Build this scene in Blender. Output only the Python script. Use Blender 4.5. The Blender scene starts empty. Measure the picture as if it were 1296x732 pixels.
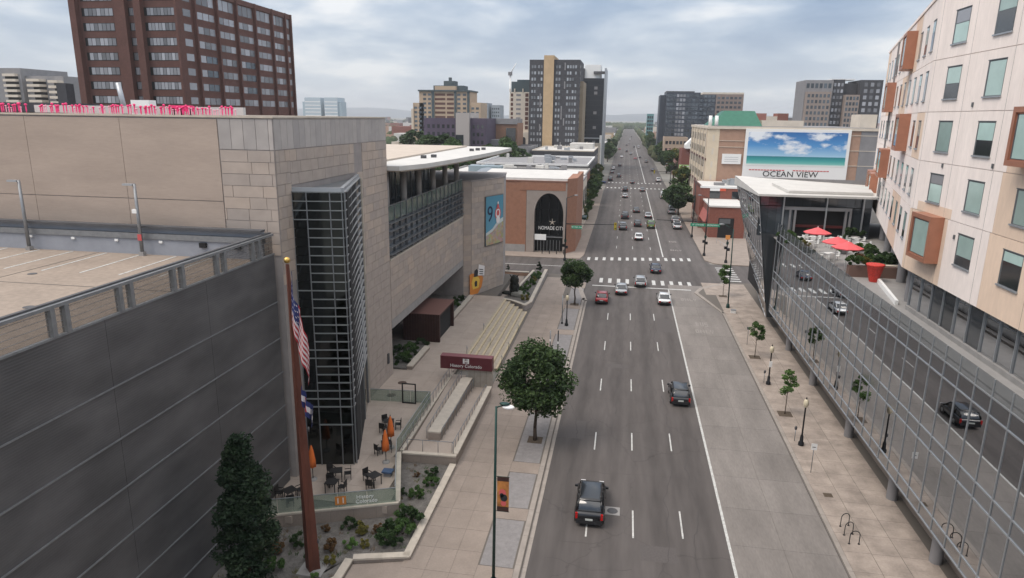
import bpy, math, random
from mathutils import Vector, Matrix
random.seed(7)
R = math.radians
SC = bpy.context.scene
COL = SC.collection

# ------------------------------------------------------------------ camera, world, sun, exposure
cam = bpy.data.cameras.new('camera'); cam.lens = 24.0; cam.sensor_width = 36.0; cam.sensor_fit = 'HORIZONTAL'
cam.clip_start = 0.2; cam.clip_end = 30000
cob = bpy.data.objects.new('camera', cam); COL.objects.link(cob)
_Rr = Vector((0.98664517, 0.16231611, 0.01359344)); _D = Vector((0.05272851, -0.23931931, -0.96950811)); _F = Vector((-0.15411361, 0.95727726, -0.24468193))
_m = Matrix((_Rr, -_D, -_F)).transposed().to_4x4(); _m.translation = Vector((0, 0, 26))
cob.matrix_world = _m
SC.camera = cob
SC.view_settings.view_transform = 'Standard'; SC.view_settings.look = 'None'
SC.view_settings.exposure = 0.56; SC.view_settings.gamma = 1.0
SC.cycles.max_bounces = 6; SC.cycles.diffuse_bounces = 3; SC.cycles.glossy_bounces = 3; SC.cycles.transmission_bounces = 4
SC.cycles.volume_bounces = 0; SC.cycles.use_adaptive_sampling = True; SC.cycles.use_denoising = True
SC.cycles.caustics_reflective = False; SC.cycles.caustics_refractive = False

SUN_EL, SUN_AZ = 56.0, 236.0     # direction the light comes from, degrees clockwise from +Y
W = bpy.data.worlds.new('World'); SC.world = W; W.use_nodes = True
nt = W.node_tree; nt.nodes.clear()
def N(t, nt=nt, **k):
    n = nt.nodes.new(t)
    for a, b in k.items(): setattr(n, a, b)
    return n
sky = N('ShaderNodeTexSky', sky_type='NISHITA'); sky.sun_disc = False
sky.sun_elevation = R(SUN_EL); sky.sun_rotation = R(SUN_AZ)
bg1 = N('ShaderNodeBackground'); bg1.inputs[1].default_value = 0.1
nt.links.new(sky.outputs[0], bg1.inputs[0])
tc = N('ShaderNodeTexCoord'); sep = N('ShaderNodeSeparateXYZ'); nt.links.new(tc.outputs['Generated'], sep.inputs[0])
def M_(op, a, b=None, c=None):
    n = N('ShaderNodeMath', operation=op)
    for i, v in enumerate((a, b, c)):
        if v is None: continue
        if isinstance(v, (int, float)): n.inputs[i].default_value = v
        else: nt.links.new(v, n.inputs[i])
    return n.outputs[0]
zc = M_('ADD', M_('MAXIMUM', sep.outputs[2], 0.0), 0.16)
cx = M_('DIVIDE', sep.outputs[0], zc); cy = M_('DIVIDE', sep.outputs[1], zc)
comb = N('ShaderNodeCombineXYZ'); nt.links.new(M_('MULTIPLY', cx, 1.15), comb.inputs[0]); nt.links.new(cy, comb.inputs[1])
n1 = N('ShaderNodeTexNoise'); n1.inputs['Scale'].default_value = 0.85; n1.inputs['Detail'].default_value = 7; n1.inputs['Roughness'].default_value = 0.52; n1.inputs['Distortion'].default_value = 0.15
nt.links.new(comb.outputs[0], n1.inputs['Vector'])
cr = N('ShaderNodeValToRGB'); e = cr.color_ramp.elements
e[0].position = 0.40; e[0].color = (0.27, 0.37, 0.54, 1); e[1].position = 0.63; e[1].color = (0.95, 0.96, 0.98, 1)
k = e.new(0.48); k.color = (0.38, 0.48, 0.63, 1); k = e.new(0.55); k.color = (0.58, 0.66, 0.77, 1)
nt.links.new(n1.outputs['Fac'], cr.inputs[0])
# pale band above the horizon
hz = N('ShaderNodeMapRange'); hz.inputs['From Min'].default_value = 0.0; hz.inputs['From Max'].default_value = 0.15; hz.inputs['To Min'].default_value = 0.72; hz.inputs['To Max'].default_value = 0.0
nt.links.new(sep.outputs[2], hz.inputs['Value'])
mixc = N('ShaderNodeMixRGB'); nt.links.new(hz.outputs[0], mixc.inputs[0]); nt.links.new(cr.outputs[0], mixc.inputs[1]); mixc.inputs[2].default_value = (0.84, 0.87, 0.91, 1)
# overcast luminance law: the cloud deck brightens towards the zenith
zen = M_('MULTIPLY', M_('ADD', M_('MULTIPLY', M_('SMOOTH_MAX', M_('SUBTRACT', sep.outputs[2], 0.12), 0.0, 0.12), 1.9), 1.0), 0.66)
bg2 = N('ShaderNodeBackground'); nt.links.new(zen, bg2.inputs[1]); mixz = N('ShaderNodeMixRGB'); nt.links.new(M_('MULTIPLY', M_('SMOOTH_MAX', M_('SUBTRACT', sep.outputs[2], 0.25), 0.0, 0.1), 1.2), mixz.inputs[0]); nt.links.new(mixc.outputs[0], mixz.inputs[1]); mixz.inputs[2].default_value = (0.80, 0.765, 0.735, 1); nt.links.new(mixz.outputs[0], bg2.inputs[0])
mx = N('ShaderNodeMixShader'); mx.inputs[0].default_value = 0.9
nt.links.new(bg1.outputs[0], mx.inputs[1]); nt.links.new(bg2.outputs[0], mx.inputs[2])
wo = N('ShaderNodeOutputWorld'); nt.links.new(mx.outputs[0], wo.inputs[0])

sl = bpy.data.lights.new('sun', 'SUN'); sl.energy = 1.5; sl.angle = R(30); sl.color = (1.0, 0.90, 0.80)
so = bpy.data.objects.new('sun', sl); COL.objects.link(so)
_az, _el = R(SUN_AZ), R(SUN_EL)
_dir = Vector((math.sin(_az) * math.cos(_el), math.cos(_az) * math.cos(_el), math.sin(_el)))
so.rotation_euler = _dir.to_track_quat('Z', 'Y').to_euler(); so.location = _dir * 200

# ------------------------------------------------------------------ materials
def new_mat(name):
    m = bpy.data.materials.new(name); m.use_nodes = True
    return m, m.node_tree, m.node_tree.nodes['Principled BSDF']
def mat(name, col, rough=0.8, metal=0.0, ns=0.0, na=0.25, bs=0.0, bst=0.2, rand=0.0, coord='pos', spec=0.4, stretch=None, ns2=0.0, na2=0.15):
    """colour with world-space noise (ns scale, na amount), second finer noise, bump and per-object tone"""
    m, t, p = new_mat(name)
    p.inputs['Roughness'].default_value = rough; p.inputs['Metallic'].default_value = metal
    p.inputs['Specular IOR Level'].default_value = spec
    c = (*col, 1)
    p.inputs['Base Color'].default_value = c
    if coord == 'pos': src = N('ShaderNodeNewGeometry', t).outputs['Position']
    else: src = N('ShaderNodeTexCoord', t).outputs['Object']
    if stretch:
        mp = N('ShaderNodeMapping', t); mp.inputs['Scale'].default_value = stretch; t.links.new(src, mp.inputs[0]); src = mp.outputs[0]
    fac = None
    def mul(a, b):
        n = N('ShaderNodeMath', t, operation='MULTIPLY'); t.links.new(a, n.inputs[0]); t.links.new(b, n.inputs[1]); return n.outputs[0]
    def rng(o, amt, lo=0.3, hi=0.7):
        n = N('ShaderNodeMapRange', t); n.inputs['From Min'].default_value = lo; n.inputs['From Max'].default_value = hi
        n.inputs['To Min'].default_value = 1 - amt; n.inputs['To Max'].default_value = 1 + amt * 0.7; t.links.new(o, n.inputs['Value']); return n.outputs[0]
    for s, a in ((ns, na), (ns2, na2)):
        if s:
            n = N('ShaderNodeTexNoise', t); n.inputs['Scale'].default_value = s; n.inputs['Detail'].default_value = 5; n.inputs['Roughness'].default_value = 0.6
            t.links.new(src, n.inputs['Vector']); o = rng(n.outputs['Fac'], a); fac = o if fac is None else mul(fac, o)
    if rand:
        oi = N('ShaderNodeObjectInfo', t); o = rng(oi.outputs['Random'], rand, 0, 1); fac = o if fac is None else mul(fac, o)
    if fac is not None:
        v = N('ShaderNodeVectorMath', t, operation='SCALE'); v.inputs[0].default_value = col; t.links.new(fac, v.inputs['Scale'])
        t.links.new(v.outputs[0], p.inputs['Base Color'])
    if bs:
        n = N('ShaderNodeTexNoise', t); n.inputs['Scale'].default_value = bs; n.inputs['Detail'].default_value = 3; t.links.new(src, n.inputs['Vector'])
        b = N('ShaderNodeBump', t); b.inputs['Strength'].default_value = bst; b.inputs['Distance'].default_value = 0.05
        t.links.new(n.outputs['Fac'], b.inputs['Height']); t.links.new(b.outputs[0], p.inputs['Normal'])
    return m
def sandstone(name, c1, c2, c3):
    m, t, p = new_mat(name); p.inputs['Roughness'].default_value = 0.85
    oi = N('ShaderNodeObjectInfo', t); g = N('ShaderNodeNewGeometry', t)
    # joined panels: cell noise over position gives each its own tone as well
    cr = N('ShaderNodeValToRGB', t); e = cr.color_ramp.elements
    e[0].position = 0.0; e[0].color = (*c1, 1); e[1].position = 1.0; e[1].color = (*c3, 1); k = e.new(0.55); k.color = (*c2, 1)
    mp = N('ShaderNodeMapping', t); mp.inputs['Scale'].default_value = (0.65, 0.65, 1.33); t.links.new(g.outputs['Position'], mp.inputs[0])
    wn = N('ShaderNodeTexWhiteNoise', t, noise_dimensions='3D'); fl = N('ShaderNodeVectorMath', t, operation='FLOOR'); t.links.new(mp.outputs[0], fl.inputs[0]); t.links.new(fl.outputs[0], wn.inputs['Vector'])
    ad = N('ShaderNodeMath', t, operation='ADD'); t.links.new(oi.outputs['Random'], ad.inputs[0]); t.links.new(wn.outputs['Value'], ad.inputs[1])
    fr = N('ShaderNodeMath', t, operation='FRACT'); t.links.new(oi.outputs['Random'], fr.inputs[0])
    t.links.new(fr.outputs[0], cr.inputs[0])
    n = N('ShaderNodeTexNoise', t); n.inputs['Scale'].default_value = 1.2; n.inputs['Detail'].default_value = 6; t.links.new(g.outputs['Position'], n.inputs['Vector'])
    mr = N('ShaderNodeMapRange', t); mr.inputs['From Min'].default_value = 0.3; mr.inputs['From Max'].default_value = 0.7; mr.inputs['To Min'].default_value = 0.92; mr.inputs['To Max'].default_value = 1.06; t.links.new(n.outputs['Fac'], mr.inputs['Value'])
    v = N('ShaderNodeVectorMath', t, operation='SCALE'); t.links.new(cr.outputs[0], v.inputs[0]); t.links.new(mr.outputs[0], v.inputs['Scale']); t.links.new(v.outputs[0], p.inputs['Base Color'])
    return m

def road_material():
    m, t, p = new_mat('asphalt'); p.inputs['Roughness'].default_value = 0.85; p.inputs['Specular IOR Level'].default_value = 0.25
    g = N('ShaderNodeNewGeometry', t); s = N('ShaderNodeSeparateXYZ', t); t.links.new(g.outputs['Position'], s.inputs[0])
    def mth(op, a, b=None):
        n = N('ShaderNodeMath', t, operation=op)
        for i, v in enumerate((a, b)):
            if v is None: continue
            if isinstance(v, (int, float)): n.inputs[i].default_value = v
            else: t.links.new(v, n.inputs[i])
        return n.outputs[0]
    def noise(sc, stretch=(1, 1, 1), det=5):
        mp = N('ShaderNodeMapping', t); mp.inputs['Scale'].default_value = stretch; t.links.new(g.outputs['Position'], mp.inputs[0])
        n = N('ShaderNodeTexNoise', t); n.inputs['Scale'].default_value = sc; n.inputs['Detail'].default_value = det; t.links.new(mp.outputs[0], n.inputs['Vector']); return n.outputs['Fac']
    # worn wheel paths of the 3.1 m lanes
    ph = mth('MULTIPLY', mth('ADD', s.outputs[0], 1.25), 2 * math.pi / 3.1)
    wear = mth('ADD', mth('MULTIPLY', mth('COSINE', mth('MULTIPLY', ph, 1.0)), 0.07), mth('MULTIPLY', mth('COSINE', mth('MULTIPLY', ph, 2.0)), -0.06))
    tone = mth('ADD', wear, mth('ADD', mth('MULTIPLY', mth('SUBTRACT', noise(0.22, (1, 0.15, 1)), 0.5), 0.85), mth('MULTIPLY', mth('SUBTRACT', noise(2.2, (1, 0.12, 1)), 0.5), 0.55)))
    tone = mth('ADD', tone, mth('MULTIPLY', mth('SUBTRACT', noise(30, (1, 1, 1), 2), 0.5), 0.25))
    # thin wandering cracks
    def cracks(sc, st, wdt, off):
        mp = N('ShaderNodeMapping', t); mp.inputs['Scale'].default_value = st; mp.inputs['Location'].default_value = off
        nz = N('ShaderNodeTexNoise', t); nz.inputs['Scale'].default_value = 0.9; nz.inputs['Detail'].default_value = 4; t.links.new(g.outputs['Position'], nz.inputs['Vector'])
        ad = N('ShaderNodeVectorMath', t, operation='ADD'); sc_ = N('ShaderNodeVectorMath', t, operation='SCALE'); sc_.inputs['Scale'].default_value = 1.4
        t.links.new(nz.outputs['Color'], sc_.inputs[0]); t.links.new(g.outputs['Position'], ad.inputs[0]); t.links.new(sc_.outputs[0], ad.inputs[1]); t.links.new(ad.outputs[0], mp.inputs[0])
        v = N('ShaderNodeTexVoronoi', t, feature='DISTANCE_TO_EDGE'); v.inputs['Scale'].default_value = sc; t.links.new(mp.outputs[0], v.inputs['Vector'])
        mr = N('ShaderNodeMapRange', t); mr.inputs['From Min'].default_value = 0; mr.inputs['From Max'].default_value = wdt; mr.inputs['To Min'].default_value = 0.80; mr.inputs['To Max'].default_value = 1.0; t.links.new(v.outputs['Distance'], mr.inputs['Value']); return mr.outputs[0]
    c = cracks(0.16, (1, 0.55, 0), 0.006, (3, 1, 0))
    v = N('ShaderNodeVectorMath', t, operation='SCALE'); v.inputs[0].default_value = (0.098, 0.088, 0.084)
    t.links.new(mth('MULTIPLY', mth('ADD', tone, 1.0), c), v.inputs['Scale']); t.links.new(v.outputs[0], p.inputs['Base Color'])
    b = N('ShaderNodeBump', t); b.inputs['Strength'].default_value = 0.25; b.inputs['Distance'].default_value = 0.02; t.links.new(noise(60, (1, 1, 1), 2), b.inputs['Height']); t.links.new(b.outputs[0], p.inputs['Normal'])
    return m
def metal_screen():
    m, t, p = new_mat('perforated dark metal'); p.inputs['Roughness'].default_value = 0.55; p.inputs['Metallic'].default_value = 0.3
    g = N('ShaderNodeNewGeometry', t)
    w = N('ShaderNodeTexWave', t, wave_type='BANDS', bands_direction='Z', wave_profile='SIN'); w.inputs['Scale'].default_value = 2.6; w.inputs['Distortion'].default_value = 0
    t.links.new(g.outputs['Position'], w.inputs['Vector'])
    mp = N('ShaderNodeMapping', t); mp.inputs['Scale'].default_value = (1, 0.35, 0.9); t.links.new(g.outputs['Position'], mp.inputs[0])
    n = N('ShaderNodeTexNoise', t); n.inputs['Scale'].default_value = 0.9; n.inputs['Detail'].default_value = 6; t.links.new(mp.outputs[0], n.inputs['Vector'])
    ad = N('ShaderNodeMath', t, operation='MULTIPLY_ADD'); t.links.new(w.outputs['Fac'], ad.inputs[0]); ad.inputs[1].default_value = 0.07; t.links.new(n.outputs['Fac'], ad.inputs[2])
    cr = N('ShaderNodeValToRGB', t); e = cr.color_ramp.elements; e[0].position = 0.30; e[0].color = (0.074, 0.073, 0.075, 1); e[1].position = 0.80; e[1].color = (0.145, 0.142, 0.144, 1)
    t.links.new(ad.outputs[0], cr.inputs[0]); t.links.new(cr.outputs[0], p.inputs['Base Color'])
    b = N('ShaderNodeBump', t); b.inputs['Strength'].default_value = 0.12; b.inputs['Distance'].default_value = 0.06; t.links.new(w.outputs['Fac'], b.inputs['Height']); t.links.new(b.outputs[0], p.inputs['Normal'])
    return m
def leaf_mat(name, c1, c2):
    m, t, p = new_mat(name); p.inputs['Roughness'].default_value = 0.6; p.inputs['Specular IOR Level'].default_value = 0.25
    g = N('ShaderNodeNewGeometry', t); n = N('ShaderNodeTexNoise', t); n.inputs['Scale'].default_value = 2.6; n.inputs['Detail'].default_value = 8; n.inputs['Roughness'].default_value = 0.75; t.links.new(g.outputs['Position'], n.inputs['Vector'])
    cr = N('ShaderNodeValToRGB', t); e = cr.color_ramp.elements; e[0].position = 0.32; e[0].color = (*c1, 1); e[1].position = 0.68; e[1].color = (*c2, 1)
    t.links.new(n.outputs['Fac'], cr.inputs[0]); t.links.new(cr.outputs[0], p.inputs['Base Color'])
    tr = N('ShaderNodeBsdfTranslucent', t); t.links.new(cr.outputs[0], tr.inputs[0]); mx = N('ShaderNodeMixShader', t); mx.inputs[0].default_value = 0.22
    out = t.nodes['Material Output']; t.links.new(p.outputs[0], mx.inputs[1]); t.links.new(tr.outputs[0], mx.inputs[2]); t.links.new(mx.outputs[0], out.inputs[0])
    return m
def mirror_glass(name, col, rough=0.02, wob=0.0):
    m, t, p = new_mat(name); p.inputs['Metallic'].default_value = 1.0; p.inputs['Base Color'].default_value = (*col, 1); p.inputs['Roughness'].default_value = rough
    if wob:
        g = N('ShaderNodeNewGeometry', t); n = N('ShaderNodeTexNoise', t); n.inputs['Scale'].default_value = 0.35; n.inputs['Detail'].default_value = 1; t.links.new(g.outputs['Position'], n.inputs['Vector'])
        b = N('ShaderNodeBump', t); b.inputs['Strength'].default_value = wob; b.inputs['Distance'].default_value = 0.05; t.links.new(n.outputs['Fac'], b.inputs['Height']); t.links.new(b.outputs[0], p.inputs['Normal'])
    return m
def clear_glass(name, col, alpha, tint=(0.85, 0.92, 0.88)):
    m, t, p = new_mat(name); p.inputs['Base Color'].default_value = (*col, 1); p.inputs['Roughness'].default_value = 0.05
    tr = N('ShaderNodeBsdfTransparent', t); tr.inputs[0].default_value = (*tint, 1); mx = N('ShaderNodeMixShader', t); mx.inputs[0].default_value = alpha
    t.links.new(tr.outputs[0], mx.inputs[1]); t.links.new(p.outputs[0], mx.inputs[2]); t.links.new(mx.outputs[0], t.nodes['Material Output'].inputs[0]); return m

ASPH = road_material()
CONC_ROAD = mat('worn concrete roadway', (0.215, 0.195, 0.18), 0.9, ns=0.5, na=0.22, ns2=9, na2=0.12, rand=0.07, stretch=(1, 0.22, 1))
WALK = mat('tan sidewalk concrete', (0.285, 0.237, 0.202), 0.9, ns=0.6, na=0.13, ns2=8, na2=0.08, rand=0.05)
WALK_R = mat('stained sidewalk concrete', (0.345, 0.29, 0.248), 0.9, ns=0.7, na=0.3, ns2=6, na2=0.1, rand=0.07)
JOINT = mat('dark joint', (0.13, 0.115, 0.10), 0.9)
KERBM = mat('kerb concrete', (0.31, 0.275, 0.245), 0.9, ns=1.5, na=0.15)
PAVER = mat('grey paver', (0.235, 0.222, 0.22), 0.85, ns=3, na=0.15, rand=0.06, ns2=20)
PAINT = mat('road paint', (0.54, 0.54, 0.52), 0.7, ns=3, na=0.25, ns2=14, na2=0.35)
PAINT_OLD = mat('worn road paint', (0.29, 0.265, 0.245), 0.8, ns=4, na=0.3)
GROUND = mat('city ground', (0.20, 0.19, 0.17), 0.95, ns=0.01, na=0.3, ns2=0.15)
HILL = mat('far hill', (0.06, 0.09, 0.12), 1.0, ns=0.002, na=0.2)
STONE = sandstone('sandstone panel', (0.37, 0.318, 0.282), (0.41, 0.345, 0.297), (0.46, 0.375, 0.31))
ATTIC = sandstone('grey attic stone', (0.36, 0.335, 0.32), (0.40, 0.37, 0.35), (0.44, 0.405, 0.38))
STONEGREY = mat('grey stone', (0.33, 0.30, 0.285), 0.85, ns=1, na=0.12, rand=0.10)
PRECAST = mat('tan precast concrete', (0.40, 0.325, 0.272), 0.9, ns=0.5, na=0.10, ns2=5, na2=0.05, stretch=(0.35, 1, 2), rand=0.03)
LIME = mat('pale limestone coping', (0.50, 0.445, 0.375), 0.8, ns=2, na=0.12, rand=0.08)
STEPM = mat('stair stone', (0.40, 0.345, 0.275), 0.85, ns=2.5, na=0.15)
NOSE = mat('cream stair nosing', (0.52, 0.43, 0.29), 0.8, ns=3, na=0.2)
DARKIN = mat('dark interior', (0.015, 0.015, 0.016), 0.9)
CONC = mat('grey concrete', (0.30, 0.29, 0.28), 0.85, ns=1, na=0.12)
DECKM = mat('tan parking deck', (0.30, 0.245, 0.20), 0.9, ns=0.4, na=0.12, ns2=3)
SCREEN = metal_screen()
GALV = mat('galvanised steel', (0.27, 0.28, 0.29), 0.5, 0.6, ns=3, na=0.15)
BLUEGREY = mat('blue grey parapet paint', (0.30, 0.315, 0.35), 0.7, ns=1, na=0.1)
ALU = mat('pale aluminium', (0.40, 0.42, 0.44), 0.42, 0.55)
ALU_D = mat('grey aluminium', (0.21, 0.22, 0.23), 0.45, 0.5)
BAYGLASS = mirror_glass('dark bay glass', (0.055, 0.062, 0.064), 0.05)
GREENGLASS = clear_glass('green balustrade glass', (0.16, 0.22, 0.20), 0.62)
PATIOGLASS = clear_glass('patio balustrade glass', (0.25, 0.30, 0.27), 0.35)
WINGGLASS = mirror_glass('wing glass', (0.62, 0.64, 0.67), 0.03, 0.012)
STREETGLASS = mirror_glass('reflective street glass', (0.50, 0.515, 0.535), 0.012, 0.012)
SPANGLASS = mirror_glass('spandrel glass', (0.42, 0.44, 0.465), 0.16)
FARGLASS = mat('far window glass', (0.10, 0.12, 0.14), 0.12, 0.5, rand=0.5, spec=0.8)
PALEGLASS = mat('pale window glass', (0.30, 0.305, 0.325), 0.2, 0.25, rand=0.55, spec=0.6)
BLIND = mat('green tinted window blind', (0.38, 0.52, 0.48), 0.12, 0.0, rand=0.35, spec=0.8, ns=0.8, na=0.1)
DARKWIN = mat('dark tinted window', (0.035, 0.04, 0.045), 0.08, 0.0, rand=0.3, spec=1.0)
WINFRAME = mat('dark window frame', (0.13, 0.14, 0.145), 0.5, 0.3)
PINKST = mat('pale pink stucco', (0.90, 0.80, 0.735), 0.9, ns=0.9, na=0.07, ns2=5, na2=0.05, rand=0.03, stretch=(1,1,0.25))
TANST = mat('tan stucco', (0.78, 0.60, 0.46), 0.9, ns=0.9, na=0.07, ns2=5, na2=0.05, rand=0.05, stretch=(1,1,0.25))
COPPER = mat('copper cladding', (0.42, 0.19, 0.12), 0.45, 0.35, ns=1, na=0.12)
RED_BRK = mat('red brick', (0.225, 0.085, 0.062), 0.9, ns=2, na=0.15, ns2=12, na2=0.15)
ORG_BRK = mat('orange brick', (0.31, 0.155, 0.10), 0.9, ns=1.5, na=0.12, ns2=10, na2=0.12)
BRN_BRK = mat('brown brick', (0.115, 0.056, 0.046), 0.9, ns=0.4, na=0.15, ns2=3, na2=0.1)
TAN_BRK = mat('tan brick', (0.40, 0.255, 0.185), 0.9, ns=0.8, na=0.1, ns2=6, na2=0.08)
WHITE = mat('white roof membrane', (0.56, 0.545, 0.515), 0.8, ns=0.5, na=0.08)
WHITEP = mat('white paint', (0.80, 0.80, 0.78), 0.6)
CREAM = mat('cream stucco', (0.66, 0.56, 0.42), 0.9, ns=0.5, na=0.08)
CREAM2 = mat('pale cream stone', (0.62, 0.55, 0.46), 0.9, ns=0.5, na=0.08)
CHAR = mat('charcoal cladding', (0.055, 0.055, 0.062), 0.7, ns=0.3, na=0.2, ns2=2)
CHARL = mat('grey cladding strip', (0.22, 0.215, 0.22), 0.7)
OCHRE = mat('ochre panel', (0.50, 0.36, 0.215), 0.85, ns=0.5, na=0.1)
DGREY = mat('dark grey roof', (0.09, 0.09, 0.095), 0.85, ns=0.8, na=0.2)
MGREY = mat('mid grey cladding', (0.24, 0.235, 0.24), 0.8, ns=0.5, na=0.12)
BLACKM = mat('black painted metal', (0.015, 0.016, 0.018), 0.45, 0.3)
GREENM = mat('dark green painted steel', (0.012, 0.045, 0.038), 0.4, 0.3)
CORTEN = mat('rust red steel', (0.125, 0.043, 0.028), 0.7, 0.2, ns=2.5, na=0.25, stretch=(1, 1, 0.3))
DBROWN = mat('dark brown metal cladding', (0.05, 0.022, 0.018), 0.6, 0.1, ns=2, na=0.2)
MAROON = mat('maroon sign face', (0.115, 0.022, 0.030), 0.5)
GREENROOF = mat('green metal roof', (0.035, 0.15, 0.10), 0.5, 0.2, ns=1, na=0.15)
GREENWALL = mat('pale green wall', (0.28, 0.44, 0.17), 0.8)
PURPLE = mat('dark purple cladding', (0.085, 0.065, 0.10), 0.7, ns=0.2, na=0.2)
TEAL = mat('teal glass', (0.14, 0.30, 0.30), 0.3, 0.3)
GOLD = mat('gold ball', (0.65, 0.42, 0.12), 0.3, 0.9)
ORANGE = mat('orange canvas', (0.72, 0.17, 0.035), 0.8)
REDU = mat('coral red canvas', (0.72, 0.12, 0.13), 0.8, ns=3, na=0.08)
REDPOT = mat('red pot', (0.62, 0.05, 0.035), 0.6, ns=8, na=0.3)
PINK = mat('hot pink plastic', (0.85, 0.05, 0.20), 0.6)
PINKPALE = mat('pale pink plastic', (0.85, 0.40, 0.48), 0.6)
RUBBER = mat('tyre rubber', (0.02, 0.02, 0.02), 0.9)
CARGLASS = mat('car glass', (0.02, 0.024, 0.03), 0.06, 0.0, spec=1.0)
RIM = mat('wheel rim', (0.35, 0.35, 0.36), 0.35, 0.8)
TAIL = mat('red tail lamp', (0.45, 0.01, 0.01), 0.25)
HEADL = mat('clear lamp lens', (0.7, 0.7, 0.7), 0.15)
TRIM = mat('black car trim', (0.02, 0.02, 0.022), 0.6)
PLATE = mat('licence plate', (0.55, 0.58, 0.55), 0.5)
BARK = mat('bark', (0.075, 0.055, 0.04), 0.95, ns=6, na=0.3, stretch=(1, 1, 0.3))
SOIL = mat('tree pit soil', (0.095, 0.072, 0.052), 1.0, ns=5, na=0.3)
GRAVEL = mat('grey planting bed gravel', (0.17, 0.158, 0.145), 1.0, ns=3, na=0.3, ns2=25, na2=0.4, bs=30, bst=0.8)
L_DARK = leaf_mat('dark green leaf', (0.014, 0.034, 0.014), (0.062, 0.105, 0.036))
L_DARK2 = leaf_mat('fresh green leaf', (0.028, 0.055, 0.018), (0.085, 0.135, 0.042))
L_CYP2 = leaf_mat('paler cypress leaf', (0.022, 0.042, 0.022), (0.055, 0.085, 0.042))
L_CYP = leaf_mat('cypress leaf', (0.008, 0.022, 0.012), (0.028, 0.052, 0.024))
L_MID = leaf_mat('mid green leaf', (0.03, 0.07, 0.02), (0.085, 0.15, 0.04))
L_LIGHT = leaf_mat('bright green leaf', (0.06, 0.13, 0.03), (0.15, 0.25, 0.07))
L_YEL = leaf_mat('olive yellow leaf', (0.08, 0.09, 0.02), (0.24, 0.20, 0.05))
L_RED = leaf_mat('rusty grass leaf', (0.10, 0.05, 0.025), (0.20, 0.12, 0.05))

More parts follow.
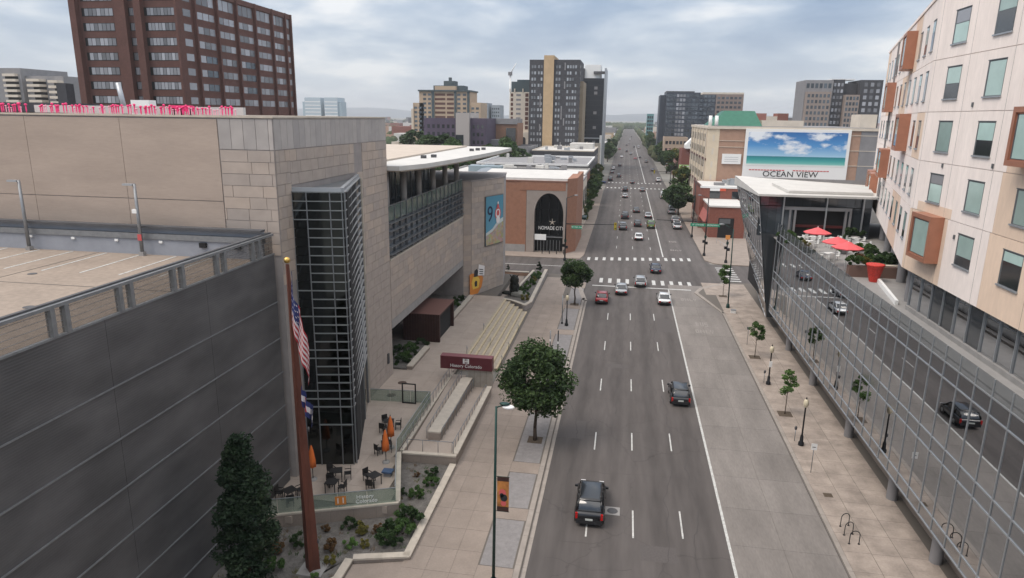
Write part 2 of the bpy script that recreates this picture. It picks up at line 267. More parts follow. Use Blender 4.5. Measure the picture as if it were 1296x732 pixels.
# ------------------------------------------------------------------ mesh helpers
class MB:
    def __init__(s): s.v = []; s.f = []; s.m = []; s.sm = []
    def add(s, vs, fs, m=0, smooth=False):
        b = len(s.v); s.v += [tuple(v) for v in vs]; s.f += [tuple(b + i for i in f) for f in fs]; s.m += [m] * len(fs); s.sm += [smooth] * len(fs); return s
    def box(s, x0, x1, y0, y1, z0, z1, m=0):
        return s.add([(x0,y0,z0),(x1,y0,z0),(x1,y1,z0),(x0,y1,z0),(x0,y0,z1),(x1,y0,z1),(x1,y1,z1),(x0,y1,z1)],
              [(0,3,2,1),(4,5,6,7),(0,1,5,4),(1,2,6,5),(2,3,7,6),(3,0,4,7)], m)
    def prism(s, poly, z0, z1, m=0, z1s=None):
        n = len(poly)
        a = sum(poly[i][0]*poly[(i+1)%n][1]-poly[(i+1)%n][0]*poly[i][1] for i in range(n))
        if a < 0: poly = poly[::-1]; z1s = z1s[::-1] if z1s else None
        z1s = z1s or [z1]*n
        vs = [(p[0],p[1],z0) for p in poly] + [(p[0],p[1],z) for p, z in zip(poly, z1s)]
        fs = [tuple(range(n-1,-1,-1)), tuple(range(n,2*n))] + [(i,(i+1)%n,n+(i+1)%n,n+i) for i in range(n)]
        return s.add(vs, fs, m)
    def tube(s, p0, p1, r0, r1=None, n=8, m=0, caps=True):
        r1 = r0 if r1 is None else r1
        p0, p1 = Vector(p0), Vector(p1); d = (p1-p0).normalized(); a = d.orthogonal().normalized(); b = d.cross(a)
        vs = []
        for p, r in ((p0,r0),(p1,r1)):
            for i in range(n):
                t = 2*math.pi*i/n; vs.append(p + a*(r*math.cos(t)) + b*(r*math.sin(t)))
        fs = [(i,(i+1)%n,n+(i+1)%n,n+i) for i in range(n)]
        s.add(vs, fs, m, True)
        if caps:
            k = len(s.v)-2*n; s.f += [tuple(k+i for i in range(n-1,-1,-1)), tuple(k+n+i for i in range(n))]; s.m += [m,m]; s.sm += [False]*2
        return s
    def path(s, pts, r, n=6, m=0):
        for a, b in zip(pts, pts[1:]): s.tube(a, b, r, r, n, m)
        return s
    def ball(s, c, r, m=0, nu=10, nv=6, sx=1, sy=1, sz=1):
        vs = [(c[0],c[1],c[2]-r*sz)]
        for j in range(1,nv):
            ph = math.pi*j/nv - math.pi/2
            for i in range(nu):
                t = 2*math.pi*i/nu; vs.append((c[0]+r*sx*math.cos(ph)*math.cos(t), c[1]+r*sy*math.cos(ph)*math.sin(t), c[2]+r*sz*math.sin(ph)))
        vs.append((c[0],c[1],c[2]+r*sz)); fs = []
        for i in range(nu): fs.append((0,1+(i+1)%nu,1+i))
        for j in range(nv-2):
            for i in range(nu):
                a = 1+j*nu+i; b = 1+j*nu+(i+1)%nu; fs.append((a,b,b+nu,a+nu))
        k = 1+(nv-2)*nu; T = len(vs)-1
        for i in range(nu): fs.append((k+i,k+(i+1)%nu,T))
        return s.add(vs, fs, m, True)
    def lathe(s, c, prof, n=12, m=0, smooth=True):
        vs = []; fs = []
        for r, z in prof:
            for i in range(n):
                t = 2*math.pi*i/n; vs.append((c[0]+r*math.cos(t), c[1]+r*math.sin(t), c[2]+z))
        for j in range(len(prof)-1):
            for i in range(n): fs.append((j*n+i, j*n+(i+1)%n, (j+1)*n+(i+1)%n, (j+1)*n+i))
        s.add(vs, fs, m, smooth)
        s.add([vs[i] for i in range(n)], [tuple(range(n-1,-1,-1))], m); s.add(vs[-n:], [tuple(range(n))], m); return s
    def quad(s, a, b, c, d, m=0): return s.add([a,b,c,d], [(0,1,2,3)], m)
    def sheet(s, x0, x1, y0, y1, z, m=0): return s.quad((x0,y0,z),(x1,y0,z),(x1,y1,z),(x0,y1,z), m)
    def mesh(s, name, mats, centre=True, origin=None):
        me = bpy.data.meshes.new(name)
        c = Vector((0,0,0))
        if origin is not None: c = Vector(origin)
        elif centre and s.v:
            xs, ys, zs = zip(*s.v); c = Vector(((min(xs)+max(xs))/2,(min(ys)+max(ys))/2,min(zs)))
        me.from_pydata([(v[0]-c.x, v[1]-c.y, v[2]-c.z) for v in s.v], [], s.f)
        for mm in (mats if isinstance(mats, (list, tuple)) else [mats]): me.materials.append(mm)
        me.polygons.foreach_set('material_index', s.m); me.polygons.foreach_set('use_smooth', s.sm)
        me.update(); return me, c
    def obj(s, name, mats, parent=None, label=None, kind=None):
        me, c = s.mesh(name, mats); return put(name, me, c, parent, label, kind)
OFF = {}
def put(name, me, loc, parent=None, label=None, kind=None, scale=None, rotz=0):
    o = bpy.data.objects.new(name, me); COL.objects.link(o); loc = Vector(loc)
    w = loc.copy()
    if parent is not None: o.parent = parent; loc = loc - OFF[parent.name]
    o.location = loc; OFF[o.name] = w
    if scale: o.scale = scale
    if rotz: o.rotation_euler = (0,0,rotz)
    if label: o['label'] = label
    if kind: o['kind'] = kind
    return o
def thing(name, label, cat, loc=(0,0,0), group=None):
    o = bpy.data.objects.new(name, None); COL.objects.link(o); o.empty_display_size = 0.3
    o.location = loc; OFF[o.name] = Vector(loc); o['label'] = label; o['category'] = cat
    if group: o['group'] = group
    return o
def tag(o, label, cat, group=None):
    o['label'] = label; o['category'] = cat
    if group: o['group'] = group
    return o
def struct(name, mb, mats): return mb.obj(name, mats, kind='structure')
def kids(o): return [c for c in COL.objects if c.parent is o]
CH = {}
def copy_tree(o, parent=None, depth=0):
    c = o.copy(); COL.objects.link(c)
    if parent is not None: c.parent = parent
    for ch in o.children: copy_tree(ch, c, depth+1)
    return c
def place(o, loc, rz=0.0, label=None, scale=None, group=None):
    o.location = loc; o.rotation_euler = (0,0,rz)
    if label: o['label'] = label
    if scale: o.scale = (scale,)*3 if isinstance(scale,(int,float)) else scale
    if group: o['group'] = group
    return o
_box_cache = {}
def unit(mt, name='piece'):
    """shared unit cube centred at the origin with small bevel-less edges"""
    k = (name, mt.name)
    if k not in _box_cache:
        _box_cache[k] = MB().box(-.5,.5,-.5,.5,-.5,.5).mesh(name, mt, centre=False)[0]
    return _box_cache[k]
def cuboid(name, mt, x0, x1, y0, y1, z0, z1, parent, rotz=0):
    return put(name, unit(mt, name), ((x0+x1)/2,(y0+y1)/2,(z0+z1)/2), parent, scale=(x1-x0,y1-y0,z1-z0), rotz=rotz)
def text_mesh(body, size, mt, extrude=0.01, font=None, sx=1.0):
    cu = bpy.data.curves.new('lettering', 'FONT'); cu.body = body; cu.size = size; cu.extrude = extrude; cu.align_x = 'CENTER'; cu.align_y = 'CENTER'
    o = bpy.data.objects.new('lettering', cu); COL.objects.link(o)
    dg = bpy.context.evaluated_depsgraph_get(); me = bpy.data.meshes.new_from_object(o.evaluated_get(dg))
    bpy.data.objects.remove(o); me.materials.clear(); me.materials.append(mt)
    if sx != 1.0: me.transform(Matrix.Diagonal((sx,1,1,1)))
    me.name = 'lettering'; return me
def put_text(body, size, mt, loc, parent, yaw=0.0, extrude=0.01, sx=1.0, name='lettering', bold=0):
    """upright text; yaw 0 faces -Y (towards the camera)"""
    me = text_mesh(body, size, mt, extrude, sx=sx); me.transform(Matrix.Rotation(R(90), 4, 'X'))
    o = put(name, me, loc, parent, rotz=yaw); return o
class Frame:
    """vertical plane frame: origin o, horizontal direction u (in plan), outward normal n = u rotated -90 deg"""
    def __init__(s, ox, oy, ux, uy):
        l = math.hypot(ux, uy); s.o = (ox, oy); s.u = (ux/l, uy/l); s.n = (uy/l, -ux/l); s.ang = math.atan2(uy, ux)
    def p(s, a, d, z): return (s.o[0]+s.u[0]*a+s.n[0]*d, s.o[1]+s.u[1]*a+s.n[1]*d, z)
    def box(s, name, mt, a0, a1, d0, d1, z0, z1, parent):
        return put(name, unit(mt, name), s.p((a0+a1)/2, (d0+d1)/2, (z0+z1)/2), parent, scale=(abs(a1-a0), abs(d1-d0), abs(z1-z0)), rotz=s.ang)
    def mbox(s, mb, a0, a1, d0, d1, z0, z1, m=0):
        q = [s.p(a,d,z) for z in (z0,z1) for a,d in ((a0,d1),(a1,d1),(a1,d0),(a0,d0))]
        return mb.add(q, [(0,3,2,1),(4,5,6,7),(0,1,5,4),(1,2,6,5),(2,3,7,6),(3,0,4,7)], m)
COUNT = {}
def panels(fr, a0, a1, z0, z1, pw, ph, mt, parent, name='stone_panel', proud=0.04, gap=0.03, shift=0.5, limit=290, stuff=None, var=True):
    """courses of separate panels; past the limit they are joined into one part"""
    rows = max(1, round((z1-z0)/ph)); h = (z1-z0)/rows
    key = parent.name + name
    for r in range(rows):
        zt = z1 - r*h; a = a0 - (shift*pw*(r % 2)) - (random.random()*pw*0.3 if var else 0)
        while a < a1 - 0.05:
            w = pw * (random.choice((0.75,1.0,1.0,1.35)) if var else 1.0)
            s, t = max(a, a0), min(a+w, a1)
            if t - s > 0.12:
                pr = proud + (random.random()*0.012 if var else 0)
                if COUNT.get(key, 0) < limit:
                    fr.box(name, mt, s+gap/2, t-gap/2, -0.05, pr, zt-h+gap/2, zt-gap/2, parent); COUNT[key] = COUNT.get(key, 0)+1
                elif stuff is not None: fr.mbox(stuff, s+gap/2, t-gap/2, -0.05, pr, zt-h+gap/2, zt-gap/2)
            a += w

# ------------------------------------------------------------------ ground, road, walks
g = MB().sheet(-9300, 9300, -300, 9000, -0.02); struct('ground', g, GROUND)
PI = math.pi
# asphalt: near carriageway, junction, far carriageway, cross street
r = MB()
r.sheet(-4.5, 14.4, -30, 97, 0.0); r.sheet(-7.2, 16.4, 97, 131, 0.0)
r.prism([(-7.2, 131), (16.2, 131), (17.6, 500), (15.5, 1500), (-6, 1500), (-8.0, 500), (-7.0, 180)], -0.015, 0.0)
r.sheet(-6, 14, 1500, 1900, -0.012); r.sheet(-120, -7.2, 113.6, 127, 0.0); r.sheet(16.4, 140, 113.6, 128, 0.0)
struct('road', r, ASPH)
# concrete bus lane slabs on the right
bl = struct('bus_lane', MB().sheet(7.75, 14.25, 20, 110, 0.004), JOINT)
y = 22.0
while y < 108:
    for xa, xb in ((7.78, 11.0), (11.02, 14.22)):
        cuboid('road_slab', CONC_ROAD, xa, xb, y, y+4.38, -0.1, 0.012, bl)
    y += 4.4
# markings
mk = MB()
for X in (-1.25, 1.75, 4.9):
    for Y in (38.8, 50.8, 63.3, 75.6, 88.0):
        off = (0 if X < 0 else 0.4 if X < 3 else 0.9)
        if X < 0 and Y < 45: pass
        mk.sheet(X-0.055, X+0.055, Y+off, Y+off+3.2, 0.008)
for X in (0.0, 3.3, 6.9):
    for Y in range(140, 640, 12): mk.sheet(X-0.9-0.05, X-0.9+0.05, Y, Y+3, 0.008)
mk.sheet(7.62, 7.80, 18, 107, 0.018); mk.sheet(8.05, 8.28, 133, 262, 0.008); mk.sheet(8.4, 8.65, 292, 700, 0.008)
mk.sheet(-4.2, 11.2, 106.7, 107.15, 0.018)
for i in range(11):
    X = -3.2 + i*1.42; mk.sheet(X, X+0.55, 109.2, 112.4, 0.008)
for i in range(14):
    X = -6.2 + i*1.45; mk.sheet(X, X+0.55, 126.8 + i*0.25, 129.6 + i*0.25, 0.008)
for Y in (266, 288):
    for i in range(15): X = -6.6 + i*1.5; mk.sheet(X, X+0.6, Y, Y+3, 0.008)
for i in range(7): Y = 114.5+i*1.7; mk.sheet(17.0, 20.0, Y, Y+0.6, 0.008)
mk.sheet(-60, -8.5, 120.2, 120.45, 0.008)
struct('road_marking', mk, PAINT)
mk2 = MB()
def word(y, x, rows):
    for j, row in enumerate(rows):
        for i, ch in enumerate(row):
            if ch == '#': mk2.sheet(x+i*0.14, x+i*0.14+0.13, y+(len(rows)-1-j)*0.36, y+(len(rows)-1-j)*0.36+0.33, 0.016)
BUS = ['##..#.#.###', '#.#.#.#.#..', '##..#.#.###', '#.#.#.#...#', '##..###.###']
ONLY = ['###.#..#.#...#.#', '#.#.##.#.#...#.#', '#.#.#.##.#....#.', '###.#..#.###..#.']
word(84.5, 9.9, ONLY); word(87.5, 10.2, BUS); word(100.2, 9.2, ONLY); word(140, 10, ONLY); word(150, 10.3, BUS)
struct('worn_lane_lettering', mk2, PAINT_OLD)
# sealed cracks: thin wandering tar lines
ck = MB(); rs = random.Random(12)
def crack(x, y, ang, length, w=0.035):
    p = Vector((x, y)); a = ang
    n = int(length/0.5)
    for i in range(n):
        a2 = ang + rs.gauss(0, 0.22); q = p + Vector((math.sin(a2), math.cos(a2)))*0.5; nn = Vector((math.cos(a2), -math.sin(a2)))*w*rs.uniform(0.5,1.2)
        ck.quad((p.x-nn.x,p.y-nn.y,0.005),(p.x+nn.x,p.y+nn.y,0.005),(q.x+nn.x,q.y+nn.y,0.005),(q.x-nn.x,q.y-nn.y,0.005)); p = q
for (x,y,a,l) in ((2.9,30,0.02,34),(6.3,26,-0.01,40),(3.4,66,0.0,30),(-2.8,40,0.01,22),(5.6,72,-0.02,30),(0.3,58,0.01,34)): crack(x,y,a,l)
for y in (36.2,41.5,47,54.6,61,69.5,80,91): crack(-4.3+rs.uniform(0,1),y,1.57+rs.uniform(-.04,.04),rs.uniform(5,11),0.02)
for i in range(3): crack(rs.uniform(-3,6),rs.uniform(33,90),rs.uniform(0,3),rs.uniform(1.5,4),0.02)
struct('crack_seal', ck, mat('tar crack seal',(0.066,0.059,0.057),0.8))
pt = MB()
for (x0,x1,y0,y1) in ((-3.9,-2.2,52.5,56.0),(2.2,4.4,37.0,38.6),(5.2,7.2,84,90),(-1.0,1.4,70,71.2)): pt.sheet(x0,x1,y0,y1,0.0035)
struct('asphalt_patch', pt, mat('newer asphalt patch',(0.098,0.088,0.085),0.9,ns=8,na=0.15))
# manhole and patch
t = thing('manhole_cover', 'round iron manhole cover in a square concrete frame on the asphalt', 'manhole cover', (0.4, 42.1, 0.0))
MB().box(-0.12, 0.88, 41.6, 42.6, -0.05, 0.01).obj('frame', CONC, t); MB().lathe((0.38, 42.1, 0.0), [(0.36, -0.03), (0.36, 0.018), (0.30, 0.022)], 16).obj('cover', DGREY, t)

# left sidewalk with kerb, gutter, slabs, pavers
def walk(name, poly, mt, z=0.15): return struct(name, MB().prism(poly, -0.1, z), mt)
lw = walk('left_sidewalk', [(-11.9, 14), (-4.8, 14), (-4.8, 97), (-6.6, 108), (-7.4, 113.3), (-16, 113.3), (-11.9, 66)], JOINT, 0.135)
CS = []
y = 16.0
while y < 110:
    x = -11.85
    right = -7.4
    if y > 97: right = -8.2
    n = 3
    for i in range(n):
        a, b = x + (right-x)*i/n, x + (right-x)*(i+1)/n
        cuboid('paving_slab', WALK, a+0.008, b-0.008, y+0.008, y+2.19, 0.0, 0.15, lw)
    y += 2.2
# furniture strip: concrete crossings and grey paver fields
y = 14.0; fields = [(14, 22.4), (24.2, 31.8), (33.6+1.0, 39.6), (41.0, 45.8), (47.4, 56.6), (58, 66), (68, 80), (82, 92), (94, 104)]
prev = 12
for a, b in fields:
    if a > prev: cuboid('paving_slab', WALK, -7.39, -5.22, prev+0.008, a-0.008, 0.0, 0.15, lw)
    prev = b
    nx, ny = 1, max(1, round((b-a)/3.8))
    for j in range(ny):
        cuboid('paving_slab', PAVER, -7.30, -5.32, a+0.05+(b-a-0.1)*j/ny+0.006, a+0.05+(b-a-0.1)*(j+1)/ny-0.006, 0.0, 0.148, lw)
cuboid('paving_slab', WALK, -7.39, -5.22, prev+0.008, 108, 0.0, 0.15, lw)
k = MB()
y = 14.0
while y < 97: k.box(-5.2, -4.86, y+0.01, y+3.0-0.01, -0.05, 0.155); k.box(-4.84, -4.5, y+0.01, y+2.99, -0.05, 0.012); y += 3.0
k.prism([(-5.2,97),(-4.5,97),(-6.3,108),(-7.1,113.3),(-7.7,113.3),(-6.9,108)], -0.05, 0.155)
o = struct('left_kerb', k, KERBM)
# right sidewalk
rw = walk('right_sidewalk', [(14.45, 12), (22.0, 12), (22.0, 113), (17.5, 113), (12.6, 108), (11.6, 105), (13.4, 98), (14.45, 94)], JOINT, 0.135)
y = 14.0
while y < 94:
    for a, b in ((14.62, 16.25), (16.27, 17.95), (17.97, 19.9)):
        cuboid('paving_slab', WALK_R, a, b-0.01, y+0.01, y+1.99, 0.0, 0.15, rw)
    y += 2.0
cuboid('paving_slab', WALK_R, 14.62, 19.9, 94.0, 104.0, 0.0, 0.15, rw); cuboid('paving_slab', WALK_R, 13.2, 19.9, 104.02, 112.0, 0.0, 0.15, rw)
k = MB(); y = 14.0
while y < 94: k.box(14.3, 14.6, y+0.01, y+2.99, -0.05, 0.155); y += 3
k.prism([(14.3,94),(14.6,94),(13.7,98),(12.1,105),(13.1,107.8),(17.7,112.7),(17.3,113),(12.6,108.2),(11.5,105),(13.3,98)], -0.05, 0.155)
struct('right_kerb', k, KERBM)
# far sidewalks
walk('far_left_sidewalk', [(-60, 127), (-7.6, 127), (-7.0, 131), (-6.8, 185), (-7.6, 262), (-12, 262), (-60, 262)], WALK)
walk('far_right_sidewalk', [(17.2, 128.4), (19.5, 127.6), (60, 127.6), (60, 255), (16.2, 255), (15.9, 185), (15.8, 131)], WALK)
walk('farther_left_sidewalk', [(-13, 275), (-7.7, 275), (-8.0, 500), (-6.5, 1400), (-12, 1400), (-13, 500)], GROUND)
walk('farther_right_sidewalk', [(16.3, 268), (22, 268), (23, 500), (19.5, 1400), (14.8, 1400), (17.6, 500)], GROUND)
walk('left_block_pavement', [(-60, 92), (-12, 92), (-12, 113.3), (-60, 113.3)], WALK, 0.12)

# hills on the horizon
h = MB(); random.seed(3)
for (yy, ht, x0, x1, sd) in ((7600, 62, -7000, 7000, 1), (8600, 120, -9000, 9000, 5)):
    rs = random.Random(sd); n = 60; pts = []
    for i in range(n+1):
        x = x0+(x1-x0)*i/n; pts.append((x, ht*(0.55+0.45*math.sin(i*0.35+sd)*math.cos(i*0.13)+0.15*rs.random())))
    for i in range(n):
        (xa, za), (xb, zb) = pts[i], pts[i+1]
        za, zb = max(za, 5), max(zb, 5)
        h.quad((xa, yy-900, -3), (xb, yy-900, -3), (xb, yy, zb), (xa, yy, za)); h.quad((xa, yy, za), (xb, yy, zb), (xb, yy+300, -3), (xa, yy+300, -3))
struct('hills', h, HILL)
random.seed(11)

# ------------------------------------------------------------------ museum (stone building on the left)
mu = thing('museum_building', 'large tan sandstone museum building with long window band, on the left of the avenue', 'museum', (-40, 60, 0))
b = MB(); b.box(-62, -21.8, 40.7, 61.3, 0, 25.7); b.box(-46, -21.8, 61.3, 91.7, 5.6, 12.4); b.box(-46, -26.5, 61.3, 91.7, 0, 5.6)
b.box(-46, -25.0, 61.3, 97, 12.4, 15.8)
b.obj('wall', STONEGREY, mu)
MB().prism([(-21.8, 91.7), (-20.8, 92.5), (-17.6, 100.6), (-18.6, 108), (-30, 108), (-30, 91.7)], 0, 17.25).obj('tower', STONEGREY, mu)
FS = Frame(-21.8, 40.7, 0, 1)          # street facade, a = Y - 40.7
FN = Frame(-62.0, 40.7, 1, 0)          # garage side, a = X + 62
FT = Frame(-20.8, 92.5, 3.2, 8.1)      # angled tower face
FT2 = Frame(-21.8, 91.7, 1.0, 0.8)
mus = MB()
# tall attic panels, then courses
for fr, a0, a1 in ((FN, 36.5, 40.2), (FS, 0.05, 20.6)):
    panels(fr, a0, a1, 23.75, 25.65, 0.85, 1.9, ATTIC, mu, stuff=mus, shift=0, var=False)
panels(FN, 36.5, 40.2, 17.0, 23.72, 1.55, 0.75, STONE, mu, stuff=mus)
panels(FS, 0.05, 1.9, 15.0, 23.72, 1.0, 0.75, STONE, mu, stuff=mus, limit=290)
panels(FS, 1.9, 12.8, 21.4, 23.72, 1.55, 0.75, STONE, mu, stuff=mus)
panels(FS, 14.6, 20.6, 12.5, 23.72, 1.55, 0.75, STONE, mu, stuff=mus)
panels(FS, 13.4, 14.6, 12.5, 21.38, 1.2, 0.75, STONE, mu, stuff=mus, var=False, shift=0)
panels(FS, 20.7, 50.9, 6.5, 12.38, 1.9, 0.75, STONE, mu, stuff=mus)
panels(FS, 14.4, 20.6, 1.0, 12.48, 1.55, 0.75, STONE, mu, stuff=mus)
panels(FT, 0.05, 8.65, 1.0, 17.2, 1.7, 0.75, STONE, mu, name='tower_panel', stuff=mus, limit=150)
panels(FT2, 0.05, 1.25, 1.0, 17.2, 1.2, 0.75, STONE, mu, name='tower_panel', stuff=mus, limit=200, var=False, shift=0)
mus.obj('stone_panel_courses', STONE, mu, kind='stuff')
# plain precast to the left
for a0, a1 in ((16.0, 22.6), (22.63, 29.6), (29.63, 36.45)):
    FN.box('precast_panel', PRECAST, a0, a1, -0.05, 0.06, 20.45, 25.6, mu); FN.box('precast_panel', PRECAST, a0, a1, -0.05, 0.06, 15.0, 20.40, mu)
c = MB(); c.box(-62, -21.72, 40.6, 40.95, 25.7, 25.82); c.box(-22.05, -21.72, 40.95, 61.35, 25.7, 25.82); c.box(-62, -22.05, 61.0, 61.35, 25.7, 25.82); c.obj('coping', LIME, mu)
MB().prism([(-21.75, 91.65), (-20.75, 92.4), (-17.5, 100.6), (-18.5, 108.1), (-30.1, 108.1), (-30.1, 91.65)], 17.25, 17.42).obj('coping', STONEGREY, mu)
# grey fascia under the stone band and dark soffit
FS.box('fascia', CONC, 20.7, 51.0, -0.4, 0.05, 5.62, 6.48, mu)
FS.box('soffit', DGREY, 18.6, 51, -5, -0.41, 5.5, 5.6, mu)
FS.box('entry_glazing', DARKWIN, 22, 51, -4.8, -4.7, 1.0, 5.5, mu)
for i in range(12): FS.box('entry_mullion', ALU_D, 22.2+i*2.4, 22.3+i*2.4, -4.72, -4.6, 1.0, 5.5, mu)
# recess edge at the corner where the ground floor opens
# window band with louvres, green glass and columns
FS.box('sill', LIME, 20.7, 51.0, -0.3, 0.10, 12.4, 12.58, mu)
FS.box('window_backing', DARKWIN, 20.7, 50.9, -0.5, -0.35, 12.58, 16.0, mu)
n = 16; wdt = 30.2/n
for i in range(n):
    a = 20.72 + i*wdt
    FS.box('window_pane', FARGLASS, a+0.05, a+wdt-0.05, -0.18, -0.12, 12.62, 16.1, mu)
    FS.box('window_mullion', ALU_D, a-0.05, a+0.05, -0.2, 0.02, 12.58, 17.65, mu)
    FS.box('balustrade_pane', GREENGLASS, a+0.07, a+wdt-0.07, -0.10, -0.06, 16.2, 17.6, mu)
for z in (12.95, 13.7, 14.45, 15.2, 15.95): FS.box('louvre', ALU_D, 20.7, 50.9, -0.1, 0.28, z, z+0.07, mu)
FS.box('handrail', ALU_D, 20.7, 50.9, -0.12, 0.0, 17.62, 17.70, mu)
FS.box('loggia_floor', CONC, 20.7, 55, -3.3, -0.2, 16.0, 16.15, mu)
FS.box('loggia_glazing', FARGLASS, 20.7, 46, -3.2, -3.1, 16.15, 20.85, mu)
for i in range(14): FS.box('loggia_mullion', ALU_D, 20.9+i*1.85, 20.98+i*1.85, -3.1, -3.0, 16.15, 20.85, mu)
for yy in (62.3, 67.6, 72.9, 78.6, 84.2, 90.3):
    MB().tube((-22.3, yy, 16.1), (-22.3, yy, 20.95), 0.33, 0.33, 14).obj('column', CONC, mu)
MB().tube((-23.8, 96.0, 17.2), (-23.8, 96.0, 20.95), 0.3, 0.3, 14).obj('column', CONC, mu)
cr_ = MB(); ed = [(-20.6, 61.4), (-19.3, 66), (-18.5, 74), (-17.8, 84), (-17.3, 94), (-17.2, 104.5), (-19.5, 106.5), (-46, 106.5), (-46, 61.4)]
cr_.prism(ed, 21.0, 21.42); cr_.obj('canopy_roof', WHITE, mu)
MB().prism([(x+0.15 if i < 6 else x, y) for i, (x, y) in enumerate(ed)], 20.9, 20.995).obj('canopy_soffit', mat('canopy soffit', (0.20,0.165,0.13), 0.7), mu)
MB().box(-45, -24, 62, 104, 21.42, 21.6).obj('roof_kerb', mat('tan roof gravel', (0.50,0.43,0.36), 0.9, ns=1, na=0.1), mu)
for (xx, yy) in ((-22, 74), (-21.4, 76), (-20.6, 92), (-20.2, 94), (-19.8, 96)): MB().box(xx-.25, xx+.25, yy-.3, yy+.3, 21.42, 21.75).obj('roof_vent', DGREY, mu)
# glass bay
FINM = mat('bay fin paint',(0.20,0.215,0.215),0.6); LOUV = mat('pale louvre paint',(0.36,0.36,0.36),0.6)
bay = MB(); bp_ = [(-21.8, 42.6), (-18.25, 43.3), (-18.05, 44.3), (-21.8, 55.6)]
bay.prism([(-21.75, 42.75), (-18.65, 43.35), (-18.5, 44.0), (-21.75, 54.3)], 1.0, 20.9); bo = bay.obj('glass_bay', DARKIN, mu)
MB().prism([(-21.75, 42.7), (-18.6, 43.35), (-18.45, 44.0), (-21.75, 54.3)], 20.9, 20.96).obj('bay_roof', ALU_D, mu)
FB1 = Frame(-21.8, 42.6, 3.25, 0.65); L1 = math.hypot(3.25, 0.65)
FB2 = Frame(-18.5, 43.35, -3.3, 11.2); L2 = math.hypot(3.3, 11.2)
FB1.box('bay_parapet', ALU, 0, L1, -0.2, 0.05, 20.9, 21.25, mu); FB2.box('bay_parapet', ALU, 0, L2-0.5, -0.2, 0.05, 20.9, 21.25, mu)
zs = [1.0, 4.2] + [5.6+0.615*i for i in range(0, 26)]
for i in range(len(zs)-1):
    za, zb = zs[i], zs[i+1]
    for (a, bb) in ((0.03, 0.95), (0.98, 2.5), (2.53, L1-0.02)):
        FB1.box('bay_pane', BAYGLASS, a, bb, -0.02, 0.05, za+0.02, zb-0.02, mu)
for i, z in enumerate(zs[1:]):
    full = (i < 4 and i > 0) or i in (7, 8, 12, 15, 18, 23, 24, 25, 26)
    FB1.box('bay_fin', FINM, 0.0 if full else 0.95, L1+0.08, 0.05, 0.18, z-0.028, z+0.028, mu)
for a in (0.02, 0.97, 2.52, L1): FB1.box('bay_mullion', ALU_D, a-0.035, a+0.035, 0.05, 0.11, 1.0, 20.9, mu)
for i in range(5):
    FB2.box('bay_pane', BAYGLASS, 0.05+i*2.25, 2.2+i*2.25, -0.02, 0.05, 1.0, 20.88, mu)
for z in zs[2:]: FB2.box('bay_louvre', LOUV, 0.0, L2-0.6, 0.05, 0.16, z-0.03, z+0.03, mu)
for a in (0.0, 3.8, 7.6, 11.0): FB2.box('bay_mullion', ALU_D, a, a+0.08, 0.04, 0.14, 1.0, 20.9, mu)
FB2.box('bay_white_jamb', LIME, L2-0.5, L2-0.3, 0.0, 0.25, 1.0, 20.9, mu); FB1.box('bay_white_jamb', CONC, -0.3, -0.05, 0.0, 0.2, 1.0, 6.0, mu)
FS.box('wall_lamp', DGREY, 19.0, 19.3, 0.06, 0.2, 2.6, 3.6, mu)
# entry box in dark brown metal
en = thing('entry_vestibule', 'dark brown metal-clad entry box with a flat top under the stone overhang', 'entry box', (-21.7, 74, 1.0))
e_ = MB(); e_.box(-24.0, -19.75, 71.5, 71.8, 1, 4.25); e_.box(-24.0, -19.75, 71.8, 78.2, 4.0, 4.25); e_.box(-24, -19.75, 77.9, 78.2, 1, 4); e_.box(-24, -23.7, 71.8, 77.9, 1, 4)
e_.obj('shell', DBROWN, en); MB().box(-23.6, -20.1, 71.9, 77.8, 1.0, 3.98).obj('dark_opening', DARKIN, en)
for i in range(14): cuboid('vertical_seam', DBROWN, -24.0+i*0.31, -23.96+i*0.31, 71.44, 71.5, 1.0, 4.25, en)
cuboid('roof_sheet', mat('brown roof sheet', (0.17, 0.085, 0.07), 0.6), -24.05, -19.7, 71.45, 78.25, 4.25, 4.30, en)
# poster on the angled tower face
po = thing('poster_banner', 'big blue and sand coloured banner with a dark 9 on the angled stone tower', 'banner', FT.p(5.7, 0.1, 7.7))
def quadface(fr, pts, d, mt, name, parent):
    mb = MB(); mb.add([fr.p(a, d, z) for a, z in pts], [tuple(range(len(pts)))]); return mb.obj(name, mt, parent)
FT.box('board', WINFRAME, 3.35, 8.2, 0.05, 0.22, 7.7, 14.9, po)
bm, bt, bpn = new_mat('banner sky print'); gN = N('ShaderNodeNewGeometry', bt); sN = N('ShaderNodeSeparateXYZ', bt); bt.links.new(gN.outputs['Position'], sN.inputs[0])
mr = N('ShaderNodeMapRange', bt); mr.inputs['From Min'].default_value = 9; mr.inputs['From Max'].default_value = 15; bt.links.new(sN.outputs[2], mr.inputs['Value'])
rp = N('ShaderNodeValToRGB', bt); rp.color_ramp.elements[0].color = (0.10, 0.30, 0.42, 1); rp.color_ramp.elements[1].color = (0.06, 0.24, 0.34, 1); bt.links.new(mr.outputs[0], rp.inputs[0]); bt.links.new(rp.outputs[0], bpn.inputs['Base Color'])
FT.box('sky_print', bm, 3.45, 8.12, 0.22, 0.24, 7.78, 14.82, po)
quadface(FT, [(3.46, 7.8), (8.1, 7.8), (8.1, 11.5), (6.6, 11.1), (5.2, 10.1), (3.46, 9.6)], 0.25, mat('banner pale sea foam', (0.55, 0.60, 0.58), 0.7), 'foam_print', po)
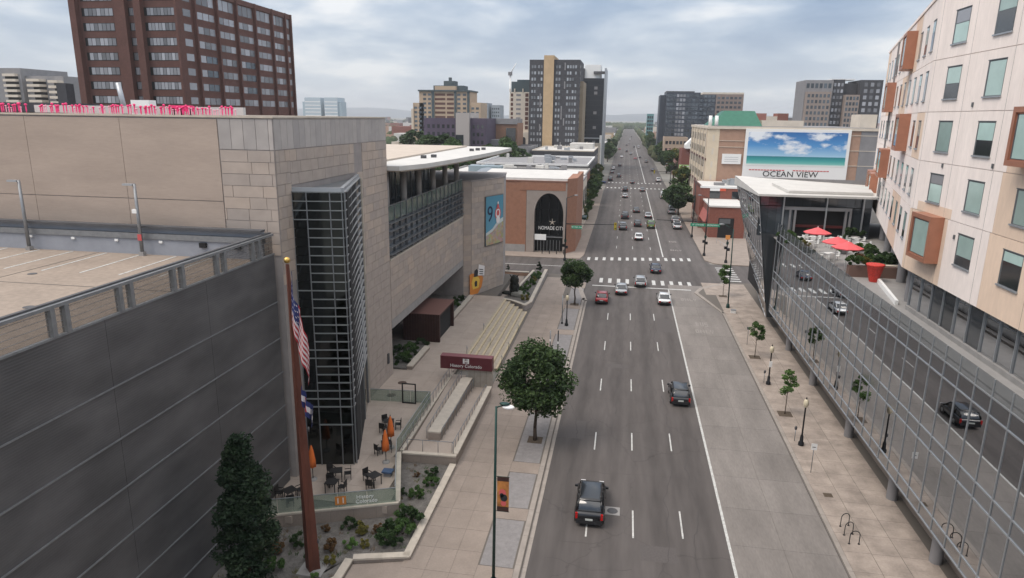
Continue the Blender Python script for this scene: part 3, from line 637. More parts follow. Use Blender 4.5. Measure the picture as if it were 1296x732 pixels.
bm2, bt2, bp2 = new_mat('banner crowd print'); g2 = N('ShaderNodeNewGeometry', bt2); v2 = N('ShaderNodeTexVoronoi', bt2); v2.inputs['Scale'].default_value = 2.2; bt2.links.new(g2.outputs['Position'], v2.inputs['Vector'])
hs = N('ShaderNodeMixRGB', bt2); hs.inputs[0].default_value = 0.16; hs.inputs[1].default_value = (0.38, 0.30, 0.17, 1); bt2.links.new(v2.outputs['Color'], hs.inputs[2]); bt2.links.new(hs.outputs[0], bp2.inputs['Base Color'])
quadface(FT, [(3.46, 7.79), (8.1, 7.79), (8.1, 10.9), (6.6, 10.5), (5.2, 9.7), (3.46, 9.2)], 0.26, bm2, 'crowd_print', po)
INK = mat('dark blue ink', (0.015, 0.03, 0.07), 0.7); put_text('9', 3.2, INK, FT.p(4.5, 0.27, 12.2), po, FT.ang)
RINK = mat('red ink', (0.55, 0.10, 0.10), 0.7); WINK = mat('white ink', (0.75, 0.72, 0.70), 0.7)
for i, (a, z, rr, mt) in enumerate(((6.6, 12.2, 0.95, RINK), (6.6, 12.2, 0.72, WINK), (6.6, 12.25, 0.45, RINK), (6.6, 11.3, 0.6, WINK), (6.55, 13.2, 0.38, RINK), (6.55, 13.75, 0.2, WINK))):
    quadface(FT, [(a+rr*math.cos(t*PI/6)*0.85, z+rr*math.sin(t*PI/6)) for t in range(12)], 0.27+0.012*i, mt, 'emblem_print', po)
# orange decal of a figure holding a sign
mr_ = thing('wall_decal', 'orange decal of a robed figure holding up a white placard on the tower base', 'wall decal', FT.p(1, 0.1, 1.2))
OINK = mat('orange ink', (0.62, 0.22, 0.04), 0.7); YINK = mat('yellow ink', (0.75, 0.48, 0.08), 0.7); DINK = mat('black ink', (0.02, 0.02, 0.025), 0.7)
quadface(FT, [(-0.4, 1.2), (1.6, 1.05), (2.6, 1.9), (3.0, 3.1), (2.4, 3.9), (1.2, 4.0), (0.1, 4.3), (-0.5, 4.2)], 0.07, OINK, 'robe_print', mr_)
quadface(FT, [(0.3, 1.9), (1.8, 1.9), (2.1, 3.0), (1.5, 3.8), (0.4, 3.7), (0.0, 2.9)], 0.085, YINK, 'sash_print', mr_)
quadface(FT, [(0.8, 2.2), (1.35, 2.2), (1.4, 2.9), (1.0, 3.1), (0.7, 2.8)], 0.10, DINK, 'hand_print', mr_)
quadface(FT, [(0.5, 3.7), (1.5, 3.6), (1.75, 4.2), (1.3, 4.75), (0.7, 4.6)], 0.11, DINK, 'hair_print', mr_)
quadface(FT, [(1.5, 3.75), (3.2, 3.45), (3.3, 4.85), (1.75, 5.35)], 0.13, WINK, 'placard_print', mr_)
for i in range(3): quadface(FT, [(1.9, 4.65-i*0.32), (2.9, 4.42-i*0.32), (2.9, 4.30-i*0.32), (1.9, 4.53-i*0.32)], 0.145, DINK, 'placard_line', mr_)

# ------------------------------------------------------------------ parking garage
ga = thing('parking_garage', 'dark metal-screened parking garage with an open tan roof deck', 'parking garage', (-40, 20, 0))
MB().box(-70, -22.25, -12, 40.3, 0, 16.95).obj('deck_structure', DECKM, ga)
FG = Frame(-22.1, -12, 0, 1)
MB().box(-22.3, -22.2, -12, 40.3, 0, 17.1).obj('wall', DGREY, ga)
zz = [0.0, 1.9, 4.3, 6.7, 9.1, 11.5, 14.0, 17.15]
for j in range(len(zz)-1):
    for i in range(7):
        FG.box('screen_panel', SCREEN, i*7.47+0.01, (i+1)*7.47-0.01, -0.1, 0.0, zz[j]+0.02, zz[j+1]-0.02, ga)
    if j: FG.box('seam_rail', GALV, 0, 52.3, 0.0, 0.07, zz[j]-0.03, zz[j]+0.03, ga)
FG.box('edge_trim', GALV, 0, 52.3, -0.12, 0.04, 17.15, 17.24, ga)
FG.box('top_rail', GALV, 0, 52.3, -0.12, 0.06, 18.38, 18.52, ga); FG.box('dark_cap', DGREY, 0, 52.3, -0.3, -0.12, 18.44, 18.60, ga)
i = -11.0
for yy in [-4.0+3.78*k for k in range(12)]:
    for dy in (0, 0.72): cuboid('rail_post', GALV, -22.28, -22.02, yy+dy-0.11+0.2, yy+dy+0.11+0.2, 17.24, 18.38, ga)
for z in (17.5, 17.76, 18.02, 18.26): FG.box('rail_cable', GALV, 0, 52.3, -0.05, -0.03, z, z+0.015, ga)
for z in [17.30+0.045*k for k in range(24)]: pass
ms = MB(); FG.mbox(ms, 0, 52.3, -0.09, -0.085, 17.24, 18.4)
ms.obj('mesh_infill', clear_glass('fine steel mesh', (0.24, 0.235, 0.23), 0.16, (0.72, 0.71, 0.70)), ga)
MB().box(-70, -22.35, 39.4, 39.6, 16.95, 18.0).obj('parapet', BLUEGREY, ga); MB().box(-70, -22.3, 39.3, 39.7, 18.0, 18.35).obj('parapet_band', GALV, ga)
MB().box(-70, -22.3, 39.2, 39.75, 18.75, 18.87).obj('parapet_rail', DGREY, ga); MB().box(-70, -22.3, 39.62, 39.64, 18.35, 18.75).obj('parapet_sheet', BLUEGREY, ga)
for xx in (-39, -35.8, -32.6, -29.4): cuboid('wall_light', WHITEP, xx-0.12, xx+0.12, 39.3, 39.4, 17.75, 17.9, ga)
for xx in (-26.4, -24.0): cuboid('wall_box', DARKIN, xx-0.22, xx+0.22, 39.2, 39.4, 17.6, 17.9, ga)
for xx in (-43.5, -40.9, -38.4, -35.9, -33.4, -30.9, -28.4, -25.9):
    MB().prism([(xx, 39.2), (xx+0.13, 39.2), (xx+0.43-0.1, 33.8), (xx+0.3-0.1, 33.8)], 16.95, 16.965).obj('stall_line', PAINT, ga)
for xx, yy in ((-33,33),(-27.5,27),(-42,35)): tag(MB().lathe((xx,yy,16.95),[(0.25,0),(0.25,0.02)],12).obj('deck_drain', DGREY), {(-33):'round dark drain in the middle of the garage roof deck',(-27.5):'round dark drain near the railing of the garage roof deck',(-42):'round dark drain at the far left of the garage roof deck'}[xx], 'drain')
ej = MB(); ej.box(-60,-22.4,31.0,31.08,16.95,16.962); ej.box(-34.0,-33.93,14,39.3,16.95,16.963); ej.obj('deck_joint', JOINT, ga)
# deck lamps
def deck_lamp(label):
    t = thing('deck_lamp', label, 'lamp post', (0,0,0), 'lamp posts on the garage deck')
    MB().tube((0,0,0),(0,0,4.6),0.12,0.09,10).obj('pole', GALV, t)
    MB().box(-0.75,-0.05,-0.16,0.16,4.5,4.62).obj('lamp_head', ALU, t); MB().box(-0.16,0.16,-0.16,0.16,0,0.25).obj('base', CONC, t)
    return t
dl = deck_lamp('plain grey lamp post at the far left of the garage roof deck'); place(dl, (-38.9, 39.0, 16.95))
dl2 = copy_tree(dl); place(dl2, (-30.55, 39.0, 16.95), label='grey deck lamp post with white sensor and red tag, near the stone corner')
put('sensor', MB().box(-0.28,0.05,-0.12,0.12,2.7,2.95).mesh('sensor', WHITEP)[0], (-0.15,0,2.75), None).parent = dl2
put('red_tag', MB().box(-0.14,0.14,-0.15,-0.12,0,0.4).mesh('red_tag', RINK)[0], (0,-0.1,1.0), None).parent = dl2

# ------------------------------------------------------------------ plaza, ramps, stairs
PLZ = mat('pale plaza paving', (0.40, 0.335, 0.285), 0.9, ns=0.6, na=0.10, ns2=8, na2=0.07, rand=0.05)
pz = struct('plaza', MB().prism([(-28, 34.6), (-24, 34.6), (-13.6, 38.6), (-15.75, 45.4), (-16.05, 62.4), (-16.25, 66), (-16.25, 92), (-17.2, 93.2), (-17.2, 108), (-28, 108)], -0.1, 0.93), JOINT)
y = 36.0
while y < 92:
    xr = -14.4-0.3*(y-38.6) if y < 44 else -16.1
    xs = [-26.4, -24.2, -22.0, -19.9, -17.9, xr if y > 38 else -18]
    for a, b in zip(xs, xs[1:]):
        if b-a < 0.4: continue
        if y < 38.0 and b > -19: continue
        cuboid('paving_slab', PLZ, a+0.007, b-0.007, y+0.007, y+2.19, 0.5, 1.0, pz)
    y += 2.2
# perimeter fascia of the patio: wall with pale panels and coping
def wall_run(name, label, pts, z0, z1, th, mt, cap, cat='wall', capz=0.12, step=1.4):
    t = thing(name, label, cat, (pts[0][0], pts[0][1], z0))
    for (x0,y0),(x1,y1) in zip(pts, pts[1:]):
        L = math.hypot(x1-x0, y1-y0); f = Frame(x0, y0, x1-x0, y1-y0); n = max(1, round(L/step))
        for i in range(n):
            f.box('wall_panel', mt, L*i/n+0.006, L*(i+1)/n-0.006, -th, 0, z0, z1-capz, t)
            f.box('coping_stone', cap, L*i/n+0.004, L*(i+1)/n-0.004+(0.0), -th-0.03, 0.04, z1-capz, z1, t)
    return t
wall_run('patio_wall', 'pale panelled retaining wall below the glass balustrade in front of the patio', [(-24.5, 34.4), (-13.6, 38.6)], 0.0, 1.18, 0.3, WALK, LIME)
wall_run('patio_side_wall', 'low coped wall along the patio edge beside the planting bed', [(-13.58, 38.75), (-15.7, 45.4)], 0.0, 1.18, 0.3, WALK, LIME)
wall_run('ramp_front_wall', 'pale coped wall facing the planting bed at the foot of the ramps', [(-15.7, 45.65), (-11.5, 45.85)], 0.0, 0.98, 0.3, WALK, LIME)
wall_run('ramp_outer_wall', 'long coped stone wall between the ramps and the sidewalk', [(-11.5, 46.2), (-11.5, 59.9)], 0.0, 1.0, 0.38, WALK, LIME, step=2.4)
wall_run('ramp_middle_wall', 'thick coped wall standing between the two ramps', [(-13.55, 48.7), (-13.6, 60.8)], 0.3, 1.38, 0.95, WALK, LIME, step=2.4)
wall_run('ramp_inner_wall', 'low kerb wall under the railing along the upper ramp', [(-15.7, 45.9), (-15.9, 62.6)], 0.0, 1.05, 0.22, WALK, LIME, step=2.4)
struct('ramp', MB().prism([(-15.7, 45.9), (-11.85, 46.1), (-11.85, 48.7), (-15.7, 48.7)], 0, 0.62).prism([(-15.7,48.7),(-14.5,48.7),(-14.55,62.3),(-15.85,62.3)], 0, 0.62, z1s=[0.62,0.62,0.98,0.98]).prism([(-13.55,48.7),(-11.88,48.7),(-11.88,62.3),(-13.6,62.3)], 0, 0.62, z1s=[0.62,0.62,0.2,0.2]), PLZ)
# planting bed coping (sidewalk edge)
wall_run('planter_kerb', 'low pale stone kerb with two bends between the planting bed and the sidewalk', [(-17.5, 27.5), (-14.75, 31.6), (-14.75, 33.45), (-11.5, 34.3), (-11.5, 45.7)][0:5], 0.0, 0.42, 0.42, WALK, LIME, cat='planter', step=1.8)
struct('planting_bed', MB().prism([(-26, 18), (-17.8, 27.6), (-15.1, 31.7), (-15.1, 33.7), (-11.9, 34.5), (-11.9, 45.7), (-15.7, 45.6), (-13.7, 38.7), (-24, 34.5), (-24, 18)], -0.1, 0.22), GRAVEL)
struct('left_foreground_pavement', MB().prism([(-24, 10), (-11.9, 10), (-11.5, 34.2), (-14.7, 33.3), (-14.7, 31.5), (-17.7, 27.4), (-24, 20)], -0.1, 0.14), WALK)
# stairs
st = thing('broad_staircase', 'broad flight of six cream edged steps running along the plaza', 'stairs', (-14.2, 79, 0))
X0, X1 = -16.25, -12.15; nst = 6
for i in range(nst):
    xa = X0 + (X1-X0)*i/nst; xb = X0 + (X1-X0)*(i+1)/nst; zt = 1.0 - 0.142*i - 0.02
    yf = 66.0 + 0.1*i; yb = 92.0 - 0.65*i
    cuboid('step', STEPM, xa, xb-0.07, yf, yb, 0.0, zt, st); cuboid('step_nosing', NOSE, xb-0.07-0.16, xb-0.01, yf, yb, 0.0, zt+0.006, st)
    cuboid('step_riser', STEPM, xb-0.07, xb-0.02, yf, yb, 0.0, zt-0.06, st) if False else None
# railing builder
def railing(name, label, pts, step=1.2, h=0.95, mt=GALV, group=None, rails=(0.95,)):
    t = thing(name, label, 'railing', pts[0], group)
    pm = MB().tube((0,0,0),(0,0,h),0.028,0.028,6).mesh('post', mt, centre=False)[0]
    for (p, q) in zip(pts, pts[1:]):
        L = math.dist(p[:2], q[:2]); n = max(1, round(L/step))
        for i in range(n+1):
            s = i/n; put('post', pm, (p[0]+(q[0]-p[0])*s, p[1]+(q[1]-p[1])*s, p[2]+(q[2]-p[2])*s), t)
        for rr in rails: MB().tube((p[0],p[1],p[2]+rr),(q[0],q[1],q[2]+rr),0.03,0.03,6).obj('rail', mt, t)
    return t
railing('ramp_railing', 'metal railing on the wall between the plaza and the upper ramp', [(-15.82,46.1,1.0),(-16.0,62.3,1.05)], 1.0)
railing('ramp_railing', 'metal railing inside the upper ramp, left of the thick middle wall', [(-14.7,49,0.62),(-14.7,61.0,0.95)], 1.0)
railing('ramp_railing', 'metal railing inside the lower ramp, along the thick middle wall', [(-13.45,49,0.6),(-13.45,60.8,0.25)], 1.0)
railing('ramp_railing', 'metal railing along the sidewalk side wall of the lower ramp', [(-12.0,46.6,0.62),(-12.0,59.8,0.25)], 1.0)
railing('ramp_railing', 'short metal railing facing the planting bed at the ramp landing', [(-15.4,46.1,0.95),(-11.8,46.25,0.95)], 1.2)
for i, (x, y, z) in enumerate(((-15.9,68.5,0.95),(-15.8,77,0.95),(-12.05,68.5,0.15),(-12.05,73,0.15),(-12.05,80,0.15),(-14.2,73,0.5))):
    tag(MB().tube((x,y,z),(x,y,z+0.95),0.03,0.03,6).tube((x,y,z+0.95),(x+0.25,y-0.6,z+0.75),0.025,0.025,6).obj('stair_handrail', GALV), 'thin metal handrail post %s' % ('at the top left of the broad stairs','higher on the plaza side of the stairs','at the sidewalk foot of the stairs nearest the sign','second along the sidewalk foot of the stairs','farthest along the sidewalk foot of the stairs','standing midway on the broad stairs')[i], 'handrail')
# museum sign
sg = thing('museum_sign', 'maroon box sign with white lettering on a pale concrete base by the ramps', 'sign', (-14.3, 61.3, 0))
cuboid('base', mat('board marked concrete', (0.36,0.325,0.28), 0.9, ns=2, na=0.15), -14.1, -11.75, 61.3, 61.9, 0.1, 2.0, sg)
for xx in (-13.5, -12.9, -12.3): cuboid('base_joint', JOINT, xx, xx+0.02, 61.29, 61.3, 0.15, 2.0, sg)
cuboid('cabinet', MAROON, -16.85, -11.7, 61.15, 62.05, 2.0, 3.28, sg); cuboid('cabinet_top', mat('paler maroon top', (0.20,0.075,0.085), 0.6), -16.85, -11.7, 61.15, 62.05, 3.28, 3.30, sg)  # cabinet top coloured a paler maroon than its sides
put_text('History Colorado', 0.46, WHITEP, (-14.28, 61.13, 2.36), sg, sx=0.95)
for (x0,x1,z0,z1) in ((-14.58,-14.46,2.62,3.12),(-14.10,-13.98,2.62,3.12),(-14.46,-14.10,2.83,2.91)): cuboid('emblem_bar', WHITEP, x0,x1,61.12,61.15,z0,z1,sg)
for (x0,x1,z0,z1) in ((-14.42,-14.34,2.95,3.12),(-14.22,-14.14,2.95,3.12),(-14.42,-14.34,2.62,2.79),(-14.22,-14.14,2.62,2.79)): cuboid('emblem_bar', WHITEP, x0,x1,61.12,61.15,z0,z1,sg)
# glass balustrades of the patio
def glass_rail(label, pts, z0, h, step=1.9):
    t = thing('glass_balustrade', label, 'glass balustrade', (pts[0][0],pts[0][1],z0))
    for (x0,y0),(x1,y1) in zip(pts, pts[1:]):
        L = math.hypot(x1-x0,y1-y0); f = Frame(x0,y0,x1-x0,y1-y0); n = max(1, round(L/step))
        for i in range(n): f.box('glass_pane', PATIOGLASS, L*i/n+0.015, L*(i+1)/n-0.015, -0.17, -0.15, z0, z0+h, t)
        f.box('cap_rail', ALU, 0, L, -0.185, -0.135, z0+h, z0+h+0.035, t)
    return t
gb = glass_rail('glass balustrade with a small orange and white emblem along the patio front', [(-24.2, 34.5), (-13.75, 38.55)], 1.18, 1.0)
fq = Frame(-24.2, 34.5, 10.45, 4.05)
fq.box('emblem', OINK, 7.3, 8.0, -0.14, -0.13, 1.35, 1.95, gb); fq.box('emblem_bar', WINK, 7.45, 7.52, -0.13, -0.125, 1.45, 1.85, gb); fq.box('emblem_bar', WINK, 7.78, 7.85, -0.13, -0.125, 1.45, 1.85, gb)
put_text('History', 0.36, WHITEP, fq.p(9.2, -0.13, 1.77), gb, fq.ang); put_text('Colorado', 0.36, WHITEP, fq.p(9.3, -0.13, 1.45), gb, fq.ang)
glass_rail('green tinted glass balustrade along the side of the patio beside the planting bed', [(-13.75, 38.9), (-15.85, 45.4), (-15.95, 54.6)], 1.18, 1.0)
glass_rail('glass balustrade closing the far end of the patio by the glass bay', [(-21.6, 54.4), (-16.05, 54.8)], 1.0, 1.1)
for i, (x, y) in enumerate(((-20.1,59.1),(-20.1,56.0))):
    tag(MB().lathe((x,y,1.0), [(0.42,0.0),(0.42,0.015),(0.3,0.02)], 18).obj('plaza_manhole', mat('rusty iron cover', (0.10,0.065,0.05), 0.8)), ('round dark iron cover on the plaza, nearer the entry','round dark iron cover on the plaza, nearer the patio glass')[i], 'manhole cover')
# low stone planter benches by the entry
for (label, pts) in (('stone edged planter bed between the facade opening and the entry box', [(-20.2,62.6),(-20.2,69.0)]), ('stone edged planter bed beyond the dark entry box', [(-20.3,79.5),(-20.3,91.6)])):
    wall_run('entry_planter', label, pts, 0.95, 1.42, 0.55, WALK, LIME, cat='planter', step=6.5)
struct('entry_bed_soil', MB().box(-26.4,-20.75,62.5,71.0,0.9,1.2).box(-26.4,-20.85,79.0,91.6,0.9,1.2), GRAVEL)
# raised corner planter with statue
cp = [(-17.0,92.8),(-12.45,89.6),(-11.85,91.6),(-12.1,115.5),(-12.9,115.5)]
wall_run('corner_planter', 'raised stone planter wall at the street corner below the dark bronze sculpture', [(-17.0,92.7),(-14.8,91.6),(-12.6,89.5),(-11.9,91.4),(-12.1,112.8)], 0.0, 0.95, 0.45, STONEGREY, LIME, cat='planter', step=1.6)
struct('corner_planter_soil', MB().prism([(-16.5,93.2),(-12.7,90.3),(-12.4,91.8),(-12.6,112.6),(-14.2,112.6),(-14.9,98)], 0, 0.75), GRAVEL)
wall_run('corner_bed_edge', 'low pale kerb along the inner side of the corner planter', [(-15.3,97.0),(-14.3,112.8)], 0.0, 0.75, 0.3, WALK, LIME, cat='planter', step=4)
wall_run('corner_seat_wall', 'pale low wall with brick face beyond the sculpture by the cross street', [(-30,110.2),(-15.0,110.6)], 0.0, 0.8, 0.6, TAN_BRK, LIME, cat='wall', step=5)
# bronze sculpture: shaggy seated bulk on a rock
s = thing('bronze_sculpture', 'dark bronze animal sculpture with a shaggy head on a rough rock', 'sculpture', (-15.0, 95.2, 0.9))
BRONZE = mat('dark bronze', (0.018,0.02,0.017), 0.5, 0.5, ns=5, na=0.4, bs=9, bst=1.0)
def blob(c, r, sx, sy, sz, amp, seed, nu=18, nv=12):
    mb = MB(); mb.ball((0,0,0), 1, 0, nu, nv); rs = random.Random(seed); vs = []
    for v in mb.v:
        a = 1+amp*(math.sin(v[0]*5+seed)*math.cos(v[1]*6+seed*2)*0.6+0.5*(rs.random()-0.5)*1.2); vs.append((c[0]+v[0]*r*sx*a, c[1]+v[1]*r*sy*a, c[2]+v[2]*r*sz*a))
    mb.v = vs; return mb
rk = blob((-14.3,95.0,0.95),1.0,1.35,1.0,0.5,0.2,4); rk.obj('rock', mat('boulder', (0.22,0.215,0.19),0.9,ns=2,na=0.3), s)
body = blob((-15.0,95.3,2.0),1.0,0.75,0.85,0.85,0.12,2); bb = blob((-14.95,94.95,3.05),0.75,0.85,0.8,1.05,0.18,5); body.add(bb.v, bb.f, 0, True)
for dx in (-0.35,0.35):
    body.tube((-15.0+dx*1.3,94.9,0.95),(-15.0+dx,95.0,2.0),0.22,0.3,10); body.tube((-15.0+dx*1.2,94.9,3.6),(-15.0+dx*1.9,94.85,3.95),0.10,0.03,8)
body.obj('animal_figure', BRONZE, s)
hb = blob((-16.0,94.7,1.2),0.6,1.2,0.7,0.5,0.15,9); hb.obj('reclining_form', BRONZE, s)

# ------------------------------------------------------------------ glass podium and hotel (right)
pd = thing('glass_podium', 'long reflective glass podium on round columns with a planted terrace on top', 'glass building', (22, 60, 0))
GX = 18.6
FP = Frame(GX, 88.0, 0, -1)           # a = 88 - Y, outward normal = -X
bars = [3.05, 3.87, 7.26, 8.15, 11.88, 12.80, 13.75]
nb = 38; pw = 1.75
for i in range(nb):
    a = 2.2 + i*pw
    for za, zb in zip(bars, bars[1:]):
        if zb == 13.75: FP.box('parapet_glass', clear_glass('clear parapet glass', (0.13,0.14,0.15), 0.30, (0.80,0.82,0.83)) if 'PG' not in globals() else PG, a+0.03, a+pw-0.03, -0.04, 0.0, za+0.03, zb, pd); PG = bpy.data.materials['clear parapet glass']; continue
        sp = zb-za < 1.0
        gp = FP.box('spandrel_pane' if sp else 'glass_pane', SPANGLASS if sp else STREETGLASS, a+0.02, a+pw-0.02, -0.04, 0.0, za+0.02, zb-0.02, pd); gp.rotation_euler.z += random.gauss(0, 0.0012); gp.rotation_euler.y = random.gauss(0, 0.0012)
    FP.box('mullion', ALU, a-0.028, a+0.028, -0.02, 0.045, 3.05, 13.75, pd)
for z in bars[:-1]: FP.box('transom', ALU, 2.2, 2.2+nb*pw, -0.02, 0.05, z-0.035, z+0.035, pd)
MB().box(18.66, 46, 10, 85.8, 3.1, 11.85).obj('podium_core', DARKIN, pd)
MB().box(18.62, 46, 10, 85.8, 2.9, 3.04).obj('soffit', CONC, pd)
MB().box(18.66, 46, 10, 103.5, 11.86, 11.98).obj('terrace_floor', CONC, pd)
MB().box(22.2, 46, 10, 112, 0, 2.9).obj('ground_floor_wall', DGREY, pd)
for yy in range(22, 86, 6): MB().box(22.0, 22.2, yy, yy+3.2, 0.3, 2.6).obj('garage_opening', DARKIN, pd)
for yy in (39.9, 47.1, 57.0, 68.7, 79.5, 31.5): MB().lathe((19.85, yy, 0.12), [(0.36,0),(0.36,2.9)], 16).obj('column', MGREY, pd)
o = tag(MB().box(20.6, 20.95, 20, 94, 0.0, 0.62).obj('kerb_wall', WALK), 'long low tan kerb wall behind the round columns below the glass podium', 'low wall')
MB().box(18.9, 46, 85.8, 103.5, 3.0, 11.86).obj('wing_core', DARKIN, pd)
# dark recess beside the leaning prism, and the prism itself
FP.box('recess_pane', mirror_glass('blue grey recess glass', (0.42,0.45,0.49), 0.10), 0.1, 2.15, -0.6, -0.5, 3.0, 13.7, pd)
for z in (4.4, 8.1, 12.3): FP.box('recess_bar', ALU_D, 0, 2.2, -0.52, -0.44, z-0.03, z+0.03, pd)
for a in (0.0, 1.1, 2.2): FP.box('recess_mullion', ALU_D, a-0.04, a+0.04, -0.52, -0.42, 2.9, 13.7, pd)
FP.box('terrace_edge_band', CONC, 2.2, 68, -0.5, -0.08, 11.9, 12.15, pd)
# prism: four corners (bottom near, bottom far, top far, top near)
P_bn, P_bf, P_tf, P_tn = Vector((18.75,88.0,1.6)), Vector((19.6,103,3.0)), Vector((15.75,103,18.1)), Vector((16.4,88.0,17.1))
def bil(s, t): return P_bn*(1-s)*(1-t) + P_bf*s*(1-t) + P_tn*(1-s)*t + P_tf*s*t
ns_, tl = 9, [0.0, 0.13, 0.20, 0.42, 0.475, 0.695, 0.755, 0.93, 1.0]
nrm = (P_bf-P_bn).cross(P_tn-P_bn).normalized(); nrm = nrm if nrm.x < 0 else -nrm
for i in range(ns_):
    for j in range(len(tl)-1):
        e1, e2 = 0.006, 0.006
        q = [bil(i/ns_+e1, tl[j]+e2), bil((i+1)/ns_-e1, tl[j]+e2), bil((i+1)/ns_-e1, tl[j+1]-e2), bil(i/ns_+e1, tl[j+1]-e2)]
        mb = MB(); mb.add([p for p in q]+[p-nrm*0.05 for p in q], [(0,1,2,3),(7,6,5,4),(0,4,5,1),(1,5,6,2),(2,6,7,3),(3,7,4,0)]); mb.obj('wing_pane', WINGGLASS, pd)
for t_ in tl: MB().tube(bil(0,t_)+nrm*0.02, bil(1,t_)+nrm*0.02, 0.045, 0.045, 4).obj('wing_transom', ALU, pd)
for i in range(ns_+1): MB().tube(bil(i/ns_,0)+nrm*0.015, bil(i/ns_,1)+nrm*0.015, 0.03, 0.03, 4).obj('wing_mullion', ALU_D, pd)
w_ = MB(); w_.add([P_bn+Vector((0.1,0,0)),Vector((24,88,1.6)),Vector((24,88,11.9)),P_bn*0.3+P_tn*0.7+Vector((0.12,0,0))], [(0,1,2,3)]); w_.obj('wing_near_wall', DARKWIN, pd)
w2 = MB(); w2.add([P_bf,P_tf,Vector((34,103,18.0)),Vector((34,103,3.0))], [(0,1,2,3)]); w2.obj('wing_far_wall', MGREY, pd)
# restaurant front on the terrace
FR = Frame(16.5, 88.6, 1, 0)
FR.box('restaurant_backing', DARKIN, 0.3, 13.4, -0.6, -0.5, 12.0, 17.0, pd)
for i in range(13): FR.box('restaurant_pane', DARKWIN if 2 < i < 9 else FARGLASS, 0.3+i*1.0, 1.27+i*1.0, -0.05, 0.0, 15.8, 17.0, pd)
for i in list(range(0,4))+list(range(10,13)): FR.box('restaurant_pane', FARGLASS, 0.3+i*1.0, 1.27+i*1.0, -0.05, 0.0, 12.0, 15.7, pd)
FR.box('restaurant_beam', MGREY, 3.2, 11.0, -0.1, 0.25, 15.35, 15.75, pd)
for a in (3.9, 4.5, 10.4, 10.9): FR.box('restaurant_post', MGREY, a-0.12, a+0.12, -0.1, 0.22, 12.0, 15.35, pd)
for a in (3.0, 8.0, 12.2): FR.box('white_post', ALU, a-0.08, a+0.08, 0.3, 0.46, 12.0, 17.0, pd)
FR.box('bar_shelf', mat('dark red bar', (0.10,0.02,0.02),0.5), 4.5, 10.3, -0.4, -0.2, 13.2, 13.5, pd)
rf = MB(); rf.prism([(16.3,87.6),(30.5,87.6),(35,103.6),(15.7,103.4)], 17.0, 17.2, z1s=[17.25,17.25,17.35,18.2]); rf.obj('white_roof', WHITE, pd)
MB().prism([(20.2,89.5),(30,89.5),(31.5,96),(19.4,96)], 17.3, 17.75, z1s=[17.6,17.6,17.8,17.95]).obj('roof_plant_screen', WHITE, pd)

ho = thing('hotel_building', 'pale pink stucco hotel with green windows and copper boxes above the glass podium', 'hotel', (34, 56, 0))
HX, HY = 21.6, 56.1
FH = Frame(HX, HY, 0, -1)            # near face, a = 56.1 - Y
d15 = R(15); FF = Frame(HX+50*math.sin(d15), HY+50*math.cos(d15), -math.sin(d15), -math.cos(d15)); # far face, a from far end; use FA(a)=50-d
LFAR = 50.0
hp = [(HX, 5), (HX, HY), (HX+LFAR*math.sin(d15), HY+LFAR*math.cos(d15)), (55, HY+LFAR*math.cos(d15)), (55, 5)]
MB().prism([(HX+0.06,5),(HX+0.06,HY),(HX+0.06+LFAR*math.sin(d15),HY+LFAR*math.cos(d15)),(55,HY+LFAR*math.cos(d15)),(55,5)], 15.1, 35.0).obj('wall', PINKST, ho)
MB().prism([(HX-0.1,5),(HX-0.1,HY),(HX-0.1+LFAR*math.sin(d15),HY+LFAR*math.cos(d15)+0.1),(55,HY+LFAR*math.cos(d15)+0.1),(55,5)], 35.0, 35.25).obj('coping', PINKST, ho)
fl = [15.1, 19.72, 23.28, 26.74, 30.33, 34.98]
def fbox(fr, far): return (lambda nm, m_, d0, d1, p0, p1, z0, z1: fr.box(nm, m_, (LFAR-d1) if far else d0, (LFAR-d0) if far else d1, p0, p1, z0, z1, ho))
near = fbox(FH, False); farf = fbox(FF, True)
# stucco panels per floor; tan ones where the photo shows them
tan_near = {0: [(6.4, 12.0), (12.0+3.6, 51)], 1: [(11.8, 51)], 2: [(15.0, 51)], 3: [], 4: []}
nearsplit = {0: [(0,0.9,'t'),(0.9,6.4,'t'),(6.4,11.9,'p'),(11.9,51,'t')], 1: [(0,6.6,'p'),(6.6,12.1,'p'),(12.1,51,'t')], 2: [(0,12.4,'p'),(12.4,18,'t'),(18,51,'p')], 3: [(0,12.4,'p'),(12.4,51,'p')], 4: [(0,12.4,'p'),(12.4,51,'p')]}
for f in range(5):
    for a, b_, c_ in nearsplit[f]: near('stucco_panel', TANST if c_ == 't' else PINKST, a+0.012, b_-0.012, -0.05, 0.02, fl[f]+0.02, fl[f+1]-0.02)
near('stucco_patch', TANST, 1.2, 6.7, 0.0, 0.024, 19.74, 20.4)
for f in range(5):
    rr = random.Random(f); a = 0
    while a < LFAR:
        b_ = min(LFAR, a+rr.choice((5.0, 8.0, 6.5))); farf('stucco_panel', TANST if rr.random() < 0.22 else PINKST, a+0.012, b_-0.012, -0.05, 0.02, fl[f]+0.02, fl[f+1]-0.02); a = b_
wz = [(17.05, 19.05), (20.55, 22.5), (24.05, 26.1), (27.6, 29.7), (31.2, 33.35)]
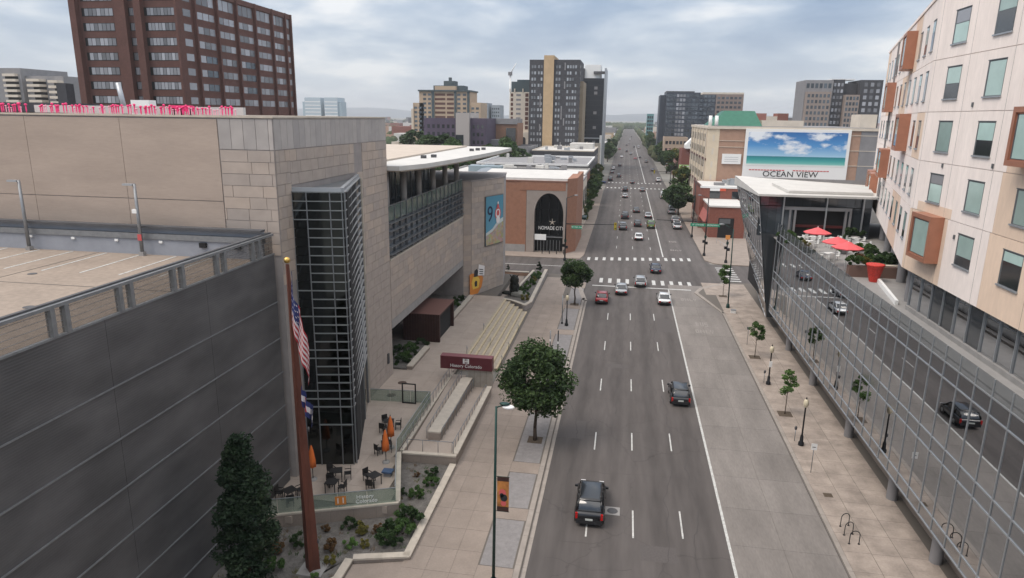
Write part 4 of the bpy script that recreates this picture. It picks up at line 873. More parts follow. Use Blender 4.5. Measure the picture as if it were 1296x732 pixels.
def window(put_, d, f, w=2.1, style=0, pr=0.02):
    z0, z1 = wz[f]
    if style == 0 and (int(d*7)+f*5) % 4 == 1: style = 1
    bl_ = 0.35+0.25*((int(d*3)+f*7) % 5)
    put_('window_reveal', WINFRAME, d, d+w, pr-0.03, pr+0.012, z0, z1)
    put_('window_sill', ALU, d-0.05, d+w+0.05, pr, pr+0.10, z0-0.10, z0)
    put_('window_head', WINFRAME, d-0.02, d+w+0.02, pr, pr+0.05, z1, z1+0.05)
    if style == 0: put_('window_pane', BLIND, d+0.22, d+w-0.03, pr, pr+0.02, z0+0.04, z1-0.07)
    elif style == 1:
        put_('window_pane', DARKWIN, d+0.18, d+w-0.03, pr, pr+0.02, z0+0.04, z1-bl_-0.02); put_('window_blind', BLIND, d+0.18, d+w-0.03, pr, pr+0.022, z1-bl_, z1-0.07)
    else:
        put_('window_pane', BLIND, d+0.22, d+w-0.03, pr, pr+0.02, z0+0.04, z0+1.25); put_('window_pane', PALEGLASS, d+0.22, d+w-0.03, pr, pr+0.02, z0+1.3, z1-0.07)
for f in range(5):
    for j in range(0, 9):
        d = 2.6 + j*5.6
        if f == 0 and j == 0: continue
        if f == 0: d = 8.15 + (j-1)*5.55
        if f == 1 and j == 2: d = 13.9
        if (f == 2 and j == 2): continue
        stl = {(0,1):1, (0,2):1, (2,1):1, (1,0):2, (4,0):2, (4,1):0, (3,2):1, (1,5):1}.get((f,j), 0)
        window(near, d, f, 2.1, stl)
def copper_box(put_, d, w, z0, z1, label=None):
    pr = 0.8
    put_('copper_box', COPPER, d, d+w, 0.02, pr, z0, z1)
    put_('copper_box_recess', DGREY, d+0.35, d+w-0.28, pr, pr+0.01, z0+0.38, z1-0.38)
    put_('window_pane', BLIND, d+0.55, d+w-0.32, pr+0.01, pr+0.03, z0+0.42, z1-0.42)
    for (a0,a1,b0,b1) in ((d,d+0.28,z0,z1),(d+w-0.22,d+w,z0,z1),(d+0.28,d+w-0.22,z0,z0+0.3),(d+0.28,d+w-0.22,z1-0.3,z1)): put_('copper_trim', COPPER, a0, a1, pr, pr+0.10, b0, b1)
copper_box(near, 2.7, 3.2, 16.55, 19.75); copper_box(near, 13.75, 3.4, 23.75, 26.9)
farwin = [1.6, 5.6, 9.8, 14.1, 18.6, 23.0, 27.4, 31.8, 36.2, 40.6, 45.0]
boxes_f = {4: [(14.2, 3.6)], 3: [(30.5, 4.0)], 2: [(9.6, 4.0)], 1: [(26.0, 4.5)], 0: [(38, 4.5), (44, 3)]}
for f in range(5):
    for d in farwin:
        if any(d+1.5 > b0-0.4 and d < b0+bw+0.4 for b0, bw in boxes_f.get(f, ())): continue
        window(farf, d, f, 1.5, 1 if (f*3+int(d)) % 3 else 0)
    for b0, bw in boxes_f.get(f, ()): copper_box(farf, b0, bw, wz[f][0]-0.5, wz[f][1]+0.6)
farf('downpipe', MGREY, 33.6, 33.8, 0.03, 0.2, 17, 34.9)
for f in range(5):
    for a in (0.0, 5.2, 10.6, 16.2, 21.8): near('fine_joint', WINFRAME, a+0.4, a+0.415, 0.02, 0.026, fl[f]+0.03, fl[f+1]-0.03)
for (a, z) in ((7.6,18.6),(4.2,23.0),(7.0,27.0),(10.8,23.4)): near('wall_vent', WINFRAME, a, a+0.15, 0.02, 0.1, z, z+0.28)
# recessed glazed floor under the pink volume
FH.box('shopfront_backing', DARKIN, 0.9, 51, -1.8, -1.7, 12.0, 15.1, ho)
for i in range(27):
    a = 0.9+i*1.85
    FH.box('shopfront_pane', BLIND if i in (12, 13, 16, 20) else DARKWIN if i in (2,3,5,9) else STREETGLASS, a+0.04, a+1.81, -0.62, -0.56, 12.25, 15.05, ho)
    FH.box('shopfront_mullion', ALU, a-0.03, a+0.03, -0.6, -0.46, 12.0, 15.08, ho)
FH.box('shopfront_kerb', CONC, 0.9, 51, -0.7, -0.35, 11.98, 12.3, ho)
FH.box('ledge_band', CONC, 0.9, 51, 0.0, 1.4, 11.98, 12.1, ho)
FF.box('shopfront_backing', DARKIN, 0, LFAR-0.6, -4.0, -3.9, 11.98, 15.1, ho)
for i in range(14): FF.box('shopfront_mullion', ALU_D, 1+i*3.5, 1.1+i*3.5, -3.9, -3.78, 11.98, 15.1, ho)
for d in (2.0, 9.5, 17.5, 26, 34): p = FF.p(LFAR-d, -1.1, 11.98); MB().lathe(p, [(0.38,0),(0.38,3.15)], 14).obj('column', MGREY, ho)
# terrace furniture
tw = tag(MB().prism([(22.9,64.3),(23.15,64.3),(21.85,56.3),(21.6,56.3)], 11.98, 12.35).obj('bench_wall', WHITEP), 'thin white low wall on the terrace leading to the hotel corner', 'low wall')
tag(MB().prism([(21.0,66.2),(25.2,66.2),(25.2,66.9),(21.0,66.9)], 11.98, 13.0).obj('terrace_planter', mat('brown planter', (0.16,0.10,0.08), 0.8)), 'long brown planter box at the near end of the dining terrace', 'planter')
tag(MB().box(24.0,26.5,67.6,68.2,11.98,12.9).obj('terrace_parapet', CREAM2), 'cream low wall behind the red pot on the terrace', 'low wall')
rp_ = thing('red_pot', 'big tapering red pot standing alone at the near end of the terrace', 'plant pot', (22.7,64.6,11.98))
MB().lathe((22.7,64.6,11.98), [(0.36,0),(0.40,0.1),(0.72,1.45),(0.78,1.5),(0.78,1.62),(0.66,1.62)], 18).obj('pot_body', REDPOT, rp_); MB().lathe((22.7,64.6,13.3), [(0.66,0),(0.1,0.12)], 12).obj('pot_soil', SOIL, rp_)
def parasol(label):
    t = thing('terrace_parasol', label, 'parasol', (0,0,0), 'coral parasols on the dining terrace')
    MB().tube((0,0,0),(0,0,3.1),0.035,0.03,8).obj('pole', WHITEP, t); MB().lathe((0,0,0),[(0.3,0),(0.28,0.12),(0.06,0.14)],12).obj('base', CONC, t)
    mb = MB(); r_ = 1.42; vs = [(0,0,2.98)]
    for i in range(8): a = i*PI/4+PI/8; vs.append((r_*math.cos(a), r_*math.sin(a), 2.42))
    for i in range(8): a = i*PI/4+PI/8; vs.append((r_*0.98*math.cos(a), r_*0.98*math.sin(a), 2.32))
    mb.add(vs, [(0,1+i,1+(i+1)%8) for i in range(8)]+[(1+i,9+i,9+(i+1)%8,1+(i+1)%8) for i in range(8)]); mb.obj('canopy', REDU, t)
    rb = MB()
    for i in range(8): a = i*PI/4+PI/8; rb.tube((0,0,2.93),(r_*0.97*math.cos(a), r_*0.97*math.sin(a),2.36),0.012,0.012,4)
    rb.obj('ribs', WHITEP, t); return t
pa = parasol('coral red parasol farthest along the terrace, by the restaurant front'); place(pa, (20.75,77,11.98))
place(copy_tree(pa), (21.1,71,11.98), 0.3, 'coral red parasol in the middle of the terrace row'); place(copy_tree(pa), (21.25,66.9+1.3,11.98), 0.1, 'coral red parasol nearest the red pot on the terrace')
TWHITE = mat('white garden furniture', (0.70,0.70,0.68), 0.5)
def chair(mt, name='terrace_chair', cat='chair', group=None, label=''):
    t = thing(name, label, cat, (0,0,0), group)
    cuboid('seat', mt, -.24,.24,-.24,.24,.43,.47,t)
    cuboid('backrest', mt, -.24,.24,.21,.25,.47,.9,t)
    for sx in (-1,1):
        for sy in (-1,1): cuboid('leg', mt, sx*.21-.02, sx*.21+.02, sy*.21-.02, sy*.21+.02, 0,.43,t)
        cuboid('armrest', mt, sx*.24-.02, sx*.24+.02, -.2,.22,.62,.66,t)
    return t
def table(mt, w, name, label, group=None, d=None):
    t = thing(name, label, 'table', (0,0,0), group); d = d or w
    cuboid('tabletop', mt, -w/2,w/2,-d/2,d/2,.71,.75,t)
    for sx in (-1,1):
        for sy in (-1,1): cuboid('leg', mt, sx*(w/2-.06)-.025, sx*(w/2-.06)+.025, sy*(d/2-.06)-.025, sy*(d/2-.06)+.025, 0,.71,t)
    return t
c0 = chair(TWHITE, group='white chairs on the dining terrace', label='white terrace chair among the tables by the restaurant front')
t0 = table(TWHITE, 0.9, 'terrace_table', 'white square table among the white chairs on the dining terrace', 'white tables on the dining terrace')
first = True; rs = random.Random(5)
for (x, y) in ((20.4,84.3),(22.4,84.6),(24.6,84.5),(27.2,84.8),(21.2,81.5),(23.9,81.7),(26.8,81.6),(21.4,74.2)):
    tt = t0 if first else copy_tree(t0); place(tt, (x,y,11.98), rs.random())
    for i in range(3):
        a = rs.random()*0.6 + i*2.1; cc = c0 if (first and i == 0) else copy_tree(c0); place(cc, (x+0.8*math.cos(a), y+0.8*math.sin(a), 11.98), a-PI/2)
    first = False

# ------------------------------------------------------------------ trees and plants
def crown_mesh(name, mt, n, rx, ry, rz, size, seed, shape='oval', clumps=26, hole=0.0):
    rs = random.Random(seed); mb = MB(); cl = []
    for i in range(clumps):
        while True:
            u, v, w = rs.uniform(-1,1), rs.uniform(-1,1), rs.uniform(-1,1)
            q = u*u+v*v+w*w
            if q < 1 and (q > 0.12): break
        s = rs.uniform(0.85, 1.14)
        if shape == 'cone': s = 0.35+0.65*max(0, (1-(w+1)/2))**0.75; q = 1
        if shape == 'egg': s *= 0.62+0.45*(1-(w+1)/2)
        k = 0.9/(max(math.sqrt(u*u+v*v+w*w), 0.5))**0.55 if shape != 'cone' else 1
        cl.append((u*rx*s*k*0.86, v*ry*s*k*0.86, w*rz*k*0.84, rs.uniform(0.17,0.42)*(0.9 if shape != 'cone' else 0.7)))
    per = n//clumps; mts = mt if isinstance(mt, list) else [mt]
    for (x,y,z,r_) in cl:
        mi = rs.choices(range(len(mts)), [3,2,1][:len(mts)])[0]
        R1 = r_*min(rx, rz)*1.15
        for _ in range(per):
            while True:
                u, v, w = rs.uniform(-1,1), rs.uniform(-1,1), rs.uniform(-1,1)
                q = u*u+v*v+w*w
                if 0.08 < q < 1: break
            p = Vector((x+u*R1, y+v*R1, z+w*R1*0.8)); s = size*rs.uniform(0.6,1.25)
            a = Vector((rs.gauss(0,1), rs.gauss(0,1), rs.gauss(0,0.6))).normalized(); b_ = a.cross(Vector((rs.gauss(0,1), rs.gauss(0,1), rs.gauss(0,1)))).normalized()
            mb.add([p-a*s, p+b_*s*0.5, p+a*s, p-b_*s*0.5], [(0,1,2,3)], mi if rs.random() < 0.8 else 0)
    me, _ = mb.mesh(name, mt, centre=False); return me
def trunk_mesh(h, r_, crown_z, rx, seed, limbs=6, lean=0.0):
    rs = random.Random(seed); mb = MB(); p = Vector((0,0,0)); segs = 4; rr = r_
    for i in range(segs):
        q = Vector((rs.uniform(-.05,.05)*h*0.3+lean*(i+1)/segs, rs.uniform(-.05,.05)*h*0.3, h*(i+1)/segs)); mb.tube(p, q, rr, rr*0.82, 8); p = q; rr *= 0.82
    for i in range(limbs):
        a = i*2*PI/limbs+rs.uniform(-.3,.3); z0 = h*rs.uniform(0.55,0.98); ln = rx*rs.uniform(0.5,0.85)
        s_ = Vector((lean*z0/h,0,z0)); m_ = s_+Vector((math.cos(a)*ln*0.5, math.sin(a)*ln*0.5, ln*0.45)); e_ = s_+Vector((math.cos(a)*ln, math.sin(a)*ln, ln*1.1))
        mb.tube(s_, m_, rr*0.6, rr*0.4, 5); mb.tube(m_, e_, rr*0.4, rr*0.15, 5)
    return mb.mesh('trunk', BARK, centre=False)[0]
def tree(label, loc, tr_me, cr_me, cz, name='street_tree', cat='tree', group=None, pit=None, rz=0, sc=1.0):
    t = thing(name, label, cat, loc, group); t.rotation_euler = (0,0,rz); t.scale = (sc,)*3
    for nm, me, z in (('trunk', tr_me, 0), ('crown', cr_me, cz)):
        o = bpy.data.objects.new(nm, me); COL.objects.link(o); o.parent = t; o.location = (0,0,z)
    if pit:
        o = bpy.data.objects.new('tree_pit', pit); COL.objects.link(o); o.parent = t; o.rotation_euler = (0,0,-rz)
    return t
PIT = MB().box(-0.6,0.6,-0.6,0.6,-0.05,0.012).mesh('tree_pit', SOIL, centre=False)[0]
big_tr = trunk_mesh(4.4, 0.17, 5, 2.6, 1, 8); big_cr = crown_mesh('crown', [L_DARK, L_DARK2], 15000, 3.3, 3.1, 3.5, 0.165, 21, 'egg', 74)
tree('large dark green street tree on the left sidewalk near the maroon sign', (-6.15,51.3,0.15), big_tr, big_cr, 5.5, pit=PIT, group='street trees on the left sidewalk')
tr2 = trunk_mesh(3.6, 0.13, 5, 2.2, 2, 7); cr2 = crown_mesh('crown', [L_DARK, L_DARK2], 8000, 2.45, 2.4, 2.2, 0.18, 22, 'oval', 46)
tree('dark green street tree beyond the stairs, beside the road before the crossing', (-6.1,94.2,0.15), tr2, cr2, 4.5, pit=PIT, group='street trees on the left sidewalk')
# cypress-like evergreen in the foreground
cyt = trunk_mesh(6, 0.2, 5, 0.8, 4, 5); cyc = crown_mesh('crown', [L_CYP, L_CYP2], 26000, 2.0, 2.0, 5.7, 0.12, 23, 'cone', 190)
tree('tall narrow dark evergreen standing in front of the dark garage screen', (-18.85,29.3,0.2), cyt, cyc, 5.2, name='evergreen_tree')
sm_t = trunk_mesh(2.5, 0.05, 2, 0.8, 5, 6); sm_c = [crown_mesh('crown', [L_MID, L_LIGHT], 1300, 1.0, 1.0, 1.35, 0.13, 31, 'egg', 16), crown_mesh('crown', L_LIGHT, 1200, 0.95, 0.95, 1.5, 0.12, 32, 'egg', 14), crown_mesh('crown', [L_MID, L_LIGHT], 2300, 1.15, 1.15, 2.0, 0.14, 33, 'egg', 20)]
tree('slim young tree on the right sidewalk nearest the bus stop sign', (15.5,60.7,0.15), sm_t, sm_c[1], 3.0, pit=PIT, group='young trees on the right sidewalk')
tree('young bright green tree on the right sidewalk between two lamp posts', (15.5,76.1,0.15), sm_t, sm_c[0], 3.1, pit=PIT, group='young trees on the right sidewalk')
tree('young tree at the street corner in front of the glass wing', (15.6,103.6,0.15), sm_t, sm_c[2], 3.4, pit=PIT, group='young trees on the right sidewalk', rz=1)
md_t = trunk_mesh(4.5, 0.22, 5, 3, 7, 7); md_c = [crown_mesh('crown', [L_DARK, L_DARK2], 3600, 3.3, 3.3, 2.9, 0.34, 41, 'oval', 30), crown_mesh('crown', [L_MID, L_DARK2], 3600, 3.2, 3.2, 3.2, 0.34, 42, 'oval', 30), crown_mesh('crown', [L_DARK2, L_YEL], 3200, 3.0, 3.0, 3.4, 0.34, 43, 'egg', 28)]
far_trees = [(14.4,183,0,1.25,'round dark tree over the parked cars beside the beige apartment block'),(13.6,196,1,1.0,'green tree behind the round dark tree on the right kerb'),
 (18.5,232,2,1.35,'olive tree on the right sidewalk beyond the beige apartment block'),(20.5,300,2,1.7,'large olive brown tree on the right past the second crossing'),(20,345,0,1.5,'dark tree behind the large olive one on the right'),(21,420,1,1.6,'green tree on the right kerb near the far brown buildings'),
 (-10.0,205,1,1.0,'tree in the left row just past the brick corner building'),(-10.2,215,0,1.05,'dark tree in the middle of the left kerb row'),(-10.2,226,2,1.0,'olive tree third in the left kerb row'),(-10.4,238,1,1.1,'green tree fourth in the left kerb row'),(-10.5,250,0,1.0,'last dark tree of the left row before the second crossing'),
 (-9.6,168,2,0.62,'small rusty tree on the left sidewalk by the brick building'),(-9.9,178,1,0.75,'small green tree on the left sidewalk beside dark storefronts'),(-10.0,190,2,0.85,'low olive tree on the left sidewalk before the row'),
 (-11.2,292,2,0.9,'olive tree on the left just past the second crossing'),(-10.8,425,0,1.5,'dark round tree on the left kerb in front of the white tower edge'),(-11,455,1,1.3,'green tree behind the dark round one on the far left kerb'),(-11,520,0,1.5,'dark distant tree left of the avenue'),(19,520,0,1.6,'dark distant tree right of the avenue'),(20,620,1,1.8,'green distant tree right of the avenue near the teal tower')]
for (x,y,v,s_,lb) in far_trees: tree(lb, (x,y,0.15), md_t, md_c[v], 5.2, name='street_tree', rz=random.random()*6, sc=s_, group='trees lining the far avenue')
mid = [(-92,300,0,2.0,'tree mass at the left beside the white low buildings'),(-84,340,1,1.7,'green tree behind the white low buildings at left'),(-66,240,0,2.0,'large dark tree in front of the purple clad block'),(-60,236,1,1.7,'green tree against the purple clad block'),(-71,262,0,1.4,'small dark tree left of the purple block'),(-50,262,0,1.6,'dark tree before the brown low block'),(-45,258,1,1.7,'green tree in the row before the cream tower'),(-40.5,256,0,1.5,'dark tree beside the cream tower podium'),(-54,262,2,1.4,'olive tree in the row below the brown block'),(-78,235,1,1.1,'small light tree by the blue grey shed roofs'),(-98,230,0,1.4,'dark tree at the edge of the stone museum wall'),(-103,420,0,2.4,'distant dark tree below the stepped beige tower'),(-118,430,1,2.2,'distant green tree left of the stepped beige tower'),(-135,300,0,2.2,'tree top showing above the museum roof'),(-128,310,1,2.1,'second tree top showing above the museum roof')]
for (x,y,v,s_,lb) in mid: tree(lb, (x,y,0), md_t, md_c[v], 5.2, name='city_tree', rz=random.random()*6, sc=s_*1.32, group='trees in the city blocks on the left')
# bushes in beds
def bush_mesh(mt, n, r_, h, size, seed): return crown_mesh('foliage', mt, n, r_, r_, h, size, seed, 'oval', 12)
bm_ = [bush_mesh(L_MID, 1500, 0.62, 0.42, 0.085, 51), bush_mesh(L_DARK, 1500, 0.6, 0.4, 0.09, 52), bush_mesh(L_LIGHT, 1200, 0.5, 0.38, 0.08, 53), bush_mesh(L_YEL, 1100, 0.5, 0.42, 0.07, 54), bush_mesh(L_RED, 1100, 0.5, 0.36, 0.08, 55)]
gc = MB(); rs = random.Random(31)
def inbed(x, y):
    if y > 38.5: return -15.7+max(0,(42-y))*0.55+0.3 < x < -12.0
    if y > 34.6: return -22.5 < x < -12.0 and y < 34.2+(x+24)*0.36
    return -23 < x < -15.3 and y > 27.0+0 and x < -17.9+(y-27.6)*0.68
for i in range(420):
    x, y = rs.uniform(-23,-11.9), rs.uniform(26,45.5)
    if not inbed(x, y): continue
    h_ = rs.uniform(0.12,0.38); m_ = rs.choice((0,0,1,2))
    for k in range(14):
        a = rs.uniform(0,6.28); l_ = rs.uniform(0.08,0.26); p = (x+rs.uniform(-.12,.12), y+rs.uniform(-.12,.12))
        gc.add([(p[0]-0.012,p[1],0.21),(p[0]+0.012,p[1],0.21),(p[0]+l_*math.cos(a),p[1]+l_*math.sin(a),0.22+h_*rs.uniform(.5,1))],[(0,1,2)],m_)
gc.obj('ground_cover', [L_MID, L_YEL, L_RED], label='low grasses and ground cover over the gravel of the planting bed', kind='stuff')
beds = [(-13.0,38.3,0,1.25,'leafy green shrub against the patio wall corner'),(-12.7,36.6,0,1.35,'large leafy shrub at the corner of the planting bed kerb'),(-13.1,35.5,1,1.45,'big dark shrub in the corner of the planting bed'),(-12.9,44.0,1,1.0,'dark green shrub under the ramp front wall'),(-13.9,43.6,4,0.55,'small rusty shrub near the ramp front wall'),(-13.1,41.0,0,1.0,'mid green shrub in the middle of the planting bed'),(-14.1,41.2,1,0.6,'small dark shrub beside the mid green one'),
 (-15.2,36.2,3,1.1,'yellow green shrub below the patio wall'),(-16.2,36.5,1,1.0,'dark low shrub below the patio wall near the tall rusty pole'),(-14.3,36.6,4,0.8,'rusty brown shrub left of the corner shrub'),(-17.6,36.0,4,0.7,'reddish shrub behind the tall rusty pole'),(-15.4,34.6,2,0.95,'bright green clump behind the kerb bend'),(-16.4,34.2,4,1.1,'rusty grass clump beside the tall rusty pole'),(-15.9,33.0,3,0.9,'olive clump near the base of the rusty pole'),(-16.1,31.3,2,0.8,'bright low clump nearest the kerb end'),(-14.6,34.9,3,0.75,'small olive clump by the kerb bend'),(-18.6,34.4,1,1.0,'dark shrub left of the rusty pole'),(-19.6,33.5,4,1.1,'rusty shrub below the patio wall at left'),(-13.9,37.4,2,0.7,'small bright clump below the glass emblem'),(-12.6,37.6,1,1.5,'dark bushy shrub against the kerb just past its bend'),(-13.6,36.2,1,1.3,'dark rounded shrub left of the corner shrubs'),(-12.5,42.6,0,1.0,'green shrub by the kerb halfway along the bed'),(-17.2,33.0,1,0.9,'dark shrub immediately behind the rusty pole foot'),(-18.9,31.8,0,1.1,'green shrub beside the dark evergreen'),(-17.3,30.0,3,1.0,'olive clump between the evergreen and the kerb end')]
for (x,y,v,s_,lb) in beds:
    t = thing('shrub', lb, 'shrub', (x,y,0.22)); t.scale = (s_,)*3; t.rotation_euler = (0,0,x*7)
    for nm, me, z in (('foliage', bm_[v], 0.38), ('stems', None, 0)):
        if me is None:
            me = bpy.data.meshes.get('stems')
            if me is None:
                q = MB(); 
                for i in range(7): a = i*0.9; q.tube((0,0,0),(0.3*math.cos(a),0.3*math.sin(a),0.4),0.012,0.006,4)
                me = q.mesh('stems', BARK, centre=False)[0]
        o = bpy.data.objects.new(nm, me); COL.objects.link(o); o.parent = t; o.location = (0,0,z)
ebeds = [(-21.6,63.6,1),(-21.9,65.2,0),(-21.5,66.6,1),(-22.2,68.2,0),(-21.4,69.6,1),(-23.4,64.4,1),(-23.6,67.3,1),(-21.6,80.5,0),(-21.8,83.2,1),(-21.7,86.2,0),(-21.8,89.4,1),(-14.0,98.0,0),(-13.7,100.2,2),(-13.5,102.4,0),(-13.4,104.6,3),(-13.3,106.6,0),(-13.6,95.2,0),(-13.2,93.0,3),(-13.3,108.8,2)]
ORD = ['first','second','third','fourth','fifth','sixth','seventh','eighth','ninth','tenth','eleventh','twelfth']; cnt_ = {}
for i, (x,y,v) in enumerate(sorted(ebeds, key=lambda q: q[1])):
    where = 'in the stone edged bed by the entry box' if y < 72 else 'in the planter beyond the entry box' if y < 91 and x < -20 else 'in the raised corner planter by the bronze sculpture'
    cnt_[where] = cnt_.get(where,-1)+1
    t = thing('shrub', 'low shrub, '+ORD[cnt_[where]]+' from the near end '+where, 'shrub', (x,y,1.1 if x < -20 else 0.7), 'low shrubs '+where); t.scale = (1.5,)*3; t.rotation_euler = (0,0,i)
    o = bpy.data.objects.new('foliage', bm_[v]); COL.objects.link(o); o.parent = t; o.location = (0,0,0.2)
dark_cone = crown_mesh('foliage', L_CYP, 900, 0.45, 0.45, 0.9, 0.1, 61, 'cone', 14)
for (x,y,z,s_,lb) in ((-13.4,111.6,0.7,1.5,'dark conical shrub at the street end of the corner planter'),(-25.5,111,0.8,0.9,'small dark round shrub on the pale wall, leftmost'),(-22.3,111,0.8,0.9,'small dark round shrub on the pale wall, middle'),(-18.6,111,0.8,0.9,'small dark round shrub on the pale wall, rightmost')):
    o = tag(put('conical_shrub', dark_cone, (x,y,z+0.6*s_)), lb, 'shrub'); o.scale = (s_,)*3
tb = [(19.3,80.5,12.2,0,1.5),(19.4,77.5,12.2,3,1.3),(19.3,74.5,12.2,1,1.4),(19.5,85.2,12.2,0,1.8),(22.8,86.8,12.2,1,1.6),(24.3,64.0+9.5,12.2,4,1.2),(21.6,66.6,13.1,0,1.4),(22.6,66.6,13.1,3,1.2),(23.8,66.6,13.1,1,1.3),(24.7,70.5,12.2,0,2.0),(25.6,73.2,12.2,1,2.0),(25.4,76,12.2,0,2.2),(24.0,78.2,12.2,2,1.8),(27.5,86.5,12.2,1,2.2),(20.4,79.5,12.2,3,1.4),(19.8,82.0,12.2,1,1.5),(26.3,69.0,12.2,1,2.4)]
cnt_ = {}
for i, (x,y,z,v,s_) in enumerate(sorted(tb, key=lambda q: (q[1], q[0]))):
    w_ = 'in the long brown planter on the terrace' if z > 13 else 'along the hotel side of the dining terrace' if x > 23 else 'near the glass parapet of the dining terrace'
    cnt_[w_] = cnt_.get(w_,-1)+1
    t = thing('terrace_plant', 'leafy plant, '+ORD[cnt_[w_]]+' from the red pot end, '+w_, 'plant', (x,y,z), 'plants '+w_); t.scale = (s_,)*3
    o = bpy.data.objects.new('foliage', bm_[v]); COL.objects.link(o); o.parent = t; o.location = (0,0,0.3)
    if z < 13: o = bpy.data.objects.new('pot', MB().lathe((0,0,0),[(0.2,0),(0.3,0.3)],10).mesh('pot', CONC, centre=False)[0]); COL.objects.link(o); o.parent = t; o.location = (0,0,-0.1)

# ------------------------------------------------------------------ generic blocks
def face_frame(side, x0, x1, y0, y1):
    return {'N': Frame(x0, y0, 1, 0), 'E': Frame(x1, y0, 0, 1), 'W': Frame(x0, y1, 0, -1)}[side]
def windows(fr, parent, a0, a1, z0, z1, nc, nr, ww, wh, mt=FARGLASS, name='window', skip=None, bands=False, depth=0.06, sill=None):
    n_ = 0
    for r_ in range(nr):
        for c_ in range(nc):
            if skip and skip(c_, r_): continue
            a = a0+(a1-a0)*(c_+0.5)/nc; z = z0+(z1-z0)*(r_+0.5)/nr
            fr.box(name, mt, a-ww/2, a+ww/2, -0.03, depth, z-wh/2, z+wh/2, parent)
            if sill: fr.box('sill', sill, a-ww/2-0.15, a+ww/2+0.15, 0, depth+0.12, z-wh/2-0.25, z-wh/2, parent)
def block(name, label, cat, x0, x1, y0, y1, z1, wall, roof=DGREY, par=0.5, z0=-0.5, group=None, parmat=None):
    t = thing(name, label, cat, ((x0+x1)/2,(y0+y1)/2,0), group)
    MB().box(x0,x1,y0,y1,z0,z1).obj('wall', wall, t)
    MB().box(x0+0.3,x1-0.3,y0+0.3,y1-0.3,z1,z1+0.06).obj('roof', roof, t)
    if par:
        p = MB(); p.box(x0,x1,y0,y0+0.3,z1,z1+par).box(x0,x1,y1-0.3,y1,z1,z1+par).box(x0,x0+0.3,y0+0.3,y1-0.3,z1,z1+par).box(x1-0.3,x1,y0+0.3,y1-0.3,z1,z1+par); p.obj('parapet', parmat or wall, t)
    return t
def rooftop(t, x0, x1, y0, y1, z, n, seed, mts=(ALU, MGREY, WHITE)):
    rs = random.Random(seed)
    for i in range(n):
        a, b_ = rs.uniform(x0,x1), rs.uniform(y0,y1); w, d, h = rs.uniform(0.8,2.6), rs.uniform(0.8,2.6), rs.uniform(0.6,1.9)
        cuboid('roof_unit', rs.choice(mts), a, a+w, b_, b_+d, z, z+h, t)

# --- big brown brick tower (left)
bt = thing('brown_brick_tower', 'very tall brown brick office tower with bands of pale windows, behind the stone museum', 'office tower', (-98,150,0))
TX0, TX1, TY0, TY1 = -109.5, -87.4, 130, 176
MB().box(TX0,TX1,TY0,TY1,0,49.5).obj('wall', BRN_BRK, bt); MB().box(TX0+0.5,TX1-0.5,TY0+.5,TY1-.5,49.5,49.6).obj('roof', DGREY, bt)
fn = Frame(TX0, TY0, 1, 0); fe = Frame(TX1, TY0, 0, 1)
def row_z(i): return 27.6 + i*2.80
for a0, a1 in ((-1.3,0.1),(8.6,11.0),(12.9,14.4),(21.6,22.1)): fn.box('pilaster', BRN_BRK, a0, a1, 0, 1.1, 0, 50.3, bt)
for i in range(8):
    z = row_z(i)
    for a0, a1, np_ in ((1.2,7.6,7),(11.2,12.7,2),(15.0,21.0,8)):
        fn.box('window_recess', DARKIN, a0-0.6, a1, 0.0, 0.03, z-0.1, z+1.45, bt)
        for k in range(np_):
            s_ = (a1-a0)/np_; fn.box('window_pane', PALEGLASS, a0+k*s_+0.06, a0+(k+1)*s_-0.05, 0.03, 0.07, z, z+1.35, bt)
    for j, (a0, a1) in enumerate(((0.8,3.4),(5.4,11.6),(12.9,19.2),(20.6,27.2),(28.5,35.2),(36.4,42.0),(43.2,45.2))):
        n_ = 1 if a1-a0 < 3 else 3
        for k in range(n_):
            s_ = (a1-a0)/n_; fe.box('window_pane', FARGLASS if i in (1,2,3) and j in (1,3) and k > 0 else PALEGLASS, a0+k*s_+0.1, a0+(k+1)*s_-0.1, 0.0, 0.05, z, z+(1.35 if i < 7 else 2.1), bt)
for a in (4.5, 12.3, 20.0, 27.9, 35.9, 42.6, 45.6): fe.box('pier', BRN_BRK, a-0.25, a+0.25, 0, 0.6, 0, 50.6, bt)
fe.box('attic', BRN_BRK, 0, 46, -4, 0.3, 49.5, 50.6, bt)
# --- left condos with balconies
cd = block('balcony_tower', 'grey concrete residential tower with stacked balconies at the far left', 'apartment tower', -285, -250, 260, 285, 42.3, MGREY)
MB().box(-250,-232,262,285,0,39.8).obj('lower_wing', MGREY, cd)
for f, (x0,x1,zt) in enumerate(((-257.5,-251.5,40.5),(-246.5,-240.5,38.5),(-236.5,-232.2,38))):
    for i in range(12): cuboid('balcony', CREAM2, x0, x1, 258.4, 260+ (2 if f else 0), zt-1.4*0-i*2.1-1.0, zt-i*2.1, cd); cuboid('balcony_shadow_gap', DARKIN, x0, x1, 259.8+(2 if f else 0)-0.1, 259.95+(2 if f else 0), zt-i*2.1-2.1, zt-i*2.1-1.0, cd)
ub = block('dark_roof_mast', 'slim dark upright equipment block between the grey tower and the brown tower', 'roof equipment', -106.3, -104.3, 118, 120, 30.9, CHAR, par=0)
